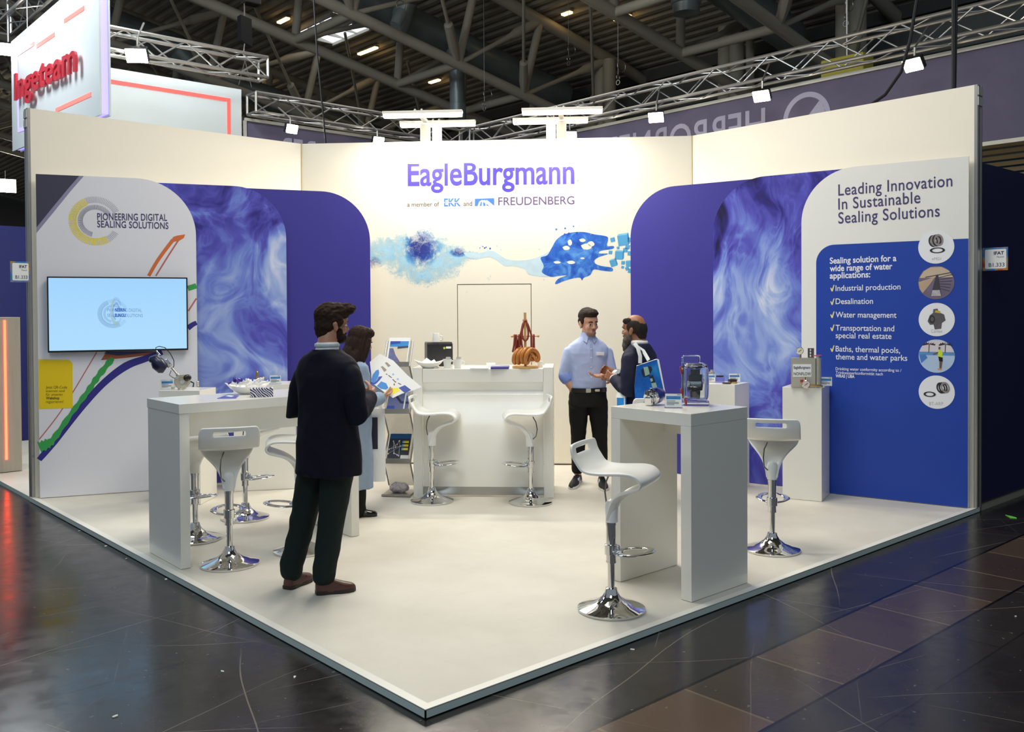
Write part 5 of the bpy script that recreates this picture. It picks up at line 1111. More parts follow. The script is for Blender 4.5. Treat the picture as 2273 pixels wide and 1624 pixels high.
bm = nb(); ell(bm, (.0, .09, .06), (hw*.75, .07, .045)); 
for v in bm.verts: v.co += V((noise.noise(v.co*22), noise.noise(v.co*22+V((5, 0, 0))), noise.noise(v.co*22+V((0, 7, 0)))))*.016
o = obj('plastic_bag', bm, MATS['crumpled_bag'], None, True); o.matrix_world = Mb; tag(o, 'crumpled pale plastic bag on the lowest shelf of the brochure stand', 'bag')
# ---------------------------------------------------------------- hall stand signs at the wall ends
def flag(pl, px, label, mirror=False):
    (xa, ya), (xb, yb) = px; c = [pl.uv(xa, yb), pl.uv(xb, yb), pl.uv(xb, ya), pl.uv(xa, ya)]; u0 = (c[0][0]+c[3][0])/2; u1 = (c[1][0]+c[2][0])/2; v0 = (c[0][1]+c[1][1])/2; v1 = (c[2][1]+c[3][1])/2
    o_ = pl.p((u0+u1)/2, v0); t = thing('stand_number_sign', label, 'sign', o_, 0, 'stand number signs'); q = Plane(pl.o-o_, pl.u)
    g = MATS.get('rainbow_print')
    if not g:
        n_ = NT('rainbow_print', .5, .3); nz_ = n_.noise(n_.co, 9, 2); n_.base(n_.ramp(nz_.outputs[0], [(.3, (60, 140, 70)), (.42, (60, 120, 200)), (.55, (180, 150, 60)), (.66, (200, 70, 60)), (.8, (90, 60, 140))])); g = n_.m
    bm = nb(); prism(bm, [q.p(*a) for a in ((u0, v0), (u1, v0), (u1, v1), (u0, v1))], q.n, .012); obj('sign_board', bm, g, t)
    a0, a1 = (u0+(u1-u0)*.1, u1-(u1-u0)*.06); b0, b1 = v0+(v1-v0)*.08, v1-(v1-v0)*.08
    bm = nb(); prism(bm, [q.p(u, v, .0012) for u, v in rounded(a0, b0, a1, b1, (.01,)*4, 3)], q.n, .001); c_ = obj('white_card', bm, paper, t)
    w, h = a1-a0, b1-b0
    for s, x0, x1, y_, hh_, bo in (('IFAT', .42, .90, .72, .16, .03), ('Munich', .56, .90, .56, .08, 0), ('B1.333', .18, .92, .1, .19, .005)): text_uv('lettering', s, q, (a0+w*x0, b0+h*y_), (a0+w*x1, b0+h*y_), h*hh_, inkd, c_, .0022, bo)
flag(Plane((0, 5.93, 0), (1, 0, 0)), ((23, 580), (66, 626)), 'small stand number sign at the end of the left wall')
flag(Plane((5.80, 0, 0), (0, -1, 0)), ((2181, 549), (2237, 600)), 'small stand number sign before the dark blue wall on the right')
# ---------------------------------------------------------------- neighbours
nv = mat('neighbour_blue', (22, 24, 74), .5, var=.2, scale=1.5)
t = thing('neighbour_wall', 'dark navy partition wall of the next stand on the right', 'partition', (5.80, .02, FL))
bm = nb(); box(bm, (3.0, .06, 1.45+.04), (6.0, .10, 2.86)); obj('panel', bm, nv, t)
bm = nb(); box(bm, (.0, .006, 1.49), (.014, .014, 2.86)); obj('edge_strip', bm, alu, t)
bm = nb(); box(bm, (3.0, .02, .02), (6.0, .06, .04)); obj('foot_rail', bm, mat('rail_grey', (150, 146, 132), .5), t)
t = thing('slatted_canopy', 'beige slatted canopy turned upright to catch light, with a teal board, over the dark navy partition', 'screen', (9.4, 1.5, 3.12))  # canopy soffit reshaped as an upright face so its slats catch light
bm = nb(); 
for k in range(9): box(bm, (0, .05-.02*k-.5*max(0, .28-.07*k), .48-.075*k), (.03, 2.1-.04*k, .05))
obj('slats', bm, mat('slat_beige', (190, 170, 130), .6, var=.1), t)
bm = nb(); box(bm, (.12, .6, .05), (.04, 2.6, .62)); obj('teal_board', bm, mat('teal', (20, 96, 150), .5, var=.2), t)
bm = nb()
for yy in (-.85, .95): box(bm, (.06, yy, -1.33), (.06, .06, 3.66))
obj('frame_post', bm, alu, t)
# left: white lit company sign, white wall with red light line, counter
sgx = 1.135
PI_ = Plane((sgx, 0, 0), (0, -1, 0)); wh = mat('lightbox_white', (226, 232, 232), .5, var=.01)
t = thing('company_sign', 'large white hanging box sign with raised red letters at upper left', 'sign', (sgx+.06, 9.3, 3.85))
o_ = V(t.location); 
def lp(pl, u, v, off): return pl.p(u, v, off)-o_
y0_, y1_ = -11.2, -7.5; zb_, zt_ = 3.88, 5.47
bm = nb(); prism(bm, [lp(PI_, u, v, 0) for u, v in ((y0_, zb_+.06), (y1_, zb_-.03), (y1_, zt_), (y0_, zt_))], PI_.n, .02); prism(bm, [lp(PI_, u, v, -.10) for u, v in ((y0_, zb_+.06), (y1_, zb_-.03), (y1_, zt_), (y0_, zt_))], PI_.n, .02); obj('face_panel', bm, wh, t)
ledv = mat('led_violet', (170, 160, 255), .5, emit=1.1, var=0); ledr = mat('led_red', (255, 60, 60), .5, emit=1.3, var=0); ledp = mat('led_pink', (255, 120, 110), .5, emit=.9, var=0)
bm = nb(); prism(bm, [lp(PI_, u, v, -.022) for u, v in ((y0_+.02, zb_+.08), (y1_-.02, zb_-.01), (y1_-.02, zt_-.02), (y0_+.02, zt_-.02))], PI_.n, .076); obj('light_core', bm, ledv, t)
red = mat('letter_red', (206, 44, 60), .35, var=.04)
oo = text('lettering', 'Ingeteam', PI_, (45, 224), (183, 158), (45, 168), red, None, .05, .016, .03); oo.data.transform(Matrix.Translation(-o_)); oo.parent = t
def bar(a, b, w, m, off=.006):
    ua, ub = V(PI_.uv(*a)), V(PI_.uv(*b)); d = (ub-ua).normalized(); n_ = V((-d.y, d.x))*w/2
    bm = nb(); prism(bm, [lp(PI_, q.x, q.y, off) for q in (ua-n_, ub-n_, ub+n_, ua+n_)], PI_.n, .008); obj('light_line', bm, m, t)
bar((37, 122), (76, 97), .05, ledp); bar((82, 103), (122, 76), .05, ledp); bar((143, 47), (187, 18), .05, ledp); bar((124, 245), (203, 209), .05, ledp); bar((38, 122), (41, 292), .05, ledv); bar((41, 290), (75, 278), .05, ledv)
bm = nb()
for k in (-10.6, -8.1): tube(bm, [V((sgx+.06, -0, 0))-V((o_.x, 0, o_.z))+V((0, -k-o_.y, zt_)), V((sgx+.06, 0, 0))-V((o_.x, 0, o_.z))+V((0, -k-o_.y, zt_+1.6))], .008, 6)
obj('suspension_wire', bm, alu, t)
lattice('lighting_truss', 'aluminium lattice truss above the hanging white sign at upper left', (1.319, 7.6, 6.1), (1.319, 12.6, 6.1), .3)
lattice('lighting_truss', 'aluminium lattice truss above the white wall, ending near the black hoist', (1.35, 8.55, 4.98), (3.62, 8.55, 4.98), .27, .36)
yw = 9.2; PW = Plane((0, yw, 0), (1, 0, 0)); w0 = 1.33; w1 = PW.uv(537, 195)[0]; wt_ = PW.uv(537, 195)[1]
t = thing('neighbour_wall', 'tall white wall of the stand behind the left wall, with a red light line', 'partition', ((w0+w1)/2, yw, FL)); o_ = V(t.location)
bm = nb(); box(bm, (0, .08, wt_/2-FL/2+.001), (w1-w0, .12, wt_+.0)); obj('panel', bm, wh, t)
L1, L2 = PW.uv(505, 220), PW.uv(511, 300)
bm = nb(); prism(bm, [PW.p(u, v, -.014)-o_ for u, v in ((w0+.35, L1[1]-.03), (L1[0], L1[1]-.03), (L1[0], L1[1]+.02), (w0+.35, L1[1]+.02))], PW.n, .01); prism(bm, [PW.p(u, v, -.014)-o_ for u, v in ((L1[0]-.0, .3), (L1[0]+.05, .3), (L1[0]+.05, L1[1]+.02), (L1[0], L1[1]+.02))], PW.n, .01); obj('light_line', bm, mat('led_line_red', (255, 90, 84), .5, emit=1.0, var=0), t)
flood(onpl(305, 120, (0, 8.3, 0), (0, 1, 0)), (.6, 6.6, 3.2), 'very bright floodlight above the tall white wall at upper left', .22, 160, (.85, .95, 1))
flood(onpl(18, 108, (0, 11.5, 0), (0, 1, 0)), (.6, 9.2, 4.2), 'bright floodlight at the left edge beside the hanging sign', .22, 200, (.85, .95, 1), .75)
kp = onz(49.5, 1043.5)
g = NT('pale_wood', .45, .3); mp = g.n('Mapping', {0: g.co}); mp.inputs['Scale'].default_value = (14, 14, .8); g.base(g.mix(g.noise(mp.outputs[0], 2, 4).outputs[0], (178, 168, 154), (202, 194, 180)))
hk = hat(49, 703.5, kp)
t = thing('reception_counter', 'pale wood reception counter with a red light strip at the left edge', 'counter', (kp.x, kp.y, 0))
bm = nb(); box(bm, (-.6, .3, hk/2), (1.2, .6, hk), bev=.003); obj('counter_body', bm, MATS['pale_wood'], t)
PK = Plane((0, kp.y, 0), (1, 0, 0)); lu = PK.uv(12, 860)[0]-kp.x
bm = nb(); box(bm, (lu, -.003, hk*.53), (.022, .008, hk*.9), bev=.002); obj('light_strip', bm, mat('led_orange_red', (255, 70, 44), .5, emit=8.0, var=0), t)
t = thing('platform', 'white platform of the neighbouring stand behind the left wall', 'platform', (.02, 6.02, FL))
bm = nb(); box(bm, (2.4, 3.4, -FL/2-.003), (4.8, 6.7, -FL-.006)); obj('platform_floor', bm, MATS['platform_vinyl'], t)
bm = nb(); box(bm, (-.003, 3.4, -FL/2-.003), (.006, 6.7, -FL-.006)); obj('fascia', bm, dark, t)
t = thing('display_wall', 'dark blue display wall with a night picture behind the left stand number sign', 'partition', (.6, 10.2, 0))
bm = nb(); box(bm, (0, 0, 1.4), (2.4, .1, 2.8)); obj('panel', bm, mat('display_navy', (24, 34, 110), .5, var=.1), t)
g = NT('night_picture', .5, .3); x, y, z = g.xyz(g.co); nn = g.noise(g.co, 3, 4); f_ = g.math('ADD', g.n('MapRange', {0: z, 1: .2, 2: 2.6, 3: 0, 4: 1}).outputs[0], g.math('MULTIPLY', g.math('SUBTRACT', nn.outputs[0], .5), .25)); g.base(g.ramp(f_, [(.25, (34, 70, 34)), (.42, (30, 40, 44)), (.6, (38, 36, 62)), (1, (90, 84, 116))]))
bm = nb(); box(bm, (-.62, -.055, 1.55), (1.12, .01, 2.4)); obj('picture', bm, MATS['night_picture'], t)
# rigging: chain hoist, cables
hz = onpl(543, 70, (0, 12, 0), (0, 1, 0))
t = thing('chain_hoist', 'black chain hoist hanging high above the end of the left truss', 'hoist', hz)
bm = nb(); prism(bm, [(-.10, -.07, .26), (.10, -.07, .22), (.11, -.07, -.26), (-.10, -.07, -.18)], (0, -1, 0), .14); obj('chain_bag', bm, black, t)
bm = nb(); box(bm, (.12, 0, .62), (.30, .22, .26), bev=.02); lathe(bm, [(.05, -.06), (.09, -.04), (.09, .04), (.05, .06)], 16, Matrix.Translation((-.06, -.1, .62))); obj('motor', bm, mat('hoist_dark', (40, 38, 36), .5, var=.1), t)
bm = nb(); tube(bm, [(0, 0, .5), (0, 0, .27)], .012, 6); tube(bm, [(.0, 0, -.2), (-.03, 0, -.4), (0, 0, -.5), (.03, 0, -.4)], .014, 8); tube(bm, [(0, 0, -.5), (.12, 0, -.95)], .008, 6); tube(bm, [(0, 0, -.5), (-.12, 0, -.95)], .008, 6); obj('hook_chain', bm, alu, t)
bm = nb(); tube(bm, [(.1, 0, .75), (.1, 0, 3.0)], .01, 6); obj('hanging_chain', bm, alu, t)
cabm = mat('cable_black', (24, 24, 24), .5)
def cable(pxs_, y_, label, ax_='y', r=.014):
    P = [onpl(a, b, (0, y_, 0) if ax_ == 'y' else (y_, 0, 0), (0, 1, 0) if ax_ == 'y' else (1, 0, 0)) for a, b in pxs_]
    bm = nb(); tube(bm, P, r, 6); o = obj('hanging_cable', bm, cabm, None, True); tag(o, label, 'cable', 'cables hanging from the roof')
cable([(694, -40), (704, 120), (716, 240), (724, 330)], 8.6, 'black cable hanging down behind the seam of the left and back wall')
cable([(2040, -30), (2020, 90), (2000, 160), (1965, 210), (1915, 245), (1880, 262)], 7.2, 'black cable sagging in a bow over the right wall', 'x', .016)
cable([(2117, -30), (2117, 60), (2116, 215)], 6.9, 'straight dark cable falling behind the end of the right wall', 'x', .02)
cable([(2123, -30), (2122, 60), (2119, 215)], 6.95, 'second dark cable beside the straight one at the right wall end', 'x', .014)
def wires(x_, y_, ztop, zhook, label):
    t = thing('rigging_wire', label, 'wire', (x_, y_, zhook), 0, 'rigging wires under the roof')
    bm = nb(); tube(bm, [(0, 0, 0), (0, 0, ztop-zhook-.06)], .006, 6); obj('wire', bm, alu, t)
    bm = nb(); torus(bm, (0, 0, -.06), .045, .010, Matrix.Rotation(math.pi/2, 3, 'X'), 16, 6, 1); torus(bm, (0, 0, -.16), .045, .010, Matrix.Rotation(math.pi/2, 3, 'Y'), 16, 6); obj('shackle', bm, alu, t)
    bm = nb(); torus(bm, (.10, 0, .18), .12, .007, Matrix.Rotation(math.pi/2, 3, 'X'), 20, 6); obj('wire_coil', bm, alu, t)
for (px_, py_, yy, lab) in ((1075, 225, 12.5, 'thin wire with shackles hanging between the bar lamps'), (1262, 125, 11.5, 'thin wire with shackle and coil right of the duct'), (1372, 165, 9.0, 'pair of shackles on a wire above the left end of the long truss'), (1878, 30, 4.2, 'shackle and wire at the top edge above the yellow box')):
    q = onpl(px_, py_, (0, yy, 0), (0, 1, 0)); wires(q.x, q.y, zr(q.x), q.z, lab)
q = onpl(885, 40, (0, 13.2, 0), (0, 1, 0))
t = thing('speaker_horn', 'grey cylinder loudspeaker hung by a wire loop before the round duct', 'loudspeaker', q); bm = nb(); lathe(bm, [(.0, -.2), (.12, -.2), (.13, .0), (.12, .18), (.0, .18)], 16, Matrix.Rotation(.5, 4, 'Y')); obj('horn', bm, ducts, t, True); bm = nb(); torus(bm, (.06, 0, .28), .11, .012, Matrix.Rotation(math.pi/2, 3, 'X'), 18, 6); tube(bm, [(.06, 0, .38), (.1, 0, zr(q.x)-q.z-.12)], .008, 6); obj('wire_loop', bm, alu, t)
q = onpl(1880, 150, (9.6, 0, 0), (1, 0, 0)); o = obj('yellow_box', box(nb(), (0, 0, 0), (.3, .62, .26), bev=.02), mat('box_yellow', (196, 184, 60), .5, var=.1)); o.location = q; tag(o, 'yellow box hung behind the long lattice truss', 'box')
t2 = nb(); tube(t2, [(0, 0, .12), (0, 0, zr(q.x)-q.z)], .01, 6); obj('hanger_wire', t2, alu, o)
t_ = onpl(12, 412, (0, 40, 0), (0, 1, 0)); flood(t_, CAM, 'far bright lamp at the left edge above the dark blue display wall', .7)
# litter on the hall floor
random.seed(21); scrap = mat('scrap_white', (226, 224, 218), .6)
for i, (px_, py_, lab) in enumerate(((176, 1178, 'white scrap on the dark floor near the left platform end'), (235, 1212, 'cluster crumb of white on the floor by the left platform edge'), (280, 1240, 'white crumb below the cluster by the left platform edge'), (368, 1286, 'yellowish crumb on the floor by the long table end'), (493, 1490, 'curved white scrap on the floor at lower left'), (654, 1503, 'pointed white scrap on the floor left of the platform corner'), (256, 1590, 'white scrap near the bottom edge at lower left'), (2255, 1368, 'white scrap on the dark floor at the right edge'), (1404, 1442, 'tiny white scrap on the floor beside the right platform edge'))):
    q = onz(px_, py_, FL); bm = nb(); n_ = 6; s_ = random.uniform(.008, .016)
    prism(bm, [(s_*random.uniform(.6, 1.3)*math.cos(k*1.047), s_*random.uniform(.3, .8)*math.sin(k*1.047), .004) for k in range(n_)], (0, 0, 1), .0035); o = obj('floor_scrap', bm, scrap); o.location = q; o.rotation_euler = (0, 0, random.uniform(0, 3)); tag(o, lab, 'scrap', 'scraps on the hall floor')
P_ = [onz(a, b, FL) for a, b in ((2231, 1143), (2242, 1145), (2256, 1149), (2257, 1151), (2243, 1150))]; bm = nb(); c = sum(P_, V())/5; prism(bm, [q-c+V((0, 0, .004)) for q in P_], (0, 0, 1), .003); o = obj('floor_scrap', bm, mat('leaf_green', (120, 220, 90), .5, var=.2)); o.location = c; tag(o, 'bright green scrap on the dark floor at right', 'scrap')
# ---------------------------------------------------------------- people
def remesh(bm, vox, smooth=4, fold=0.0, fs=14.0, stretch=(1, 1, 1), seed=0):
    bmesh.ops.recalc_face_normals(bm, faces=bm.faces[:]); me = bpy.data.meshes.new('r'); bm.to_mesh(me); bm.free()
    o = bpy.data.objects.new('r', me); COL.objects.link(o); m = o.modifiers.new('r', 'REMESH'); m.mode = 'VOXEL'; m.voxel_size = vox; m.adaptivity = 0
    if smooth: s = o.modifiers.new('s', 'SMOOTH'); s.iterations = smooth; s.factor = .5
    dg = bpy.context.evaluated_depsgraph_get(); r = bpy.data.meshes.new_from_object(o.evaluated_get(dg))
    bpy.data.objects.remove(o); bpy.data.meshes.remove(me)
    if fold:
        s_ = V((seed*3.1, seed*1.7, seed)); N = [v.normal.copy() for v in r.vertices]
        for v, n in zip(r.vertices, N):
            q = V((v.co.x*stretch[0], v.co.y*stretch[1], v.co.z*stretch[2]))*fs+s_
            a = noise.noise(q); b = noise.noise(q*2.3)
            v.co += n*fold*((1-abs(a)*2.2)*.7+b*.5)
    for p in r.polygons: p.use_smooth = True
    return r
def rbody(name, bm, m, par, vox=.007, smooth=4, fold=0.0, fs=14, stretch=(1, 1, 1), label=None, seed=0):
    return objm(name, remesh(bm, vox, smooth, fold, fs, stretch, seed), m, par, label=label)
def limb(bm, pts, rs, n=18, flat=1.0, side=None): return tube(bm, pts, rs, n, side, flat=flat, round_cap=True)
def torso(bm, rings, n=36, ex=2.5):
    """rings: z, half width, half depth, y offset, x offset"""
    R_ = []
    for r in rings:
        z, a, b, yo = r[:4]; xo = r[4] if len(r) > 4 else 0
        L = []
        for k in range(n):
            t = 2*math.pi*k/n; c, s = math.cos(t), math.sin(t); L.append(V((xo+a*math.copysign(abs(c)**(2/ex), c), yo+b*math.copysign(abs(s)**(2/ex), s), z)))
        R_.append(L)
    return loft(bm, R_)
def headmesh(bm, M, w=1.0):
    def e_(c, s, R=None): 
        t = bmesh.new(); ell(t, c, (s[0]*w, s[1], s[2]), R); add(bm, t, M)
    e_((0, -.010, .045), (.074, .094, .086)); e_((0, .018, -.022), (.060, .070, .080)); e_((0, .046, -.074), (.043, .044, .032)); e_((0, .074, -.088), (.019, .016, .015))
    e_((0, .072, .040), (.048, .022, .034)); e_((0, .080, .021), (.046, .014, .010)); 
    for s in (-1, 1):
        e_((s*.037, .060, -.022), (.022, .024, .022)); e_((s*.077, -.006, -.006), (.009, .018, .031), Matrix.Rotation(.25, 3, 'X')); e_((s*.079, -.014, .008), (.010, .016, .020)); e_((s*.078, -.002, -.03), (.008, .010, .011))
        e_((s*.012, .096, -.026), (.009, .010, .008))
    t = bmesh.new(); tube(t, [(0, .084, .022), (0, .094, 0), (0, .104, -.022), (0, .098, -.030)], [.0085, .010, .0125, .007], 12, round_cap=True)
    e2 = bmesh.new(); ell(e2, (0, .088, -.052), (.021, .009, .006)); ell(e2, (0, .086, -.062), (.019, .009, .007)); add(t, e2); add(bm, t, M)
def hand(bm, w_, fd, pn, side, curl=(.5, .55, .6, .65), thumb=.5, s=1.0, spread=.05):
    """wrist point, finger direction, palm-facing direction, side=+1 thumb toward fd x pn"""
    fd = V(fd).normalized(); pn = V(pn); pn = (pn-fd*pn.dot(fd)).normalized(); ac = fd.cross(pn)*side
    R_ = Matrix((ac, fd, pn)).transposed()
    for a, l_ in ((-.026, .048), (-.009, .052), (.009, .053), (.025, .050)):
        tube(bm, [w_+ac*a*.6*s, w_+fd*.03*s+ac*a*.9*s, w_+fd*.085*s+ac*a*s*1.12], [.013*s, .0145*s, .0115*s], 12, round_cap=True)
    ell(bm, w_+fd*.045*s+pn*.003, (.036*s, .048*s, .015*s), R_)
    for i, (a, L) in enumerate(((.033, .072), (.0115, .082), (-.0105, .077), (-.031, .060))):
        p = w_+fd*.088*s+ac*a*s; ang = 0; d0 = (fd+ac*spread*(1.5-i)).normalized(); pts = [p]; rs = [.0100*s]
        for j, fr in enumerate((.44, .31, .25)):
            ang += curl[i]*(1.0 if j else .8); d = d0*math.cos(ang)+pn*math.sin(ang); p = p+d*L*fr*s; pts.append(p); rs.append((.0092, .0086, .0074)[j]*s)
        tube(bm, pts, rs, 12, round_cap=True)
    p = w_+fd*.022*s+ac*.028*s; d = (fd*.62+ac*.75+pn*.25).normalized(); pts = [p]; rs = [.0135*s]
    for j, L in enumerate((.040, .032, .026)):
        p = p+d*L*s; pts.append(p); rs.append((.0118, .0102, .0085)[j]*s); d = (d+fd*.30*thumb+pn*.45*thumb).normalized()
    tube(bm, pts, rs, 12, round_cap=True)
def shoe(par, name, heel, toe, m, msole, w=.046, h=.075, stripes=None, label=None):
    d = (V(toe)-V(heel)); L = d.length; d.normalize(); s = V((-d.y, d.x, 0)); hz = V(heel)
    def rg(f, w_, h_, z0=.012):
        return [hz+d*L*f+s*w_*math.cos(t)*(abs(math.cos(t))**-.2 if abs(math.cos(t)) > .05 else 1)+V((0, 0, z0+(h_ if math.sin(t) > 0 else 0)*math.sin(t))) for t in [2*math.pi*k/20 for k in range(20)]]
    bm = nb(); loft(bm, [rg(.0, w*.45, h*.7), rg(.03, w*.72, h*.95), rg(.15, w*.82, h*1.0), rg(.35, w*.85, h*1.02), rg(.5, w*.95, h*.84), rg(.68, w*1.05, h*.62), rg(.85, w*.95, h*.5), rg(.95, w*.62, h*.38), rg(1.0, w*.25, h*.18)])
    up = obj(name, bm, m, par, math.radians(70), label); md = up.modifiers.new('s', 'SUBSURF'); md.levels = 1; md.render_levels = 1
    bm = nb(); pts = []
    for f, w_ in ((0, .4), (.02, .7), (.12, .86), (.35, .82), (.6, 1.04), (.78, 1.06), (.92, .8), (.985, .4)): pts.append((f, w_*w))
    A = [hz+d*L*f+s*w_ for f, w_ in pts]+[hz+d*L*f-s*w_ for f, w_ in pts[::-1]]
    bm = nb(); prism(bm, [V((q.x, q.y, .020)) for q in A], (0, 0, 1), .0195); obj('sole', bm, msole, up)
    return up, d, s, L
def hairify(me, amp, fs, stretch, seed=0.0):
    N = [v.normal.copy() for v in me.vertices]
    for v, n in zip(me.vertices, N):
        q = V((v.co.x*stretch[0], v.co.y*stretch[1], v.co.z*stretch[2]))*fs+V((seed, 0, 0)); v.co += n*amp*(noise.noise(q)+.6*noise.noise(q*2.1))
skin1 = mat('skin_warm', (196, 140, 112), .5, var=.08, scale=40); skin2 = mat('skin_fair', (206, 154, 126), .5, var=.08, scale=40); skin3 = mat('skin_tan', (160, 106, 76), .5, var=.08, scale=40)
def hairmat(n, a, b):
    g = NT(n, .7, .15); mp = g.n('Mapping', {0: g.co}); mp.inputs['Scale'].default_value = (60, 60, 6); g.base(g.mix(g.noise(mp.outputs[0], 2, 4).outputs[0], a, b)); return g.m
hair1 = hairmat('hair_brown', (30, 22, 18), (66, 48, 36)); hair2 = hairmat('hair_dark', (26, 20, 18), (58, 46, 38)); hair3 = hairmat('hair_black_grey', (24, 18, 16), (60, 52, 46)); hair4 = hairmat('hair_long', (26, 18, 16), (60, 44, 36))
navyc = mat('navy_wool', (19, 19, 34), .8, var=.12, scale=90, bump=.15, bscale=300, spec=.2); pine = mat('dark_green_twill', (24, 36, 34), .8, var=.1, scale=60, bump=.1, bscale=250, spec=.2)
leather = mat('brown_leather', (84, 48, 36), .35, var=.15, scale=20); soleb = mat('sole_dark', (40, 26, 20), .5); shirtb = mat('shirt_light_blue', (178, 190, 226), .75, var=.04, scale=60, spec=.2)
trous = mat('black_cotton', (30, 29, 29), .8, var=.1, scale=60, spec=.2); denim = mat('coat_pale_blue', (146, 164, 186), .8, var=.08, scale=30, spec=.2); cottonw = mat('cotton_white', (240, 240, 238), .7, var=.03)
lip = mat('lip_rose', (170, 104, 92), .45); eyew = mat('eye_white', (232, 228, 222), .2); iris = mat('eye_dark', (40, 28, 22), .15)
def local(root): return root.matrix_world.inverted()
class Fig:
    def __init__(s, label, px_, py_, faz):
        b = onz(px_, py_); s.b = b; s.rz = math.radians(faz-90); s.t = thing('person', label, 'person', b, s.rz); s.M = Matrix.Translation(b) @ Matrix.Rotation(s.rz, 4, 'Z'); s.I = s.M.inverted()
    def px(s, x, y, z=0.0): return s.I @ onz(x, y, z)
    def eyes(s, M, col=iris):
        for sd in (-1, 1):
            bm = nb(); ell(bm, (0, 0, 0), (.0125, .009, .0066), n=14, m=8); bm.transform(M @ Matrix.Translation((sd*.031, .078, .004))); o = obj('eye', bm, eyew, s.t, True)
            bm = nb(); ell(bm, (0, 0, 0), (.0068, .003, .0066), n=12, m=6); bm.transform(M @ Matrix.Translation((sd*.031, .0855, .004))); obj('iris', bm, col, o, True)
        for sd in (-1, 1):
            bm = nb(); tube(bm, [(sd*.014, .094, .027), (sd*.03, .094, .031), (sd*.046, .083, .026)], [.004, .0045, .003], 8, flat=.7, round_cap=True); bm.transform(M); obj('eyebrow', bm, hair2, s.t, True)
        bm = nb(); ell(bm, (0, .0905, -.0525), (.020, .0065, .0042)); ell(bm, (0, .0885, -.0605), (.017, .0065, .005)); bm.transform(M); obj('lips', bm, lip, s.t, True)
def HM(pos, yaw, pitch=0.0, roll=0.0, sc_=1.0): return Matrix.Translation(pos) @ Matrix.Rotation(yaw, 4, 'Z') @ Matrix.Rotation(pitch, 4, 'X') @ Matrix.Rotation(roll, 4, 'Y') @ Matrix.Scale(sc_, 4)
def neck(bm, hp, base=(0, -.015, 1.42), r=.054): tube(bm, [V(base), V(base).lerp(V(hp), .45)+V((0, -.012, 0)), V(hp)+V((0, -.012, -.03))], [r*1.15, r, r], 16, round_cap=True)
# --- man in navy blazer, seen from behind
F = Fig('man in navy blazer, dark green trousers and brown loafers, seen from behind, hands clasped', 732, 1315, 14)
S = .985
r_h, r_t = F.px(700, 1318), F.px(790, 1308); l_h, l_t = F.px(636, 1308), F.px(690, 1284)
shoe(F.t, 'shoe', r_h, r_t, leather, soleb, .047, .078); shoe(F.t, 'shoe', l_h, l_t, leather, soleb, .047, .078)
for a, b in ((r_h, r_t), (l_h, l_t)):
    d = (b-a); c = a+d*.60; sd = V((-d.y, d.x, 0)).normalized(); bm = nb(); tube(bm, [c+sd*.040+V((0, 0, .042)), c+V((0, 0, .060)), c-sd*.040+V((0, 0, .042))], .008, 8, flat=.4); obj('shoe_strap', bm, leather, F.t, True)
ra = r_h.lerp(r_t, .22)+V((0, 0, .10)); la = l_h.lerp(l_t, .22)+V((0, 0, .10))
hp = V((.0, .04, 1.578)); hm = HM(hp, -.42, -.08, 0, .93)
bm = nb(); headmesh(bm, hm); neck(bm, hp, (0, -.01, 1.42), .056)
torso(bm, [(.85, .12, .09, 0), (1.1, .13, .09, 0), (1.35, .15, .09, 0), (1.42, .07, .06, 0)])
rs_, re_, rw_ = V((.180, 0, 1.30)), V((.245, -.01, 1.055)), V((.125, .225, 1.145)); ls_, le_, lw_ = V((-.180, 0, 1.30)), V((-.285, -.01, 1.065)), V((-.055, .225, 1.125))
for a, b, c in ((rs_, re_, rw_), (ls_, le_, lw_)): limb(bm, [a, b, c], [.045, .04, .031])
hand(bm, rw_, (-.35, .75, .12), (-.8, -.35, -.1), 1, (.8, .85, .9, .95), 1.3); hand(bm, lw_, (.75, .5, .1), (.1, -.8, .2), -1, (.7, .75, .8, .8), .5)
for a, k in ((ra, .09), (la, -.09)): limb(bm, [(k, 0, .87), V((k, .02, .48)).lerp(V((a.x, a.y, .48)), .5), a], [.07, .05, .04])
rbody('body', bm, skin1, F.t, .0055, 3)
F.eyes(hm)
bm = nb()      # hair: thick on top, trimmed nape
for c, s_ in (((0, -.022, .058), (.083, .102, .088)), ((0, .02, .085), (.078, .088, .062)), ((0, -.045, .0), (.078, .070, .085)), ((0, -.06, -.045), (.060, .045, .05)), ((.0, .07, .10), (.066, .05, .038)), ((.068, -.0, .03), (.018, .05, .05)), ((-.068, -.0, .03), (.018, .05, .05)), ((.04, .09, .105), (.04, .035, .03))): ell(bm, c, s_)
ell(bm, (.0, .085, .118), (.058, .045, .032)); ell(bm, (.02, .112, .118), (.045, .028, .022))
me = remesh(bm, .005, 2); hairify(me, .0055, 75, (1, .45, .5)); me.transform(hm); objm('hair', me, hair1, F.t)
bm = nb(); 
for c, s_ in (((0, .05, -.075), (.053, .050, .040)), ((.052, .022, -.05), (.014, .035, .04)), ((-.052, .022, -.05), (.014, .035, .04)), ((0, .088, -.047), (.024, .010, .006)), ((0, .075, -.09), (.026, .02, .02))): ell(bm, c, s_)
me = remesh(bm, .005, 2); hairify(me, .003, 90, (1, 1, .6)); me.transform(hm); objm('beard', me, hair1, F.t)
bm = nb(); torso(bm, [(1.37, .085, .075, -.005), (1.42, .071, .069, -.005), (1.474, .066, .066, .0), (1.480, .060, .058, 0)], 28, 2); o = obj('shirt_collar', bm, cottonw, F.t, True)
bm = nb(); torus(bm, (0, -.004, 1.462), .068, .006, None, 28, 8, 1.8); obj('lanyard', bm, mat('lanyard_pale', (206, 214, 216), .6, var=.3, scale=60), F.t, True)
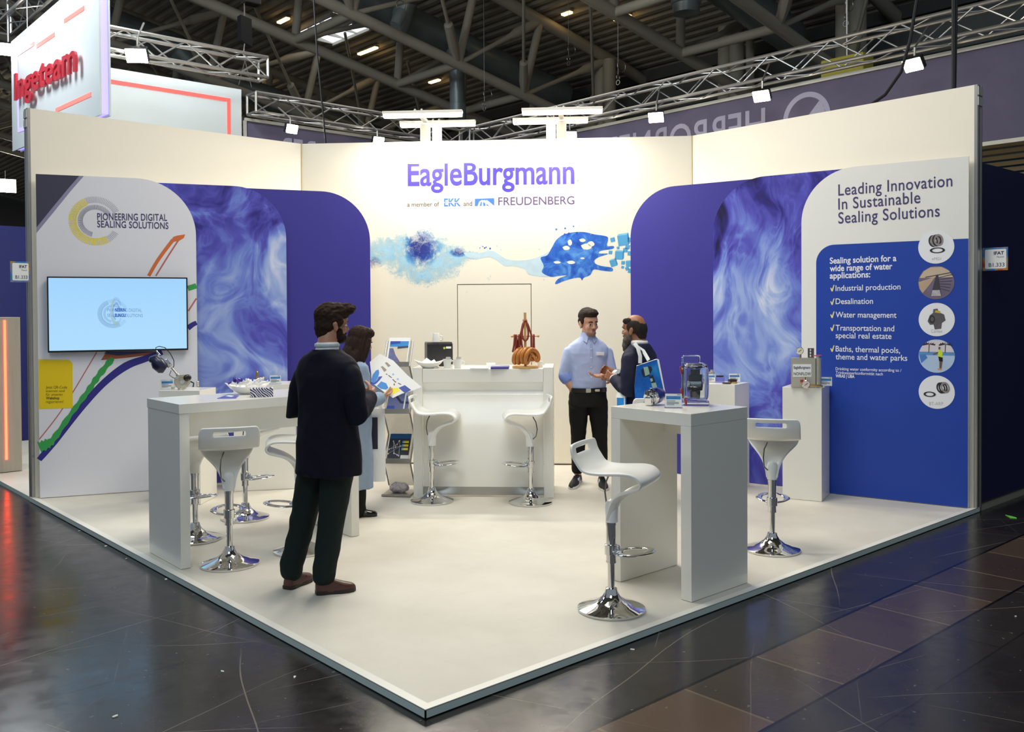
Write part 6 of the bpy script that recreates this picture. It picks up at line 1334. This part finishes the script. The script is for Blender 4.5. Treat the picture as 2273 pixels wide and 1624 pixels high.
bm = nb(); torso(bm, [(.705, .205, .150, 0), (.74, .204, .150, 0), (.86, .198, .148, 0), (.98, .186, .138, 0), (1.08, .180, .130, 0), (1.20, .195, .132, 0), (1.28, .208, .130, 0), (1.33, .206, .120, 0), (1.365, .190, .108, -.002), (1.395, .155, .098, -.004), (1.415, .115, .09, -.006), (1.435, .082, .078, -.006)], 40, 2.6)
for a, b, c in ((rs_, re_, rw_), (ls_, le_, lw_)): limb(bm, [a+V((0, 0, -.015)), a.lerp(b, .45), b, b.lerp(c, .5), b.lerp(c, .92)], [.066, .068, .064, .056, .048], 20)
rbody('blazer', bm, navyc, F.t, .0075, 5, .006, 7, (1, 1, .8))
bm = nb(); torso(bm, [(1.385, .118, .092, -.012), (1.415, .094, .086, -.010), (1.438, .080, .079, -.008), (1.431, .071, .070, -.006), (1.38, .09, .07, -.01)], 32, 2.2); o = obj('blazer_collar', bm, navyc, F.t, True)
for P_ in ([re_.lerp(rw_, .88), re_.lerp(rw_, .97)], [le_.lerp(lw_, .88), le_.lerp(lw_, .97)]):
    bm = nb(); limb(bm, P_, [.041, .041]); rbody('shirt_cuff', bm, cottonw, F.t, .006, 2)
bm = nb(); torso(bm, [(.74, .178, .125, 0), (.86, .172, .125, 0), (.95, .165, .118, 0)], 32)
for a, k in ((ra, .088), (la, -.088)):
    kn = V((k, .02, .46)).lerp(V((a.x, a.y, .46)), .55); limb(bm, [(k, 0, .82), V((k, 0, .82)).lerp(kn, .5), kn, kn.lerp(a, .55), V((a.x, a.y, .14)), V((a.x, a.y, .105))], [.098, .090, .076, .070, .068, .066], 22)
rbody('trousers', bm, pine, F.t, .0075, 4, .007, 9, (1, 1, .8), seed=2)
# --- woman in pale blue coat, behind the first man
F = Fig('woman with long dark hair in a pale blue coat, holding a large printed sheet', 787, 1143, -10)
r_h, r_t = F.px(776, 1146), F.px(838, 1144); l_h, l_t = F.px(748, 1137), F.px(792, 1128)
shoe(F.t, 'shoe', r_h, r_t, mat('patent_black', (16, 14, 14), .12, var=.05, coat=.6), black, .042, .065); shoe(F.t, 'shoe', l_h, l_t, MATS['patent_black'], black, .042, .065)
ra = r_h.lerp(r_t, .25)+V((0, 0, .10)); la = l_h.lerp(l_t, .25)+V((0, 0, .10))
hp = V((0, .06, 1.405)); hm = HM(hp, -.1, -.28, 0, .95)
bm = nb(); headmesh(bm, hm, .95); neck(bm, hp, (0, -.0, 1.24), .047); torso(bm, [(.75, .11, .08, 0), (1.0, .11, .08, 0), (1.2, .13, .08, 0), (1.27, .06, .05, 0)])
rs_, re_, rw_ = V((.155, .0, 1.195)), V((.195, .02, .925)), V((.115, .185, .955)); ls_, le_, lw_ = V((-.155, .0, 1.195)), V((-.19, .06, .95)), V((-.055, .27, 1.015))
for a, b, c in ((rs_, re_, rw_), (ls_, le_, lw_)): limb(bm, [a, b, c], [.038, .034, .026])
hand(bm, rw_, (-.25, .85, .15), (-.5, .05, .8), 1, (.45, .5, .55, .6), .7, .92); hand(bm, lw_, (.4, .75, .1), (.2, .05, .9), -1, (.45, .5, .5, .55), .7, .92)
for a, k in ((ra, .08), (la, -.08)): limb(bm, [(k, 0, .8), V((k, .02, .45)).lerp(V((a.x, a.y, .45)), .5), a], [.06, .045, .035])
rbody('body', bm, skin2, F.t, .0055, 3); F.eyes(hm)
bm = nb()
for c, s_ in (((0, -.018, .055), (.086, .106, .092)), ((0, -.05, -.02), (.088, .075, .11)), ((0, -.085, -.13), (.090, .045, .12)), ((0, -.11, -.23), (.085, .038, .10)), ((.075, .0, -.06), (.022, .05, .12)), ((-.075, .0, -.06), (.022, .05, .12)), ((.08, -.03, -.17), (.030, .05, .11)), ((-.08, -.03, -.17), (.030, .05, .11)), ((0, .03, .10), (.070, .075, .045)), ((.082, .02, -.16), (.016, .028, .10))): ell(bm, c, s_)
for k in range(22):
    a = math.radians(-175+k*8.2*2 % 350); x_ = .085*math.sin(k*.85); y_ = -.085-.03*math.cos(k*.85); tube(bm, [(x_*.9, y_+.03, -.1), (x_, y_, -.22), (x_*1.02, y_-.01, -.30-.03*(k % 3))], [.022, .018, .006], 8)
for sx in (1, -1): tube(bm, [(sx*.07, .05, .05), (sx*.086, .055, -.03), (sx*.088, .05, -.12), (sx*.085, .045, -.20)], [.02, .02, .016, .006], 8)
me = remesh(bm, .006, 2); hairify(me, .005, 70, (1, 1, .1)); me.transform(hm); objm('hair', me, hair4, F.t)
bm = nb(); torso(bm, [(.235, .185, .150, -.01), (.27, .185, .150, -.01), (.5, .180, .145, -.01), (.75, .172, .138, -.01), (.92, .160, .125, 0), (1.05, .162, .118, 0), (1.15, .172, .115, 0), (1.205, .158, .10, 0), (1.24, .11, .085, 0), (1.27, .07, .07, .005)], 40, 2.4)
for a, b, c in ((rs_, re_, rw_), (ls_, le_, lw_)): limb(bm, [a+V((0, 0, -.01)), a.lerp(b, .5), b, b.lerp(c, .5), b.lerp(c, .86)], [.066, .062, .058, .052, .050], 18)
rbody('coat', bm, denim, F.t, .0075, 4, .008, 9, (1.4, 1.4, .45), seed=4)
for P_ in ([re_.lerp(rw_, .74), re_.lerp(rw_, .90)], [le_.lerp(lw_, .74), le_.lerp(lw_, .90)]):
    bm = nb(); limb(bm, P_, [.056, .056]); rbody('coat_cuff', bm, denim, F.t, .006, 2)
bm = nb(); torso(bm, [(1.21, .10, .09, .0), (1.255, .078, .078, .004), (1.285, .066, .068, .008), (1.27, .058, .058, .008)], 28, 2.2); obj('coat_collar', bm, denim, F.t, True)
bm = nb()
for a, k in ((ra, .078), (la, -.078)): limb(bm, [(k, 0, .60), V((k, .01, .42)).lerp(V((a.x, a.y, .42)), .55), V((a.x, a.y, .1)), V((a.x, a.y, .05))], [.085, .078, .074, .076], 18)
rbody('trousers', bm, trous, F.t, .0075, 3, .004, 9)
FW = F
# her printed sheet
hpt = FW.M @ ((rw_+lw_)/2+V((.02, .11, .03))); 
D_ = (hpt-CAM).dot(cf)
nrm = (V((CAM.x-hpt.x, CAM.y-hpt.y, 0)).normalized()*.8+V((0, 0, .6))).normalized(); 
def sp_(x_, y_, off=0.0): return onpl(x_, y_, hpt, nrm)+nrm*off
t = thing('printed_sheet', 'large white printed sheet with blue and yellow shapes held by the woman', 'sheet', hpt)
def shp(nm, pts, m, off, th=.0008): 
    bm = nb(); prism(bm, [sp_(x_, y_, off)-hpt for x_, y_ in pts], nrm, th); return obj(nm, bm, m, t)
shp('paper', [(821, 803), (843, 785), (873, 800), (904, 832), (936, 859), (914, 867), (893, 873), (872, 883), (853, 870), (826, 850)], paper, .001, .002)
zz = lambda pts: [(700+x_*.1848, 650+y_*.1848) for x_, y_ in pts]
sky2 = mat('sheet_sky_blue', (40, 140, 220), .5, var=.08); 
shp('printed_shape', zz([(672, 1040), (690, 980), (730, 930), (760, 920), (768, 960), (755, 1010), (735, 1050), (700, 1080), (680, 1075)]), sky2, .002)
shp('printed_shape', zz([(668, 1100), (668, 1065), (700, 1082), (740, 1050), (762, 1005), (806, 1002), (770, 1050), (730, 1090), (690, 1106)]), royal, .0024)
shp('printed_shape', zz([(738, 1118), (790, 1062), (850, 1085), (878, 1140), (850, 1162), (790, 1152)]), sky2, .002)
shp('printed_shape', zz([(845, 1178), (905, 1138), (990, 1140), (1022, 1172), (935, 1215), (888, 1205)]), mat('sheet_yellow', (250, 236, 20), .5, var=.02), .002)
shp('printed_shape', zz([(1000, 1140), (1075, 1108), (1150, 1165), (1078, 1205)]), royal, .002)
shp('printed_shape', zz([(786, 885), (810, 880), (858, 925), (828, 948)]), mat('sheet_photo', (160, 140, 120), .5, var=.4, scale=60), .002); shp('printed_shape', zz([(835, 838), (860, 832), (905, 875), (875, 890)]), MATS['sheet_photo'], .002)
for a, b in (((845, 975), (862, 985)), ((875, 992), (915, 1022)), ((925, 1040), (962, 1078)), ((990, 1085), (1028, 1105))): shp('printed_line', zz([a, (a[0]+8, a[1]-6), (b[0]+6, b[1]-5), b]), ink, .002)
for c in ((935, 978), (990, 1035)): shp('printed_mark', zz([(c[0]+14*math.cos(k*.7), c[1]+12*math.sin(k*.7)) for k in range(9)]), mat('sheet_pale_blue', (150, 196, 236), .5), .002)
# dark blue leaflet under her hand and her white bag
p = FW.M @ (rw_+V((.03, -.02, -.08))); f = facing(p)
bm = nb(); P_ = [onpl(x_, y_, p, f.n)-p for x_, y_ in ((789, 960), (806, 931), (825, 925), (822, 936), (800, 970), (793, 973))]; prism(bm, P_, f.n, .006); o = obj('leaflet', bm, mat('leaflet_deep_blue', (28, 62, 130), .4, var=.1)); o.location = p; tag(o, 'dark blue leaflet slanting between the man in the blazer and the pale blue coat', 'leaflet')
bm = nb(); P_ = [onpl(x_, y_, p, f.n)-p+f.n*.001 for x_, y_ in ((803, 942), (807, 939), (809, 943), (805, 947))]; prism(bm, P_, f.n, .001); obj('printed_mark', bm, sky2, o)
def bag(label, FM, base, w, h, d, rz, mfront, handles, cat='bag'):
    t = thing('tote_bag', label, cat, FM @ V(base), rz)
    bm = nb(); R_ = []
    for z_, k in ((0, .92), (.02, 1), (h*.5, 1), (h, .95)): R_.append([V((x_*w/2*k, y_*d/2*(1.0 if z_ < h*.8 else .6), z_)) for x_, y_ in ((-1, -1), (-.3, -1.05), (.3, -1.05), (1, -1), (1, 1), (-1, 1))])
    loft(bm, R_); obj('bag_body', bm, mfront, t, math.radians(30))
    for s_ in (-1, 1):
        bm = nb(); tube(bm, [(-w*.22, s_*d*.3, h-.05)]+[V(q) for q in handles]+[(w*.22, s_*d*.3, h-.05)], .012, 8, flat=.3); obj('handle', bm, cottonw, t, True)
    return t
bgt = bag('white tote bag with a dark panel hanging beside the pale blue coat', FW.M, (.0, .215, .26), .115, .60, .09, 0, cottonw, [(-.02, 0, .72), (.02, 0, .72)])
fb = facing(bgt.location); bgt.rotation_euler = (0, 0, math.atan2(fb.u.y, fb.u.x))
bm = nb(); box(bm, (-.03, -.049, .40), (.05, .006, .26)); obj('dark_panel', bm, mat('bag_navy', (30, 32, 56), .6, var=.1), bgt)
# --- man in light blue shirt
F = Fig('man in light blue shirt and black trousers facing the aisle, one hand in pocket', 1306, 1079, -122)
def sneaker(h_, t_):
    up, d, s, L = shoe(F.t, 'shoe', h_, t_, mat('sneaker_black', (30, 30, 32), .6, var=.1), mat('sole_white', (226, 222, 212), .5), .045, .075)
    for k in range(3):
        for sd in (-1, 1):
            c = V(h_)+d*L*(.42+.085*k); bm = nb(); prism(bm, [c+s*sd*.044+V((0, 0, .022)), c+s*sd*.044+d*.014+V((0, 0, .022)), c+s*sd*.030-d*.02+V((0, 0, .066)), c+s*sd*.030-d*.034+V((0, 0, .066))], s*sd, .003); obj('stripe', bm, lwhite, up)
    bm = nb()
    for k in range(4): c = V(h_)+d*L*(.46+.07*k); tube(bm, [c+s*.02+V((0, 0, .078-.008*k)), c+V((0, 0, .084-.008*k)), c-s*.02+V((0, 0, .078-.008*k))], .004, 6)
    obj('laces', bm, black, up)
rh, rt_ = F.px(1286, 1066), F.px(1268, 1086); lh, lt_ = F.px(1334, 1070), F.px(1342, 1090)
sneaker(rh, rt_); sneaker(lh, lt_)
ra = rh.lerp(rt_, .22)+V((0, 0, .10)); la = lh.lerp(lt_, .22)+V((0, 0, .10))
hp = V((.0, .035, 1.534)); hm = HM(hp, .26, -.14, .05, 1.06)
rs_, re_, rw_ = V((.180, .0, 1.265)), V((.222, -.015, 1.05)), V((.125, .025, .885)); ls_, le_, lw_ = V((-.180, .0, 1.265)), V((-.222, .04, 1.045)), V((-.075, .245, 1.055))
bm = nb(); headmesh(bm, hm); neck(bm, hp, (0, -.01, 1.38), .056); torso(bm, [(.85, .12, .09, 0), (1.1, .13, .09, 0), (1.3, .15, .09, 0), (1.4, .07, .06, 0)])
limb(bm, [rs_, re_, re_.lerp(rw_, .4), rw_], [.045, .044, .043, .030]); limb(bm, [ls_, le_, le_.lerp(lw_, .35), lw_], [.045, .045, .043, .030])
hand(bm, rw_, (-.25, -.05, -1), (-1, .1, 0), -1, (.3, .3, .3, .3), .2, .9); hand(bm, lw_, (.85, .35, .05), (.05, .25, 1), -1, (.28, .3, .32, .4), .3)
for a, k in ((ra, .09), (la, -.09)): limb(bm, [(k, 0, .86), V((k, .02, .48)).lerp(V((a.x, a.y, .48)), .5), a], [.07, .05, .04])
rbody('body', bm, skin2, F.t, .005, 2); F.eyes(hm)
bm = nb()
for c, s_ in (((0, -.022, .066), (.080, .098, .078)), ((0, .03, .098), (.070, .072, .042)), ((0, -.05, .02), (.074, .062, .075)), ((.069, -.012, .035), (.014, .045, .045)), ((-.069, -.012, .035), (.014, .045, .045)), ((0, .075, .100), (.056, .028, .026))): ell(bm, c, s_)
me = remesh(bm, .005, 2); hairify(me, .0025, 60, (1, .4, 1)); me.transform(hm); objm('hair', me, hair2, F.t)
bm = nb(); ell(bm, (0, .0475, -.0765), (.0445, .0445, .030)); ell(bm, (0, .074, -.088), (.020, .0165, .0155)); ell(bm, (0, .0905, -.044), (.020, .007, .005)); bm.transform(hm); rbody('stubble', bm, mat('stubble', (150, 112, 92), .6, var=.12, scale=90), F.t, .005, 1)
bm = nb(); torso(bm, [(.925, .165, .118, 0), (.95, .172, .124, 0), (1.0, .170, .124, .004), (1.10, .172, .120, .004), (1.20, .186, .122, 0), (1.26, .196, .120, 0), (1.305, .194, .110, -.002), (1.335, .176, .100, -.004), (1.365, .138, .09, -.006), (1.392, .095, .08, -.008), (1.415, .068, .068, -.006)], 40, 2.5)
limb(bm, [rs_, rs_.lerp(re_, .5), re_, re_.lerp(rw_, .10)], [.058, .058, .055, .054], 18); limb(bm, [ls_, ls_.lerp(le_, .5), le_, le_.lerp(lw_, .16)], [.058, .058, .055, .054], 18)
rbody('shirt', bm, shirtb, F.t, .006, 4, .005, 11, (1, 1, .8), seed=6)
for P_ in ([re_.lerp(rw_, .04), re_.lerp(rw_, .17)], [le_.lerp(lw_, .10), le_.lerp(lw_, .22)]):
    bm = nb(); limb(bm, P_, [.062, .061]); rbody('rolled_cuff', bm, mat('cuff_blue', (132, 152, 218), .7, var=.05), F.t, .006, 2)
bm = nb(); torso(bm, [(1.395, .085, .080, -.004), (1.44, .066, .069, .002), (1.455, .060, .062, .002), (1.44, .056, .058, .002)], 28, 2.1)
for s_ in (-1, 1): prism(bm, [(s_*.012, .074, 1.425), (s_*.060, .055, 1.432), (s_*.064, .082, 1.378), (s_*.036, .106, 1.356)], (s_*.3, 1, .3), .006)
obj('shirt_collar', bm, shirtb, F.t, math.radians(35))
bm = nb(); box(bm, (0, .123, 1.13), (.026, .004, .44), bev=.001)
obj('button_placket', bm, shirtb, F.t)
for z_ in (1.30, 1.22, 1.13, 1.04): bm = nb(); ell(bm, (0, .128, z_), (.0055, .003, .0055), n=10, m=6); obj('button', bm, lwhite, F.t, True)
bm = nb(); box(bm, (-.085, .129, 1.255), (.075, .006, .030), Matrix.Rotation(-.22, 3, 'Z') @ Matrix.Rotation(-.12, 3, 'X'), bev=.002); obj('name_badge', bm, paper, F.t)
bm = nb(); torso(bm, [(.895, .176, .128, 0), (.935, .176, .128, 0)], 40, 2.5); o = obj('belt', bm, mat('belt_black', (24, 22, 22), .35, var=.05), F.t, True)
bm = nb(); box(bm, (.03, .129, .915), (.045, .006, .038), bev=.002); box(bm, (.02, .131, .915), (.03, .006, .022), bev=.001); box(bm, (-.05, .127, .915), (.06, .006, .022), Matrix.Rotation(-.2, 3, 'Z'), bev=.003); obj('belt_buckle', bm, steelb, o)
bm = nb(); torso(bm, [(.76, .175, .125, -.005), (.84, .178, .128, -.005), (.90, .170, .122, 0), (.925, .166, .118, 0)], 32)
for a, k in ((ra, .092), (la, -.092)):
    kn = V((k, .03, .47)).lerp(V((a.x, a.y, .47)), .5); limb(bm, [(k, 0, .80), V((k, 0, .80)).lerp(kn, .5), kn, kn.lerp(a, .55), V((a.x, a.y, .13))], [.096, .086, .070, .062, .056], 20)
limb(bm, [(.140, .04, .865), (.140, .045, .79)], [.042, .05])
rbody('trousers', bm, trous, F.t, .007, 4, .004, 10, seed=8)
# --- man in navy suit with the tote bag
F = Fig('bearded man in navy suit with thinning hair, a tote bag over his shoulder', 1420, 1101, 104)
hp = V((0, .05, 1.478)); hm = HM(hp, .05, -.02, 0, 1.06)
rh, rt_ = V((.09, -.08, 0)), V((.11, .19, 0)); lh, lt_ = V((-.09, -.08, 0)), V((-.12, .19, 0))
shoe(F.t, 'shoe', rh, rt_, MATS['patent_black'], black); shoe(F.t, 'shoe', lh, lt_, MATS['patent_black'], black)
rs_, re_, rw_ = V((.185, .0, 1.235)), V((.22, .03, .99)), V((.03, .255, 1.08)); ls_, le_, lw_ = V((-.185, .0, 1.235)), V((-.24, .0, .95)), V((-.10, .20, 1.045))
bm = nb(); headmesh(bm, hm, 1.02); neck(bm, hp, (0, -.01, 1.33), .058); torso(bm, [(.85, .12, .09, 0), (1.1, .13, .1, 0), (1.28, .15, .09, 0), (1.35, .07, .06, 0)])
for a, b, c in ((rs_, re_, rw_), (ls_, le_, lw_)): limb(bm, [a, b, c], [.045, .04, .031])
hand(bm, lw_, (.15, .75, .35), (.85, .1, .1), 1, (.8, .85, .85, .9), .7); hand(bm, rw_, (-.2, .7, .3), (-.8, 0, .1), -1, (.6, .65, .7, .7), .7)
for k in (.09, -.09): limb(bm, [(k, 0, .85), (k, .02, .46), (k*1.05, -.02, .1)], [.07, .05, .04])
rbody('body', bm, skin3, F.t, .0055, 3); F.eyes(hm)
bm = nb()
for c, s_ in (((0, -.062, .010), (.078, .052, .070)), ((.062, -.025, .030), (.022, .068, .056)), ((-.062, -.025, .030), (.022, .068, .056)), ((0, -.07, -.04), (.060, .036, .05)), ((.052, .03, .078), (.020, .05, .028)), ((-.052, .03, .078), (.020, .05, .028))): ell(bm, c, s_)
me = remesh(bm, .005, 2); hairify(me, .003, 60, (1, 1, .3)); me.transform(hm); objm('hair', me, hair3, F.t, label='dark hair around a bald crown')
bm = nb()
for c, s_ in (((0, .055, -.085), (.050, .045, .045)), ((0, .075, -.125), (.038, .032, .045)), ((.05, .025, -.05), (.016, .03, .04)), ((-.05, .025, -.05), (.016, .03, .04)), ((0, .092, -.045), (.026, .010, .007)), ((0, .085, -.155), (.024, .02, .03))): ell(bm, c, s_)
me = remesh(bm, .005, 1); hairify(me, .005, 70, (1, 1, .3)); me.transform(hm); objm('beard', me, hairmat('beard_grey', (52, 46, 42), (126, 116, 108)), F.t)
bm = nb(); torso(bm, [(1.29, .10, .085, -.005), (1.345, .074, .072, 0), (1.385, .066, .066, .005), (1.392, .060, .060, .005)], 28, 2.1); obj('shirt_collar', bm, cottonw, F.t, True)
bm = nb(); torus(bm, (0, -.002, 1.372), .069, .008, None, 28, 8, 1.9); obj('lanyard', bm, cottonw, F.t, True)
bm = nb(); torso(bm, [(.68, .21, .15, 0), (.8, .205, .15, 0), (.95, .195, .145, .004), (1.05, .19, .138, .004), (1.16, .198, .132, 0), (1.22, .210, .126, 0), (1.265, .205, .116, -.002), (1.295, .18, .104, -.004), (1.325, .135, .092, -.008), (1.355, .085, .078, -.006)], 40, 2.5)
for a, b, c in ((rs_, re_, rw_), (ls_, le_, lw_)): limb(bm, [a+V((0, 0, -.012)), a.lerp(b, .5), b, b.lerp(c, .5), b.lerp(c, .88)], [.066, .070, .064, .056, .050], 20)
rbody('suit_jacket', bm, mat('navy_suit', (28, 29, 52), .7, var=.12, scale=60, spec=.25), F.t, .007, 4, .006, 9, (1, 1, .8), seed=9)
for P_ in ([le_.lerp(lw_, .86), le_.lerp(lw_, .99)], [re_.lerp(rw_, .86), re_.lerp(rw_, .99)]):
    bm = nb(); limb(bm, P_, [.042, .041]); rbody('shirt_cuff', bm, cottonw, F.t, .006, 2)
bm = nb(); torso(bm, [(.70, .17, .12, 0), (.9, .165, .12, 0)], 32)
for k in (.09, -.09): limb(bm, [(k, 0, .8), (k, .02, .46), (k*1.05, -.03, .12), (k*1.05, -.03, .06)], [.098, .076, .066, .068], 18)
rbody('suit_trousers', bm, MATS['navy_suit'], F.t, .008, 3, .004, 9)
bt = F.M @ lw_+V((0, 0, .03))
f = facing(bt); P_ = [onpl(x_, y_, bt, f.n) for x_, y_ in ((1366, 826), (1374, 817), (1382, 822), (1372, 830))]; bm = nb(); prism(bm, [q-bt for q in P_], f.n, .004); o = obj('badge_card', bm, paper); o.location = bt; tag(o, 'small white card held in the bearded man\'s hand', 'card')
# tote bag with a picture, on the shoulder nearer to the aisle
pb = F.M @ V((-.295, -.10, .0)); f = facing(pb); 
def tb(x_, y_, off=0.0): return onpl(x_, y_, pb, f.n)-pb+f.n*off
t = thing('tote_bag', 'blue picture tote bag hanging from the bearded man\'s shoulder', 'bag', pb)
cor = [(1413, 812), (1458, 797), (1476, 880), (1476, 915), (1412, 918), (1408, 860)]
g = NT('tote_blue', .45, .3); nn = g.noise(g.co, 5, 4); g.base(g.ramp(nn.outputs[0], [(.3, (10, 50, 130)), (.55, (14, 96, 186)), (.75, (40, 150, 220))]))
bm = nb(); prism(bm, [tb(x_, y_) for x_, y_ in cor], f.n, .004); obj('picture_face', bm, g.m, t)
bm = nb(); A = [tb(x_, y_, -.0045) for x_, y_ in ((1413, 812), (1458, 797), (1463, 799), (1478, 876), (1478, 916), (1412, 918), (1408, 860))]; prism(bm, A, f.n, .07); obj('bag_body', bm, cottonw, t)
dkp = mat('tote_pump_dark', (18, 34, 56), .4, var=.3, scale=40); gnp = mat('tote_pump_green', (150, 186, 170), .4, var=.2, scale=40)
def ts(nm, pts, m, off): bm = nb(); prism(bm, [tb(1400+x_*.1232, 780+y_*.1232, off) for x_, y_ in pts], f.n, .0008); obj(nm, bm, m, t)
ts('printed_pump', [(185, 330), (230, 300), (310, 265), (370, 270), (390, 330), (350, 400), (330, 440), (230, 465), (205, 410)], dkp, .001)
ts('printed_pump', [(228, 280), (310, 272), (345, 405), (262, 440)], gnp, .0018); ts('printed_pump', [(330, 440), (400, 420), (425, 500), (450, 560), (380, 570), (345, 490)], dkp, .001); ts('printed_pump', [(345, 490), (390, 480), (400, 530), (368, 545)], gnp, .0018); ts('printed_pump', [(370, 570), (450, 555), (480, 650), (400, 680)], gnp, .0014); ts('printed_pump', [(395, 680), (490, 645), (505, 700), (460, 725), (405, 710)], dkp, .0016)
bm = nb(); sh = F.I  # strap over the shoulder
stp = [tb(1421, 806, .004), tb(1421, 790, .006), tb(1416, 772, .01), tb(1409, 762, -.02), (F.M @ V((-.135, -.01, 1.36)))-pb, (F.M @ V((-.12, -.10, 1.30)))-pb, tb(1440, 800, -.075)]
tube(bm, stp, .016, 8, flat=.25, side=f.u); obj('strap', bm, cottonw, t, True)
p2 = F.M @ V((-.19, .07, .60)); bg2 = thing('paper_bag', 'pale bag with a blue corner held low before the bearded man, behind the square table', 'bag', p2, F.rz+.3)
bm = nb(); R_ = []
for z_, k in ((0, 1), (.30, 1.0), (.34, .8)): R_.append([V((x_*.10*k, y_*.04*k, z_)) for x_, y_ in ((-1, -1), (1, -1), (1, 1), (-1, 1))])
loft(bm, R_); obj('bag_body', bm, cottonw, bg2)
bm = nb(); box(bm, (-.07, -.042, .22), (.05, .003, .16)); box(bm, (-.102, .0, .22), (.003, .06, .16)); obj('blue_corner', bm, sky2, bg2)
bm = nb(); tube(bm, [(-.05, 0, .33), (-.03, 0, .42), (.03, 0, .42), (.05, 0, .33)], .010, 8, flat=.4); obj('handle', bm, cottonw, bg2, True)
put(1436, 1118, 62, 'white bar stool behind the square table, only the top of its back showing')
